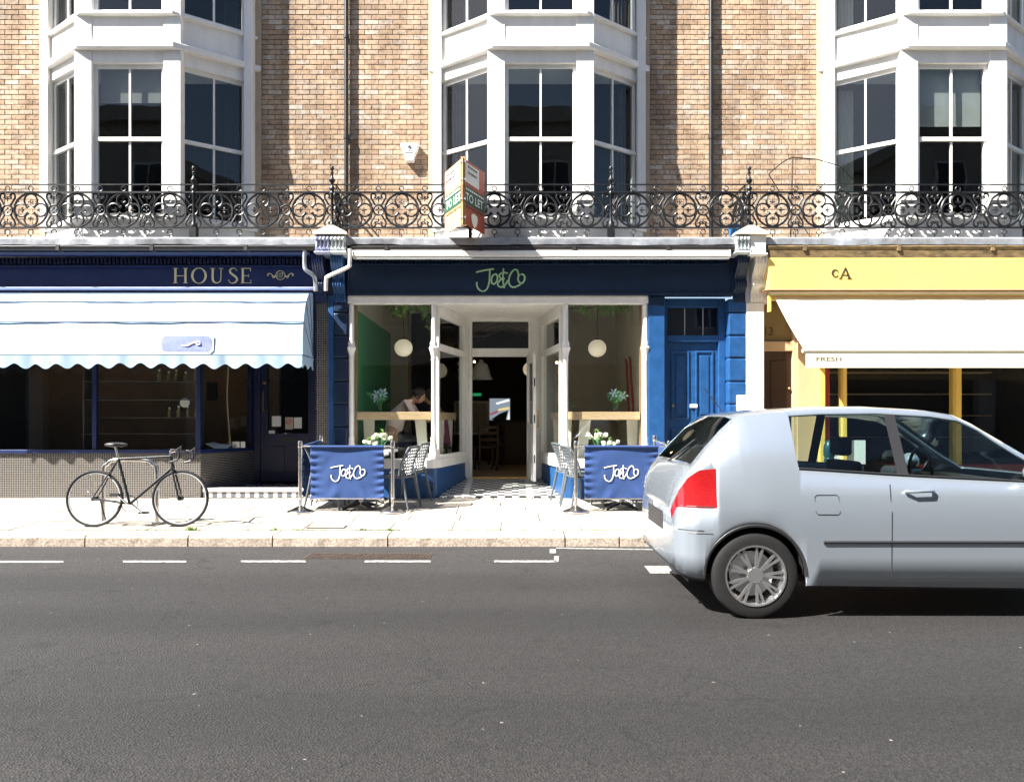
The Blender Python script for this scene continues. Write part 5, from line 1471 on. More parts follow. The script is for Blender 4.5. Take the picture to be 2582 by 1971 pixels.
d_ = MB(); gz0 = PZ(1093,LDY)
d_.box(dx0,dx0+0.11,LDY+0.03,LDY+0.08,ldz,2.75); d_.box(dx1-0.09,dx1,LDY+0.03,LDY+0.08,ldz,2.75)
d_.box(dx0+0.11,dx1-0.09,LDY+0.03,LDY+0.08,ldz,gz0); d_.box(dx0+0.11,dx1-0.09,LDY+0.03,LDY+0.08,2.62,2.75)
ld = d_.build('door', M_navydark, HL)
MB().box(dx0+0.11,dx1-0.09,LDY+0.05,LDY+0.056,gz0,2.62).build('pane', G_shop, ld)
MB().box(dx0,dx1,LDY+0.04,LDY+0.1,2.752,3.26).build('transom_panel', M_navydark, ld)
for (x0,x1) in ((dx0+0.15,(dx0+dx1)/2-0.04),((dx0+dx1)/2+0.06,dx1-0.13)):
    MB().box(x0,x1,LDY+0.018,LDY+0.029,ldz+0.15,gz0-0.2).build('panel', M_navydark, ld, bevel=0.008)
MB().box((dx0+dx1)/2-0.13,(dx0+dx1)/2+0.13,LDY+0.02,LDY+0.029,gz0-0.13,gz0-0.07).build('letterbox', M_trim, ld)
MB().tube([(dx0+0.06,LDY+0.0,1.55),(dx0+0.06,LDY-0.03,1.60),(dx0+0.06,LDY-0.03,1.85),(dx0+0.06,LDY+0.0,1.9)],0.012,6).build('handle', M_brass, ld)
MB().ball((dx0+0.06,LDY+0.02,2.02),0.025,8,6).build('keyhole', M_brass, ld)
for (px_,py_,w_,h_,mm,nm) in ((695,1062,0.15,0.17,M_paper,'notice'),(727,1067,0.13,0.20,M_taupe,'notice'),(749,1066,0.13,0.18,M_paper,'notice'),(683,1089,0.10,0.05,M_paper,'notice')):
    x, z = PX(px_,LDY), PZ(py_,LDY)
    MB().box(x-w_/2,x+w_/2,LDY+0.043,LDY+0.047,z-h_/2,z+h_/2).build(nm, mm, ld)
MB().ring((PX(726,LDY),LDY+0.041,PZ(1063,LDY)),0.04,0.006,n=20,k=4).build('notice_symbol', M_red, ld)
MB().beam((PX(722,LDY),LDY+0.041,PZ(1067,LDY)),(PX(730,LDY),LDY+0.041,PZ(1059,LDY)),0.008,0.008).build('notice_symbol', M_red, ld)
# step with white nosing and chequer riser
lx0, lx1 = PX(512,0), PX(797,0)-0.022
step = MB().box(lx0,lx1,0.02,LDY,ZP-0.05,ldz-0.06).build('step', M_joint, HL)
MB().box(lx0,lx1,-0.01,0.14,ldz-0.058,ldz-0.002).build('nosing', M_marble, step, bevel=0.006)
nt = 24; cw = (lx1-lx0)/nt
for i in range(nt):
    MB().box(lx0+i*cw+0.002,lx0+(i+1)*cw-0.002,0.006,0.019,ZP+0.012,ldz-0.062).build('tile', M_tileg if i % 2 == 0 else M_tilew, step)
for j in range(9):
    for i in range(12):
        x0 = lerp(lx0,lx1,i/12); x1 = lerp(lx0,lx1,(i+1)/12); y0 = 0.145+j*0.115
        a_, b_ = 0.002, 0.113
        if x0 < WX1+(y0/LDY)*(SX1-WX1)-0.05: continue
        MB().box(x0+0.002,x1-0.002,y0+a_,y0+b_,ldz-0.07,ldz-0.045).build('floor_tile', M_tilew if (i+j) % 2 else M_tileb, step)
# inside the left shop
B('interior_floor', M_wooddark, HL, LX0,WX1-0.02,0.15,4.2,SZ0-0.12,SZ0-0.02)
B('interior_wall', M_tandark, HL, LX0,SX1+0.2,1.9,2.0,0.3,3.3)
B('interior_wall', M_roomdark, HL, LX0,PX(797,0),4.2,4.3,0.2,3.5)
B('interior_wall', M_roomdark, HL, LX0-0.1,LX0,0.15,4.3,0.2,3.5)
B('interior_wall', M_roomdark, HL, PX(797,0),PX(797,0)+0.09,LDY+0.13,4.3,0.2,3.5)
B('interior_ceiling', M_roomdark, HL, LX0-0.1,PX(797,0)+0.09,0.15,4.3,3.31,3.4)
B('interior_floor', M_wooddark, HL, SX1,PX(797,0),LDY+0.13,4.2,ldz-0.1,ldz-0.02)
MB().tube(smooth_path([Vector(p) for p in ((PX(572,0.7),0.7,3.2),(PX(576,0.7),0.7,2.4),(PX(574,0.7),0.68,1.8),(PX(577,0.7),0.7,1.3),(PX(582,0.7),0.66,1.05),(PX(578,0.7),0.6,0.98))],5),0.012,6).build('rope', M_architrave, HL)
cabinet = thing('glass_cabinet','display cabinet of bottles on glass shelves in the left shop window','cabinet',(-5.6,0.45,0.95))
for z in (1.2,1.45,1.72,2.0,2.28): MB().box(-6.5,PX(498,0.3),0.25,0.55,z-0.01,z).build('shelf', M_shelf, cabinet)
for x in (-6.5,PX(498,0.3)): MB().box(x-0.01,x+0.01,0.25,0.55,0.95,2.6).build('side', M_shelf, cabinet)
random.seed(8)
for z, n in ((2.28,6),(2.0,5),(1.45,4)):
    for i in range(n):
        x = PX(498,0.3)-0.06-i*0.14+random.uniform(-.02,.02); h_ = random.uniform(0.10,0.19); r_ = random.uniform(0.022,0.034)
        which = {2.28:'top',2.0:'second',1.45:'lower'}[z]
        t = thing('bottle', 'small amber bottle on the %s cabinet shelf, %s the mullion' % (which,('nearest','second from','third from','fourth from','fifth from','sixth from')[i]), 'bottle', (x,0.38,z), 'bottles in the left shop window')
        MB().lathe([(r_,z+0.001),(r_,z+h_*0.7),(r_*0.45,z+h_*0.8),(r_*0.45,z+h_)],(x,0.38,0),10).build('body', M_bottle, t, smooth=True)
        MB().lathe([(r_*0.55,z+h_+0.001),(r_*0.55,z+h_+0.025)],(x,0.38,0),8).build('cap', M_paper, t)
pc = thing('round_dish','round pale dish standing on the middle cabinet shelf','dish',(PX(466,0.35),0.35,1.72))
MB().lathe([(0.07,0.0),(0.075,-0.01),(0.06,-0.012)],(PX(466,0.35),0.36,PZ(1015,0.35)),18,'y').build('plate', M_paper, pc)
ps = thing('wall_poster','dark framed poster on the tan wall of the left shop','poster',(PX(532,1.85),1.88,1.9))
MB().box(PX(520,1.85),PX(545,1.85),1.87,1.895,PZ(1010,1.85),PZ(963,1.85)).build('frame', M_trim, ps)
MB().box(PX(523,1.85),PX(542,1.85),1.864,1.869,PZ(1006,1.85),PZ(967,1.85)).build('print', M_roomdark, ps)
for i,(px0_,px1_,lab) in enumerate(((585,604,'white price card with ampersand mark in the left shop window'),(607,618,'narrow white card beside the price card in the left shop window'))):
    t = thing('window_card', lab, 'card', (PX((px0_+px1_)/2,0.75),0.75,SZ1), 'cards in the left shop window')
    MB().box(PX(px0_,0.75),PX(px1_,0.75),0.75,0.756,SZ1+0.022,PZ(1113,0.75)).build('card', M_paper, t)
    if i == 0: text(t,'print','&',PX(594,0.75),0.748,PZ(1127,0.75),0.05,M_ink)
mgz = thing('open_magazine','open pale magazine lying on the left shop window sill','magazine',(PX(545,0.4),0.4,SZ1))
MB().add([(PX(515,0.3),0.3,SZ1+0.10),(PX(545,0.3),0.25,SZ1+0.03),(PX(575,0.3),0.25,SZ1+0.03),(PX(572,0.3),0.55,SZ1+0.08),(PX(545,0.3),0.5,SZ1+0.09),(PX(525,0.3),0.5,SZ1+0.12)],[(0,1,4,5),(1,2,3,4)]).build('pages', M_paper, mgz, recalc=False)

# ------------------------------------------------------------------ right shop (yellow)
HR = house_r
RX1 = 9.2
RFY = -0.33
MB().box(PX(1880,0),PX(1925,0),-0.04,0.3,ZP+0.6,3.14).build('white_pier', M_white, HR, bevel=0.012)
MB().box(PX(1858,-0.05),PX(1926,-0.05),-0.07,0.3,ZP-0.03,PZ(996,-0.05)).build('pier_plinth', M_white, HR, bevel=0.015)
MB().box(PX(1880,0),PX(1938,0),0.0,0.3,3.142,3.94).build('pier_head', M_white, HR)
gutter(HR, PX(1942,-0.43), RX1, M_weather, 3.90)
MB().prism([(-0.335,3.925),(-0.335,3.84),(-0.325,PZ(650,RFY)+0.002),(0.1,PZ(650,RFY)+0.002),(0.1,3.925)],PX(1938,-0.3),RX1,'x').build('moulding', M_weather, HR)
rf_ = MB().box(PX(1939,RFY),RX1,RFY,0.1,PZ(728,RFY),PZ(650,RFY)).build('fascia', M_yellow, HR)
MB().prism([(RFY-0.02,PZ(728,RFY)-0.002),(RFY-0.02,PZ(728,RFY)-0.02),(RFY+0.05,3.288),(0.1,3.288),(0.1,PZ(728,RFY)-0.002)],PX(1932,RFY),RX1,'x').build('ledge', M_creamtan, rf_)
# serif C and A
def rl(polys, x, z, h):
    m = MB()
    for P_ in polys: m.prism([(x+a*h,z+b*h) for a,b in P_],RFY-0.008,RFY-0.001,'y')
    m.build('letter', M_ink, rf_)
zc_ = PZ(698,RFY); hc_ = 18/sc(RFY)
rl(stroke([(0.92,0.68),(0.86,0.86),(0.62,0.98),(0.32,0.90),(0.14,0.52),(0.32,0.12),(0.62,0.02),(0.94,0.2)],[0.14,0.10,0.10,0.2,0.28,0.2,0.10,0.08]),PX(2096,RFY),zc_,hc_)
zc2, hc2 = PZ(703,RFY), 28/sc(RFY)
rl([[(0.0,0),(0.10,0),(0.52,0.92),(0.46,1.0)],[(0.78,0),(1.0,0),(0.58,1.0),(0.46,1.0)],rect(0.22,0.78,0.30,0.36),rect(-0.08,0.2,0,0.04),rect(0.68,1.1,0,0.04)],PX(2117,RFY),zc2,hc2)
# awning
ra = thing('white_awning', 'white shop awning with straight valance under the yellow fascia', 'awning', (6.5,-0.7,2.3))
XA0 = PX(1946,-0.1); YA, ZA = -0.12, PZ(750,-0.1); YB_, ZB2 = -1.30, PZ(884,-1.3)
MB().box(PX(1936,-0.1),RX1,-0.20,-0.061,3.16,3.284).build('cassette', M_yelframe, ra, bevel=0.01)
MB().box(PX(1938,-0.2),RX1,-0.225,-0.201,3.225,3.27).build('cassette_lip', M_awnwhite, ra)
MB().box(PX(1936,-0.2),PX(1942,-0.2),-0.24,-0.18,2.98,3.22).build('bracket', M_yelframe, ra)
n = 14; nxw = 60; vs = []; fs = []
for k in range(nxw+1):
    x = lerp(XA0,RX1-0.3,k/nxw)
    for i in range(n+1):
        t = i/n; sag = -0.035*math.sin(PI*t)+0.010*math.sin(x*5.3+t*3)*math.sin(PI*t)+0.006*math.sin(x*13-t*5)*math.sin(PI*t)
        vs.append((x,lerp(-0.21,YB_,t),lerp(3.20,ZB2+0.02,t)+sag))
for k in range(nxw):
    for i in range(n): fs.append((k*(n+1)+i,(k+1)*(n+1)+i,(k+1)*(n+1)+i+1,k*(n+1)+i+1))
cn = MB().add(vs,fs).build('canopy', M_awnwhite, ra, smooth=True, recalc=False)
cn.modifiers.new('thickness','SOLIDIFY').thickness = 0.004
for q in range(1,5):
    x = lerp(XA0,RX1-0.3,q/5)
    MB().tube([(x,lerp(-0.21,YB_,t/6),lerp(3.20,ZB2+0.02,t/6)-0.035*math.sin(PI*t/6)+0.006) for t in range(7)],0.006,4).build('seam', M_awnwhite, ra)
MB().tube([(XA0-0.02,YB_,ZB2),(RX1-0.28,YB_,ZB2)],0.028,8).build('front_bar', M_awnwhite, ra, smooth=True)
MB().box(XA0+0.02,RX1-0.3,YB_-0.012,YB_-0.008,ZB2-0.225,ZB2-0.01).build('valance', M_awnwhite, ra)
text(ra,'lettering','FRESH',PX(2089,YB_),YB_-0.0135,PZ(911,YB_),10.5/sc(YB_),mat('grey_letters',(0.10,0.085,0.07),0.8),w=63/sc(YB_),bold=0.012)
for x in (XA0+0.25,XA0+2.6): MB().tube([(x,-0.2,2.75),(x+0.3,-0.7,2.7),(x-0.1,YB_+0.02,ZB2)],0.018,6).build('arm', M_yelframe, ra)
# shopfront
yd_ = 0.18
MB().box(PX(1925,0),PX(2000,yd_),yd_+0.05,yd_+0.1,2.62,3.29).build('fanlight', mat('brown_glass',(0.25,0.18,0.075),0.15,var=0.15,vscale=3), HR)
text(HR,'numerals','113',PX(1935,yd_),yd_+0.046,PZ(845,yd_),22/sc(yd_),M_ink,w=34/sc(yd_),bold=0.02)
MB().box(PX(1920,yd_),PX(2000,yd_),yd_-0.02,yd_+0.11,PZ(885,yd_),PZ(861,yd_)).build('transom', M_creamtan, HR, bevel=0.008)
bd = MB().box(PX(1922,yd_),PX(1998,yd_),yd_+0.04,yd_+0.10,ZP,PZ(885,yd_)-0.001).build('door', M_browndoor, HR)
for z0,z1 in ((1.55,2.3),(0.5,1.4)):
    MB().box(PX(1945,yd_),PX(1988,yd_),yd_+0.025,yd_+0.039,z0,z1).build('panel', M_browndoor, bd, bevel=0.01)
MB().ball((PX(1990,yd_),yd_+0.0,PZ(979,yd_)),0.02,8,6).build('knob', M_brass, bd, smooth=True)
MB().box(PX(1998,yd_),PX(2012,yd_),yd_-0.04,yd_+0.12,ZP,3.29).build('door_post', M_creamtan, HR, bevel=0.008)
MB().box(PX(2012,0.1),PX(2066,0.1),0.10,0.3,ZP,3.29).build('wall_panel', M_creamtan, HR)
MB().box(PX(2066,0.05),PX(2079,0.05),0.02,0.2,ZP,3.29).build('window_post', M_yelframe, HR, bevel=0.006)
MB().box(PX(2079,0.05),PX(2092,0.05),0.06,0.2,ZP,3.29).build('window_post', M_redpaint, HR)
for x0,x1 in ((PX(2124,0.05),PX(2133,0.05)),(6.6,6.68),(8.2,8.28)): MB().box(x0,x1,0.02,0.2,ZP+0.5,3.29).build('window_post', M_yelframe, HR)
MB().box(PX(2092,0.05),RX1,0.05,0.25,ZP-0.03,ZP+0.5).build('stall_riser', M_redpaint, HR)
MB().box(PX(2092,0.05),RX1,0.10,0.106,ZP+0.5,3.29).build('shop_window', G_shop, HR)
B('interior_floor', M_wooddark, HR, PX(2080,0.05),RX1,0.25,3.0,ZP+0.3,ZP+0.42)
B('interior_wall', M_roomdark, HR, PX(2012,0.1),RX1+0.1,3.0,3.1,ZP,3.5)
B('interior_wall', M_room, HR, RX1,RX1+0.1,0.1,3.0,ZP,3.5)
for z in (1.1,1.5,1.9,2.3): B('wall_shelf', M_wood, HR, 5.4,8.9,2.75,2.99,z-0.02,z)
B('transom_rail', M_yelframe, HR, PX(2092,0.05),RX1,0.06,0.14,2.70,2.76)
B('interior_wall', M_creamtan, HR, PX(2012,0.1)-0.1,PX(2012,0.1),0.31,3.0,ZP,3.5)
B('interior_ceiling', M_room, HR, PX(2012,0.1)-0.1,RX1,0.2,3.1,3.295,3.35)
notc = thing('window_notice','white notice with OR and OUT lettering in the right shop window','notice',(PX(2140,0.0),0.0,1.0))
MB().box(PX(2105,0.0),PX(2190,0.0),0.092,0.097,PZ(1171,0.0),PZ(1110,0.0)).build('card', M_paper, notc)
text(notc,'lettering','OR',PX(2113,0.0),0.0905,PZ(1131,0.0),8/sc(0),M_ink,w=11/sc(0))
text(notc,'lettering','OUT',PX(2113,0.0),0.0905,PZ(1152,0.0),9/sc(0),M_ink,w=13/sc(0))

# ------------------------------------------------------------------ pavement cafe: barriers, tables, chairs
BY = -1.21
def barrier_post(x, y, label):
    z0 = pz(y)
    t = thing('barrier_post', label, 'barrier post', (x,y,z0), 'steel posts of the cafe barriers')
    MB().lathe([(0.17,z0+0.001),(0.172,z0+0.012),(0.165,z0+0.022),(0.10,z0+0.045),(0.045,z0+0.075),(0.03,z0+0.085)],(x,y,0),32).build('base', M_steel, t, smooth=True)
    MB().lathe([(0.020,z0+0.08),(0.020,z0+0.17),(0.030,z0+0.18),(0.031,z0+0.20),(0.025,z0+0.205),(0.025,z0+0.85)],(x,y,0),16).build('tube', M_steel, t, smooth=True)
    MB().lathe([(0.028,z0+0.851),(0.031,z0+0.86),(0.031,z0+0.925),(0.026,z0+0.94),(0.004,z0+0.942)],(x,y,0),16).build('cap', M_steel, t, smooth=True)
    MB().box(x-0.04,x+0.04,y-0.012,y+0.012,z0+0.845,z0+0.850).build('clip', M_steel, t)
def canvas_panel(label, a, b, name='canvas_barrier', zt=None, logo=None, seed=0):
    """a, b: plan ends of the cloth"""
    A = Vector(a); Bv = Vector(b); d = (Bv-A).normalized(); L_ = (Bv-A).length; n = Vector((-d.y,d.x))
    if n.y > 0: n = -n
    za, zb = pz(A.y)+0.868, pz(Bv.y)+0.868
    Hc = 0.70
    t = thing(name, label, 'barrier', (A.x,A.y,pz(A.y)), 'blue canvas screens around the tables')
    random.seed(seed); nx, nz = 90, 50; vs = []
    ph = [random.uniform(0,6) for _ in range(8)]
    for i in range(nx+1):
        u = i/nx
        for j in range(nz+1):
            w = j/nz
            edge = math.exp(-(u/0.10)**2)+math.exp(-((1-u)/0.10)**2)
            off = 0.014*edge*math.sin(w*44+ph[0]+2*u)*min(1,w*8)
            off += 0.010*math.sin(u*6+ph[1])*math.sin(w*5+ph[2]) + 0.010*math.exp(-((u-0.2-0.15*w)/0.09)**2)*math.sin(w*14+u*20+ph[3])*w
            off += 0.011*math.exp(-((u-0.82+0.1*w)/0.08)**2)*math.sin(w*17-u*24+ph[4])*w
            cen = math.exp(-((u-0.52)/0.28)**4-((w-0.55)/0.3)**4)
            off *= (1-0.85*cen)
            p = A+d*(u*L_)+n*off
            z = lerp(za,zb,u)-w*Hc - 0.006*math.sin(u*PI)*w + (0.02*(abs(u-0.5)*2)**6*(w))
            vs.append((p.x,p.y,z))
    fs = []
    for i in range(nx):
        for j in range(nz):
            q = i*(nz+1)+j; fs.append((q,q+1,q+nz+2,q+nz+1))
    cl = MB().add(vs,fs).build('cloth', M_canvas, t, smooth=True, recalc=False)
    sm = cl.modifiers.new('thickness','SOLIDIFY'); sm.thickness = 0.003
    MB().tube([(A.x-d.x*0.10,A.y-d.y*0.10,za+0.004),(Bv.x+d.x*0.10,Bv.y+d.y*0.10,zb+0.004)],0.011,8).build('top_bar', M_steel, t)
    hm = MB(); p0 = A+n*0.010; p1 = Bv+n*0.010
    hm.tube([(p0.x,p0.y,za-0.004),(p1.x,p1.y,zb-0.004)],0.017,8)
    hm.build('hem', M_canvas, t, smooth=True)
    MB().tube([(A.x,A.y,za-Hc+0.012),(Bv.x,Bv.y,zb-Hc+0.012)],0.010,8).build('bottom_bar', M_steel, t)
    if logo:
        joco(t, 'lettering', logo[0], A.y+n.y*0.0085, logo[1], logo[2], M_letterwhite, 0.0068)
    return t
for (x, y, lab) in ((PX(757,BY),BY,'steel barrier post at the front left corner of the left tables'),(PX(990,BY),BY,'steel barrier post at the front right of the left tables, beside chairs'),(PX(810,-0.15),-0.15,'steel barrier post against the mosaic pier behind the left tables'),
                    (PX(1452,BY),BY,'steel barrier post at the front left of the right tables'),(PX(1687,BY),BY,'steel barrier post at the front right corner by the car'),(PX(1651,-0.15),-0.15,'steel barrier post against the blue pilaster behind the right tables')):
    barrier_post(x, y, lab)
canvas_panel('blue Jo&Co canvas screen in front of the left tables',(PX(783,BY),BY),(PX(968,BY),BY),logo=(PX(877.5,BY),PZ(1172,BY),88/sc(BY)),seed=1)
canvas_panel('blue Jo&Co canvas screen in front of the right tables',(PX(1474,BY),BY),(PX(1660,BY),BY),logo=(PX(1566.5,BY),PZ(1172,BY),88/sc(BY)),seed=2)
canvas_panel('blue canvas side screen at the left end of the left tables',(PX(757,BY)+0.002,BY+0.11),(PX(810,-0.15),-0.25),seed=3)
canvas_panel('blue canvas side screen at the right end of the right tables',(PX(1687,BY),BY+0.11),(PX(1651,-0.15),-0.25),seed=4)

def table(x, y, label):
    z0 = pz(y)
    t = thing('cafe_table', label, 'table', (0,0,0), 'pavement cafe tables')
    w, h_, r_ = 0.35, 0.28, 0.09; pts = []
    for (cx,cy,a0) in ((w-r_,h_-r_,0),(-w+r_,h_-r_,PI/2),(-w+r_,-h_+r_,PI),(w-r_,-h_+r_,1.5*PI)):
        for k in range(6): pts.append((cx+r_*math.cos(a0+k*PI/10),cy+r_*math.sin(a0+k*PI/10)))
    MB().prism(pts,0.715,0.742,'z').build('top', M_tabletop, t, bevel=0.006)
    MB().lathe([(0.035,0.05),(0.03,0.10),(0.028,0.69),(0.05,0.70),(0.12,0.714)],(0,0,0),16).build('column', M_white, t, smooth=True)
    for q in range(4):
        a = PI/4+q*PI/2
        pts2 = [Vector((0,0,0.075)),Vector((math.cos(a)*0.12,math.sin(a)*0.12,0.06)),Vector((math.cos(a)*0.24,math.sin(a)*0.24,0.028)),Vector((math.cos(a)*0.29,math.sin(a)*0.29,0.014))]
        MB().tube(smooth_path(pts2,3),[0.022]*6+[0.018,0.016,0.014,0.013],8).build('foot', M_black, t, smooth=True)
    t.location = (x,y,z0)
    return t
TL = -2.05; TR = 1.47
table(TL,-0.92,'white cafe table just behind the left canvas screen'); table(TL+0.03,-0.33,'white cafe table against the left window riser')
table(TR,-0.92,'white cafe table just behind the right canvas screen'); table(TR,-0.33,'white cafe table against the right window riser')

# perforated grey plastic chairs
def make_chair():
    t = thing('cafe_chair', 'chair', 'chair', (0,0,0), 'grey perforated cafe chairs')
    # seat, slightly dished; faces +x
    nx, ny = 10, 10; vs = []; fs = []
    for i in range(nx+1):
        for j in range(ny+1):
            u = i/nx; v = j/ny*2-1
            wd = lerp(0.19,0.215,u)
            x = lerp(-0.19,0.22,u); y = v*wd*(1-0.04*(2*u-1)**4)
            z = 0.445-0.014*math.sin(PI*u)*(1-v*v)-0.02*max(0,u-0.8)*5*0.5
            vs.append((x,y,z))
    for i in range(nx):
        for j in range(ny):
            q = i*(ny+1)+j; fs.append((q,q+ny+1,q+ny+2,q+1))
    s_ = MB().add(vs,fs).build('seat', M_chair, t, smooth=True, recalc=False)
    m = s_.modifiers.new('thickness','SOLIDIFY'); m.thickness = 0.022
    # backrest shell with a lattice of holes
    def bk(u, w):     # u across -1..1, w up 0..1
        wd = 0.205*(1-0.16*w**3)
        x = -0.17-0.03*w-0.085*w*w + 0.055*(u*u)*(1-0.3*w)
        return Vector((x, u*wd, 0.455+w*0.375))
    NU, NW = 4, 8
    lat = MB()
    for i in range(-NU, NU+1):
        for s in (-1,1):
            pts = []
            for k in range(NW*2+1):
                w = k/(NW*2); u = i/NU*1.0 + s*(w*1.1-0.55)
                if abs(u) <= 1.0: pts.append(bk(u,w))
            if len(pts) > 1: lat.tube(pts,0.0085,5)
    lat.build('backrest', M_chair, t, smooth=True)
    rim = MB()
    path = [bk(-1,w/10) for w in range(10)]+[bk(-1+2*k/10,1.0)+Vector((0,0,0.012*math.sin(PI*k/10))) for k in range(11)]+[bk(1,1-w/10) for w in range(1,11)]
    rim.tube(path,0.014,8); rim.tube([bk(-1+2*k/10,0) for k in range(11)],0.012,6)
    rim.build('back_frame', M_chair, t, smooth=True)
    for sy in (-1,1):
        MB().tube([(0.18,sy*0.185,0.44),(0.20,sy*0.20,0.22),(0.215,sy*0.215,0.0)],[0.020,0.017,0.012],8).build('leg', M_chair, t, smooth=True)
        MB().tube([(-0.15,sy*0.185,0.50),(-0.20,sy*0.20,0.25),(-0.255,sy*0.215,0.0)],[0.022,0.018,0.012],8).build('leg', M_chair, t, smooth=True)
    return t
ch0 = make_chair()
first = [True]
def place_chair(x, y, rz, label):
    c = ch0 if first[0] else copy_tree(ch0)
    first[0] = False
    c.location = (x,y,pz(y)+0.002); c.rotation_euler = (0,0,rz); c['label'] = label
place_chair(-1.56,-0.90,PI-0.28,'grey perforated chair right of the left tables, nearest the street')
place_chair(-1.47,-0.36,PI-0.26,'grey perforated chair right of the left tables, nearest the shopfront')
place_chair(-2.53,-0.90,0.05,'grey perforated chair behind the left canvas screen, street side')
place_chair(-2.50,-0.33,-0.04,'grey perforated chair left of the left tables, against the riser')
place_chair(0.97,-0.88,0.28,'grey perforated chair left of the right tables, nearest the street')
place_chair(0.86,-0.36,0.25,'grey perforated chair left of the right tables, nearest the shopfront')
place_chair(1.88,-0.90,PI-0.05,'grey perforated chair behind the right canvas screen, street side')
place_chair(1.90,-0.33,PI+0.04,'grey perforated chair right of the right tables, against the pilaster')
zt_ = 0.742
vase_flowers('flower_jar','small jar of white flowers on the left table near the street',PX(932,-0.88),-0.88,pz(-0.92)+zt_,'posy',0.95,11,'white posies on the tables')
vase_flowers('flower_jar','taller jar of white flowers on the left table by the window',PX(963,-0.36),-0.36,pz(-0.33)+zt_,'posy',1.25,12,'white posies on the tables')
vase_flowers('flower_jar','small jar of white flowers on the right table near the street',PX(1540,-0.88),-0.88,pz(-0.92)+zt_,'posy',0.95,13,'white posies on the tables')
vase_flowers('flower_jar','taller jar of white flowers on the right table by the window',PX(1505,-0.36),-0.36,pz(-0.33)+zt_,'posy',1.25,14,'white posies on the tables')

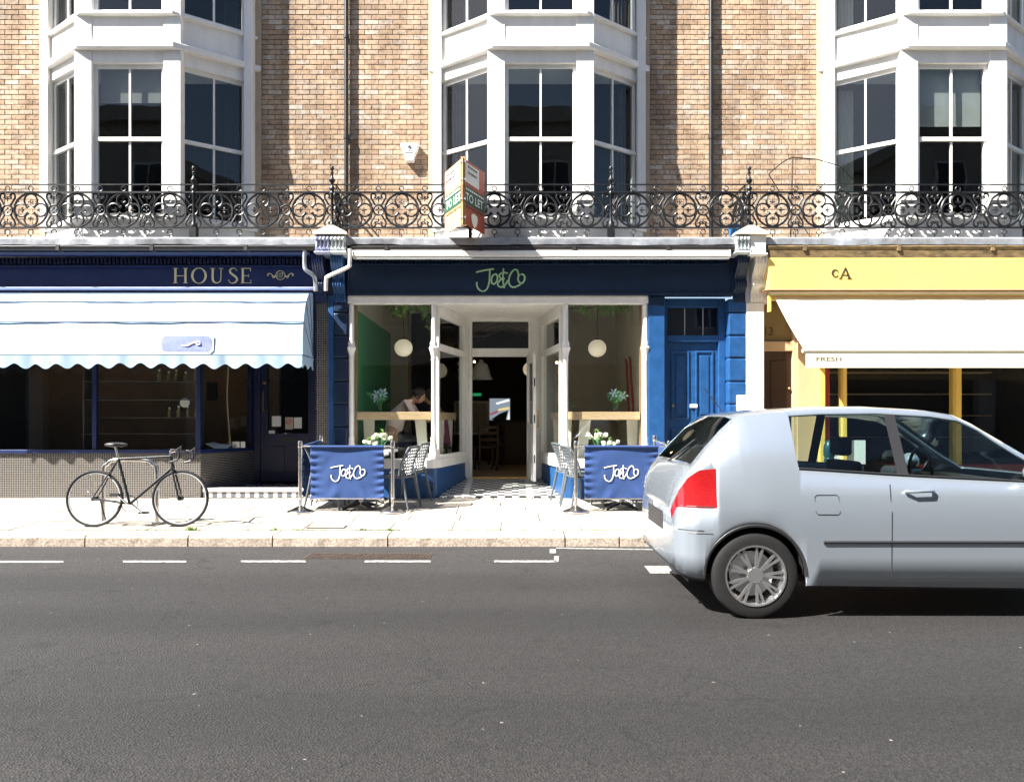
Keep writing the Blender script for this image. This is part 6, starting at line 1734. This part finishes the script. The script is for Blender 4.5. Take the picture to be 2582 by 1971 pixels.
# ------------------------------------------------------------------ people behind the left window
def skin(name, joints, edges, mt, parent, root=0, sub=2):
    me = bpy.data.meshes.new(name)
    me.from_pydata([j[0] for j in joints], edges, [])
    o = put(name, me, parent)
    md = o.modifiers.new('skin','SKIN'); md.use_smooth_shade = True
    ly = me.skin_vertices[0].data
    for i, j in enumerate(joints):
        r_ = j[1] if isinstance(j[1], tuple) else (j[1], j[1])
        ly[i].radius = r_; ly[i].use_root = (i == root)
    sb = o.modifiers.new('sub','SUBSURF'); sb.levels = sub; sb.render_levels = sub
    me.materials.append(mt)
    return o
def person(label, hx, hy, hz, face, shirt, lean, bow=0.0):
    """seated person; head centre at (hx,hy,hz), facing +x (face=1) or -x"""
    t = thing('person', label, 'person', (hx-face*lean*0.5,hy,FLR))
    f = face
    def P_(dx, dy, dz): return (hx+f*dx, hy+dy, hz+dz)
    pel = P_(-lean-0.02,0,-0.66+0.06*bow); w1 = P_(-lean*0.85,0,-0.45+0.13*bow); w2 = P_(-lean*0.55,0,-0.27+0.145*bow); nk = P_(-0.07-0.03*bow,0,-0.12+0.055*bow); hd = P_(0.0,0,0.01)
    kn = 0.42
    J = [(pel,(0.12,0.14)),(w1,(0.11,0.14)),(w2,(0.12,0.16)),(nk,0.052),(P_(-0.025-0.015*bow,0,-0.05+0.015*bow),0.05)]
    E = [(0,1),(1,2),(2,3),(3,4)]
    for s in (-1,1):
        b = len(J)
        sh = P_(-lean*0.42,s*0.16,-0.19+0.07*bow); el = P_(0.0,s*0.22,-0.38); wr = P_(0.17,s*0.09,-0.30+0.02); hnd = P_(0.22,s*0.05,-0.27)
        J += [(sh,0.058),(el,0.042),(wr,0.028),(hnd,(0.022,0.034))]; E += [(2,b),(b,b+1),(b+1,b+2),(b+2,b+3)]
        for q in range(4):
            k = len(J); o_ = (q-1.5)*0.018
            J += [(P_(0.255,s*0.05+o_,-0.262),0.009),(P_(0.285,s*0.045+o_,-0.275),0.0085)]; E += [(b+3,k),(k,k+1)]
        k = len(J)
        J += [(P_(0.225,s*0.015,-0.25),0.010),(P_(0.25,s*0.0,-0.24),0.009)]; E += [(b+3,k),(k,k+1)]
        b = len(J)
        hp = P_(-lean+0.02,s*0.10,-0.68); kn_ = P_(-lean+0.42,s*0.12,-0.68); an = (P_(-lean+0.40,0,0)[0],hy+s*0.11,FLR+0.30); to = (P_(-lean+0.54,0,0)[0],hy+s*0.12,FLR+0.25)
        J += [(hp,0.085),(kn_,0.06),(an,0.04),(to,0.032)]; E += [(0,b),(b,b+1),(b+1,b+2),(b+2,b+3)]
    body = skin('body', J, E, M_skin, t)
    # head with face, bowed towards what they look at
    hm = MB().ball((0,0,0),0.105,20,16,sx=0.94,sy=0.76,sz=1.14)
    hm.v = [(x+0.012*max(0,-z*8)*(1 if x > 0 else 0), y*(1-0.25*max(0,-z-0.02)*6), z) for x,y,z in hm.v]
    hm.add([(0.094,-0.012,-0.02),(0.094,0.012,-0.02),(0.122,0,-0.022),(0.096,0,0.03)],[(0,1,2),(0,2,3),(2,1,3)])
    for s in (-1,1):
        hm.ball((-0.005,s*0.082,-0.005),0.026,8,6,sx=0.7,sy=0.35,sz=1.1)
    hm.beam((0.088,-0.022,-0.058),(0.088,0.022,-0.058),0.012,0.012)
    tilt = Matrix.Translation(hd) @ (Matrix.Scale(-1,4,(1,0,0)) if f < 0 else Matrix.Identity(4)) @ Matrix.Rotation(R(28),4,'Y')
    hm.xf(tilt).build('head', M_skin, t, smooth=True)
    ey = MB()
    for s in (-1,1): ey.ball((0.088,s*0.033,0.012),0.011,8,6)
    ey.xf(tilt).build('eyes', M_hair, t, smooth=True)
    hr = MB().ball((-0.012,0,0.022),0.112,18,14,sx=0.96,sy=0.84,sz=1.08)
    hr.v = [(min(x,0.055+max(0,(z-0.03)*0.5)) , y, max(z,-0.055-0.4*x)) for x,y,z in hr.v]
    hr.ball((-0.10,0,0.02),0.045,10,8)
    hr.xf(tilt).build('hair', M_hair, t, smooth=True)
    # shirt: torso and sleeves
    J2 = [(P_(-lean*0.97,0,-0.62+0.06*bow),(0.135,0.155)),(w1,(0.132,0.162)),(w2,(0.138,0.182)),(P_(-0.10-0.04*bow,0,-0.145+0.06*bow),0.07)]
    E2 = [(0,1),(1,2),(2,3)]
    J2.append((P_(-lean*1.02,0,-0.76+0.06*bow),(0.13,0.15))); E2.append((0,4))
    for s in (-1,1):
        b = len(J2)
        J2 += [(P_(-lean*0.40,s*0.165,-0.19+0.07*bow),0.078),(P_(0.0,s*0.22,-0.375),0.058)]; E2 += [(2,b),(b,b+1)]
    skin('shirt', J2, E2, shirt, t)
    skin('trousers', [(P_(-lean,0,-0.68),0.15),(P_(-lean+0.2,0.11,-0.675),0.09),(P_(-lean+0.42,0.12,-0.68),0.075),((P_(-lean+0.40,0,0)[0],hy+0.11,FLR+0.34),0.055),
                      (P_(-lean+0.2,-0.11,-0.675),0.09),(P_(-lean+0.42,-0.12,-0.68),0.075),((P_(-lean+0.40,0,0)[0],hy-0.11,FLR+0.34),0.055)],[(0,1),(1,2),(2,3),(0,4),(4,5),(5,6)],M_jeans,t)
    st = thing('bar_stool', 'wooden bar stool under the person in the %s' % ('pink shirt' if shirt is M_pink else 'plum top'), 'stool', (pel[0],hy,FLR), 'bar stools at the window')
    zs = pel[2]-0.13
    MB().lathe([(0.16,zs-0.03),(0.165,zs-0.02),(0.16,zs)],(pel[0],hy,0),20).build('seat', M_wooddark, st, smooth=True)
    for q in range(4):
        a = PI/4+q*PI/2
        MB().tube([(pel[0]+0.09*math.cos(a),hy+0.09*math.sin(a),zs-0.031),(pel[0]+0.17*math.cos(a),hy+0.17*math.sin(a),FLR+0.002)],0.014,6).build('leg', M_wooddark, st)
    MB().ring((pel[0],hy,FLR+0.25),0.155,0.008,'z',n=20,k=5).build('foot_ring', M_wooddark, st)
    return t
person('person in a pale pink shirt leaning forward at the window bar', PX(1056,0.82), 0.82, PZ(1000,0.82), 1, M_pink, 0.42, 1.0)
person('person in a plum top facing the one in pink behind the column', PX(1078,1.15)+0.05, 1.15, PZ(1004,1.15), -1, M_purple, 0.18)

# ------------------------------------------------------------------ silver hatchback
CX, CY = 1.17, -5.79                          # rear end x, near side y
car = thing('hatchback_car', 'silver blue hatchback driving past at the right of the street', 'car', (CX+1.9,CY+0.84,0))
HWM = 0.84; cyc = CY+HWM
RW_, WB = 0.305, 2.42
XW1, XW2 = 0.55, 0.55+WB
LEN = 3.80
ztop_p = [(0,0.78),(0.015,0.86),(0.04,0.95),(0.09,1.03),(0.14,1.09),(0.24,1.22),(0.36,1.35),(0.46,1.435),(0.54,1.462),(0.75,1.488),(1.1,1.508),(1.5,1.512),(1.9,1.49),(2.1,1.46),(2.25,1.39),(2.45,1.265),(2.7,1.10),(2.9,0.985),(3.0,0.955),(3.3,0.91),(3.55,0.85),(3.7,0.78),(3.78,0.70),(3.80,0.62)]
hw_p = [(0,0.60),(0.02,0.68),(0.06,0.735),(0.14,0.785),(0.3,0.82),(0.62,0.84),(1.2,0.835),(2.4,0.835),(3.04,0.84),(3.4,0.80),(3.6,0.73),(3.72,0.64),(3.8,0.5)]
belt_p = [(0,0.74),(0.03,0.88),(0.09,0.985),(0.16,1.045),(0.4,1.07),(0.9,1.055),(1.6,1.01),(2.5,0.965),(2.9,0.94),(3.0,0.915),(3.3,0.87),(3.55,0.81),(3.7,0.74),(3.8,0.58)]
zb_p = [(0,0.33),(0.03,0.29),(0.1,0.265),(0.3,0.25),(0.9,0.22),(2.6,0.20),(3.5,0.22),(3.75,0.27),(3.8,0.34)]
AR = 0.352
def zbot(x):
    z = interp(x, zb_p)
    for xw in (XW1,XW2):
        d2 = AR*AR-(x-xw)**2
        if d2 > 0: z = max(z, RW_+math.sqrt(d2))
    return z
xs = sorted(set([round(v,4) for v in [0,0.008,0.02,0.04,0.065,0.09,0.115,0.14,0.17,0.2,0.24,0.28,0.32,0.36,0.41,0.46,0.5,0.54,0.6,0.65,0.75,0.86,0.9,1.0,1.1,1.2,1.35,1.5,1.56,1.6,1.64,1.75,1.9,2.0,2.1,2.18,2.25,2.35,2.45,2.55,2.62,2.7,2.8,2.9,2.95,3.0,3.1,3.2,3.3,3.45,3.55,3.62,3.7,3.74,3.77,3.79,3.8]]
    +[round(xw+AR*math.cos(PI*k/12),4) for xw in (XW1,XW2) for k in range(13)]+[round(xw+s*(AR+0.004),4) for xw in (XW1,XW2) for s in (-1,1)]))
ring_n = 11
def car_ring(x):
    zt, w, zbelt, zb = interp(x,ztop_p), interp(x,hw_p), interp(x,belt_p), zbot(x)
    cabin = max(0,min(1,(zt-zbelt)/0.42))
    wr = lerp(w-0.10, 0.60, cabin)            # roof edge half width
    if cabin < 0.15: wr = w-0.10
    zr = lerp(zbelt+ (zt-zbelt)*0.55, zt-0.06, cabin)
    pts = [(w-0.035,zb),(w-0.004,max(min(zb+0.02,zbelt-0.1),zb)),(w,max(0.44,zb+0.03)),(w+0.004,max(0.60,zb+0.05)),(w+0.006,max(min(0.78,zbelt-0.06),zb+0.07)),(w-0.018,max(min(0.86,zbelt-0.03),zb+0.085)),(w-0.035,max(zbelt,zb+0.10)),
           (wr,zr),(wr-0.07,lerp(zr,zt,0.72)),(wr*0.55,lerp(zr,zt,0.95)),(0,zt)]
    return pts
def car_v(x, j, s):
    p = RINGS[x][j]
    yy = cyc - s*p[0]
    return (CX+x, yy, p[1])
RINGS = {x: car_ring(x) for x in xs}
groups = {}
def gadd(key, quad, mtl):
    g = groups.setdefault(key, (MB(), mtl))
    g[0].add(quad, [(0,1,2,3)])
for xa, xb in zip(xs, xs[1:]):
    xm = (xa+xb)/2
    for j in range(ring_n-1):
        for s in (1,-1):
            q = [car_v(xa,j,s),car_v(xb,j,s),car_v(xb,j+1,s),car_v(xa,j+1,s)]
            if s < 0: q.reverse()
            key, mm = ('body',0,0), M_car
            if j == 6 and 0.86 < xm < 1.56: key, mm = ('side_window','r',s), G_car
            elif j == 6 and 1.64 < xm < 2.62: key, mm = ('side_window','f',s), G_car
            elif j == 6 and 1.56 <= xm <= 1.64: key, mm = ('door_pillar','b',s), M_trim
            elif j >= 7 and 0.14 < xm < 0.46 and j in (8,9): key, mm = ('rear_window',0,0), G_car
            elif j >= 7 and 2.18 < xm < 2.9 and j in (8,9): key, mm = ('windscreen',0,0), G_car
            elif xm < 0.28 and j in (4,5): key, mm = ('tail_light',0,s), M_lens
            elif xm > 3.5 and j in (4,5): key, mm = ('headlight',0,s), M_lensw
            elif j == 0 and not (abs(xm-XW1) < AR or abs(xm-XW2) < AR): key, mm = ('sill_trim',0,s), M_trim
            elif j == 0 and xm < 0.24: key, mm = ('bumper_trim',0,s), M_trim
            gadd(key, q, mm)
for x, e in ((xs[0],'rear'),(xs[-1],'front')):     # end caps
    for s in (1,-1):
        for j in range(ring_n-1):
            a, b_ = car_v(x,j,s), car_v(x,j+1,s)
            gadd(('body',0,0),[(a[0],cyc,a[2]),a,b_,(b_[0],cyc,b_[2])],M_car)
body_o = None
order = sorted(groups.items(), key=lambda kv: 0 if kv[0][0] == 'body' else 1)
for key, (mb, mm) in order:
    me = mb.mesh(key[0], mm, False, False)
    bm = bmesh.new(); bm.from_mesh(me)
    bmesh.ops.remove_doubles(bm, verts=bm.verts, dist=0.0004)
    if key[0] in ('body','tail_light'): bmesh.ops.recalc_face_normals(bm, faces=bm.faces)
    bm.to_mesh(me); bm.free()
    me.polygons.foreach_set('use_smooth',[True]*len(me.polygons)); me.set_sharp_from_angle(angle=R(38))
    o = put(key[0], me, car)
    if key[0] == 'body':
        sd = o.modifiers.new('thickness','SOLIDIFY'); sd.thickness = 0.012; sd.offset = -1
# underbody and wheel wells
MB().box(CX+0.10,CX+3.65,cyc-0.70,cyc+0.70,0.24,0.30).build('underbody', M_trim, car)
for xw in (XW1,XW2):
    for s in (1,-1):
        wl = MB()
        y0, y1 = cyc-s*0.79, cyc-s*0.52
        n = 16; vs = []
        for k in range(n+1):
            a = PI*k/n
            vs += [(CX+xw+(AR-0.004)*math.cos(a),y0,RW_+(AR-0.004)*math.sin(a)),(CX+xw+(AR-0.004)*math.cos(a),y1,RW_+(AR-0.004)*math.sin(a))]
        fs = [(2*k,2*k+2,2*k+3,2*k+1) for k in range(n)]+[tuple(2*k+1 for k in range(n+1))]
        wl.add(vs,fs).build('wheel_arch_liner', M_trim, car, recalc=False)
# wheels
def wheel_mesh():
    t = MB(); a = MB()
    tp = [(0.205,-0.09),(0.27,-0.10),(0.297,-0.088),(0.305,-0.05),(0.305,0.05),(0.297,0.088),(0.27,0.10),(0.205,0.09),(0.205,-0.09)]
    t.lathe(tp,(0,0,0),48,'y',caps=False)
    a.lathe([(0.213,-0.090),(0.216,-0.099),(0.205,-0.098),(0.195,-0.06),(0.190,0.08)],(0,0,0),40,'y',caps=False)
    a.lathe([(0.055,-0.086),(0.060,-0.075),(0.062,0.0)],(0,0,0),20,'y')
    for k in range(9):
        for ds in (-0.11,0.11):
            an = 2*PI*k/9
            p0 = Vector((0.05*math.cos(an),-0.075,0.05*math.sin(an))); p1 = Vector((0.202*math.cos(an+ds),-0.080,0.202*math.sin(an+ds)))
            a.beam(p0,p1,0.018,0.016,(0,1,0))
    return t.mesh('tyre',M_rubber,True), a.mesh('wheel',M_alloy,True)
TY, AL = wheel_mesh()
HUBB = MB().lathe([(0.16,0.005),(0.16,0.02)],(0,0,0),28,'y').mesh('brake_disc',M_greymetal)
for xw in (XW1,XW2):
    for s in (1,-1):
        w_ = put('wheel', AL, car, loc=(CX+xw,cyc-s*0.725,RW_), rot=(0,R(17+xw*40),0 if s > 0 else PI))
        ty = bpy.data.objects.new('tyre', TY); COL.objects.link(ty); ty.parent = w_
        br_ = bpy.data.objects.new('brake_disc', HUBB); COL.objects.link(br_); br_.parent = w_
# trims: door seams, handle, fuel flap, side moulding, mirror, wiper, aerial, plate, seats
def side_pt(x, z, s=1, off=0.004):
    ks = sorted(RINGS); xa = max([k for k in ks if k <= x]); xb = min([k for k in ks if k >= x])
    t = 0 if xa == xb else (x-xa)/(xb-xa)
    ra, rb_ = RINGS[xa], RINGS[xb]
    pr = [(lerp(p[0],q[0],t),lerp(p[1],q[1],t)) for p,q in zip(ra,rb_)]
    for (w0,z0),(w1,z1) in zip(pr,pr[1:]):
        if z0 <= z <= z1 and z1 > z0: return (CX+x, cyc-s*(lerp(w0,w1,(z-z0)/(z1-z0))+off), z)
    return (CX+x, cyc-s*(pr[2][0]+off), z)
for s in (1,-1):
    sm = MB()
    sm.tube([side_pt(1.50,z,s,0.0) for z in (0.30,0.45,0.6,0.75,0.85,0.95)],0.0035,5)
    sm.tube([side_pt(2.72,z,s,0.0) for z in (0.30,0.45,0.6,0.75,0.85)],0.0035,5)
    sm.tube([side_pt(x,0.30,s,0.0) for x in (1.50,1.9,2.3,2.72)],0.0035,5)
    sm.tube([side_pt(x,0.60,s,0.0) for x in (0.09,0.14,0.20,0.25)],0.0035,5)
    sm.tube([side_pt(x,0.62,s,0.0) for x in (0.03,0.06,0.10,0.15,0.19)],0.0035,5)
    sm.tube([side_pt(x,0.79,s,0.001) for x in (0.04,0.09,0.14,0.2,0.26)],0.004,5)
    fp = [(0.98,0.74),(1.12,0.74),(1.135,0.755),(1.135,0.86),(1.12,0.875),(0.98,0.875),(0.965,0.86),(0.965,0.755)]
    if s > 0: sm.tube([side_pt(a_,b_,s,0.0) for a_,b_ in fp],0.003,5,closed=True)
    stuff(sm.build('panel_gap', M_trim, car))
    sm2 = MB()
    for xw in (XW1,XW2):
        sm2.tube([(CX+xw+(AR+0.004)*math.cos(PI*k/20),cyc-s*(interp(xw+(AR+0.004)*math.cos(PI*k/20),hw_p)-0.012),RW_+(AR+0.004)*math.sin(PI*k/20)) for k in range(21)],0.014,6)
    stuff(sm2.build('arch_trim', M_trim, car, smooth=True))
    MB().tube([side_pt(x,0.545,s,0.003) for x in (1.02,1.2,1.5,1.9,2.3,2.64)],[0.012]*6,6).build('side_moulding', M_trim, car, smooth=True)
    MB().tube([side_pt(1.60,0.90,s,0.012),side_pt(1.64,0.90,s,0.035),side_pt(1.76,0.905,s,0.035),side_pt(1.80,0.905,s,0.012)],0.012,8).build('door_handle', M_car, car, smooth=True)
    mp_c = side_pt(2.52,1.03,s,0.08)
    MB().ball((mp_c[0],mp_c[1],mp_c[2]),0.1,14,10,sx=0.7,sy=1.0,sz=0.72).build('door_mirror', M_car, car, smooth=True)
    # window rubber along the belt line
    MB().tube([side_pt(x,interp(x,belt_p)+0.004,s,0.0) for x in (0.86,1.0,1.2,1.5,1.75,2.0,2.3,2.6)],0.008,6).build('window_seal', M_trim, car)
MB().box(CX-0.004,CX+0.02,cyc-0.30,cyc+0.30,0.56,0.70).build('plate_recess', M_trim, car, bevel=0.004)
MB().tube([(CX+0.55,cyc,1.47),(CX+0.40,cyc,1.66)],0.004,6).build('aerial', M_trim, car)
MB().beam((CX+0.11,cyc,1.075),(CX+0.25,cyc-0.30,1.255),0.012,0.012).build('rear_wiper', M_trim, car)
MB().tube([(CX+0.05,cyc-0.45,0.27),(CX+0.18,cyc-0.45,0.28)],0.028,10).build('exhaust', M_chrome, car, smooth=True)
for (x, yv, nm) in ((0.98,-0.36,'rear_seat'),(0.98,0.36,'rear_seat'),(1.85,-0.36,'front_seat'),(1.85,0.36,'front_seat')):
    MB().prism([(CX+x-0.20,0.55),(CX+x-0.05,0.55),(CX+x-0.10,1.06),(CX+x-0.22,1.06)],cyc+yv-0.24,cyc+yv+0.24,'y').build(nm, M_seat, car, bevel=0.03)
    MB().box(CX+x-0.235,CX+x-0.125,cyc+yv-0.12,cyc+yv+0.12,1.10,1.26).build('headrest', M_seat, car, bevel=0.03)
    MB().box(CX+x-0.05,CX+x+0.42,cyc+yv-0.25,cyc+yv+0.25,0.45,0.58).build('seat_cushion', M_seat, car, bevel=0.03)
MB().box(CX+2.45,CX+2.75,cyc-0.68,cyc+0.68,0.75,0.94).build('dashboard', M_trim, car, bevel=0.03)
MB().ring((CX+2.36,cyc+0.36,0.98),0.18,0.014,'x',n=24,k=6).build('steering_wheel', M_trim, car, smooth=True)
MB().box(CX+0.1,CX+2.8,cyc-0.70,cyc+0.70,0.34,0.42).build('cabin_floor', M_seat, car)

# ------------------------------------------------------------------ bicycle at the kerb
bk_ = thing('bicycle', 'black racing bicycle with drop handlebars parked at the left of the pavement', 'bicycle', (0,0,0))
RWH = 0.335; WBs = 1.0
def bike_wheel(x):
    w = MB().ring((x,0,RWH),RWH-0.016,0.016,n=48,k=8).build('wheel', M_rubber, bk_, smooth=True)
    MB().ring((x,0,RWH),RWH-0.036,0.009,n=48,k=6).build('rim', M_greymetal, w, smooth=True)
    sp = MB()
    for k in range(24):
        a = 2*PI*k/24; s = (-1)**k
        sp.tube([(x+0.02*math.cos(a+0.5*s),s*0.03,RWH+0.02*math.sin(a+0.5*s)),(x+(RWH-0.04)*math.cos(a),0,RWH+(RWH-0.04)*math.sin(a))],0.0013,4)
    sp.build('spokes', M_chrome, w)
    MB().lathe([(0.012,-0.045),(0.028,-0.035),(0.018,-0.02),(0.018,0.02),(0.028,0.035),(0.012,0.045)],(x,0,RWH),14,'y').build('hub', M_black, w, smooth=True)
bike_wheel(0.0); bike_wheel(-WBs)
bb = Vector((-WBs+0.41,0,0.27)); stp = Vector((-WBs+0.26,0,0.80)); ht = Vector((-0.13,0,0.83)); hb = Vector((-0.10,0,0.70)); ra_ = Vector((-WBs,0,RWH)); fa = Vector((0,0,RWH))
f = MB()
for a, b_, r_ in ((bb,stp,0.016),(stp,ht,0.016),(bb,hb,0.018),(hb,ht,0.019)): f.tube([a,b_],r_,10)
for s in (-1,1):
    f.tube([bb+Vector((0,s*0.03,0)),ra_+Vector((0,s*0.06,0))],0.009,8); f.tube([stp,ra_+Vector((0,s*0.06,0))],0.008,8)
f.build('frame', M_black, bk_, smooth=True)
fk = MB()
for s in (-1,1): fk.tube(smooth_path([hb+Vector((0,s*0.03,-0.01)),Vector((-0.06,s*0.045,0.55)),fa+Vector((-0.015,s*0.05,0.05)),fa+Vector((0,s*0.05,0))],4),0.011,8)
fk.tube([hb+Vector((0,-0.03,-0.01)),hb+Vector((0,0.03,-0.01))],0.016,8)
fk.build('fork', M_black, bk_, smooth=True)
MB().tube([stp,stp+Vector((-0.04,0,0.15))],0.013,8).build('seat_post', M_chrome, bk_)
sd_ = MB().ball((0,0,0),1,16,10,sx=0.14,sy=0.07,sz=0.03)
sd_.v = [(x,y*(0.45 if x > 0.02 else 1.0),z) for x,y,z in sd_.v]
sd_.xf(Matrix.Translation(stp+Vector((-0.03,0,0.17)))).build('saddle', M_trim, bk_, smooth=True)
stem = ht+Vector((-0.01,0,0.05))
MB().tube([ht,stem,stem+Vector((0.09,0,0.02))],0.014,8).build('stem', M_chrome, bk_)
hbm = MB(); c = stem+Vector((0.09,0,0.02))
for s in (-1,1):
    hbm.tube(smooth_path([c,c+Vector((0,s*0.19,0)),c+Vector((0.05,s*0.21,0)),c+Vector((0.10,s*0.21,-0.03)),c+Vector((0.09,s*0.21,-0.11)),c+Vector((0.0,s*0.21,-0.14))],4),0.013,8)
    hbm.tube([c+Vector((0.08,s*0.21,0.0)),c+Vector((0.125,s*0.21,0.045)),c+Vector((0.12,s*0.21,-0.02)),c+Vector((0.13,s*0.21,-0.10))],[0.014,0.015,0.008,0.006],6)
hbm.build('handlebar', M_trim, bk_, smooth=True)
MB().ring(tuple(bb),0.095,0.006,n=32,k=4).build('chainring', M_chrome, bk_)
for s in (-1,1):
    e = bb+Vector((s*0.12,s*0.06,-s*0.11))
    MB().tube([bb+Vector((0,s*0.05,0)),e],0.010,6).build('crank', M_chrome, bk_)
    MB().box(e.x-0.045,e.x+0.045,min(e.y,e.y+s*0.09),max(e.y,e.y+s*0.09),e.z-0.012,e.z+0.012).build('pedal', M_trim, bk_)
MB().tube([ra_+Vector((0.05,0.03,-0.02)),Vector((-WBs+0.06,0.20,0.004))],0.008,6).build('kickstand', M_trim, bk_)
hp_ = thing('cycle_stand', 'steel hoop cycle stand behind the parked bicycle', 'cycle stand', (-4.6,-2.0,pz(-2.0)))
zz_ = pz(-2.02)
MB().tube(smooth_path([Vector(p) for p in ((-4.95,-2.02,zz_),(-4.95,-2.02,zz_+0.62),(-4.90,-2.02,zz_+0.72),(-4.80,-2.02,zz_+0.77),(-4.45,-2.02,zz_+0.77),(-4.35,-2.02,zz_+0.72),(-4.30,-2.02,zz_+0.62),(-4.30,-2.02,zz_))],4),0.025,10).build('hoop', M_steel, hp_, smooth=True)
for x_ in (-4.95,-4.30): MB().lathe([(0.06,zz_+0.001),(0.06,zz_+0.012)],(x_,-2.02,0),16).build('base_plate', M_steel, hp_)
bk_.location = (PX(453,-2.22),-2.22,pz(-2.22)+0.002); bk_.rotation_euler = (R(-4),0,R(2))

# ------------------------------------------------------------------ bollard seen through the car window
bo_y = -2.25; bo_x = PX(2091,bo_y); z0 = pz(bo_y)
bo = thing('bollard', 'dark teal domed bollard with red sticker on the kerbside, behind the car', 'bollard', (bo_x,bo_y,z0))
MB().lathe([(0.085,z0+0.001),(0.085,z0+0.10),(0.066,z0+0.13),(0.058,z0+0.72),(0.060,z0+0.80),(0.052,z0+0.82)],(bo_x,bo_y,0),20).build('shaft', M_bollard, bo, smooth=True)
MB().lathe([(0.052,z0+0.821),(0.064,z0+0.85),(0.066,z0+0.92),(0.058,z0+0.97),(0.040,z0+1.01),(0.015,z0+1.03),(0.002,z0+1.033)],(bo_x,bo_y,0),20).build('dome', M_bollard, bo, smooth=True)
MB().wbox((bo_x-0.066,bo_y-0.03),(bo_x-0.02,bo_y-0.070),z0+0.62,z0+0.76,-0.004,0.0).build('sticker', M_red, bo)

# ------------------------------------------------------------------ weeds along the kerb joint
random.seed(17); wd = MB()
spots = [(PX(476,-2.5),-2.42,26,0.05),(PX(690,-2.45),-2.40,16,0.035),(PX(745,-2.4),-2.39,14,0.02),(PX(915,-2.4),-2.40,16,0.025),(PX(980,-2.45),-2.42,18,0.03)]
for i in range(26): spots.append((random.uniform(-4.5,1.2),-2.412+random.uniform(-0.006,0.006),5,0.015))
for (x,y,n,h_) in spots:
    for k in range(n):
        a = random.uniform(0,2*PI); b = Vector((x+random.gauss(0,0.03),y+random.gauss(0,0.008),pz(y)-0.005))
        v = Vector((math.cos(a)*0.6,math.sin(a)*0.6,1)).normalized()*h_*random.uniform(0.5,1.2); u = Vector((-math.sin(a),math.cos(a),0))*0.005
        wd.add([b-u,b+u,b+v*0.6+u*1.5,b+v,b+v*0.6-u*1.5],[(0,1,2,3,4)])
wo = wd.build('kerb_weeds', M_weed, None, recalc=False)
tag(wo, 'tufts of green weed growing in the joint behind the kerb', 'weeds', kind='stuff')

# ------------------------------------------------------------------ terrace across the street (seen in the glass)
op = thing('opposite_terrace', 'stucco terrace of shops across the street behind the viewer', 'building', (0,-17,0.15))
structure(MB().box(-120,120,-17,-13.2,-0.2,0.13).build('far_pavement', M_flag))
OY = -17.0
MB().box(-45,45,OY-6,OY,3.6,12.5).build('wall', M_opp, op)
MB().box(-45,45,OY-6,OY-0.25,0.1,3.6).build('shop_level', M_oppdark, op)
MB().box(-45,45,OY-0.3,OY+0.35,3.5,3.95).build('shop_cornice', M_opp, op)
MB().box(-45,45,OY-6,OY+0.4,12.5,13.0).build('parapet', M_opp, op)
for i in range(-7,8):
    MB().box(i*6-0.3,i*6+0.3,OY-0.249,OY+0.1,0.1,3.49).build('pier', M_opp, op)
    for k in (-1,1):
        for z in (4.9,8.8):
            x = i*6+3+k*1.4
            w_ = MB().box(x-0.6,x+0.6,OY-0.02,OY+0.06,z,z+2.3).build('window', M_white, op)
            MB().box(x-0.52,x-0.03,OY+0.061,OY+0.066,z+0.08,z+2.22).build('pane', M_oppdark, w_); MB().box(x+0.03,x+0.52,OY+0.061,OY+0.066,z+0.08,z+2.22).build('pane', M_oppdark, w_)
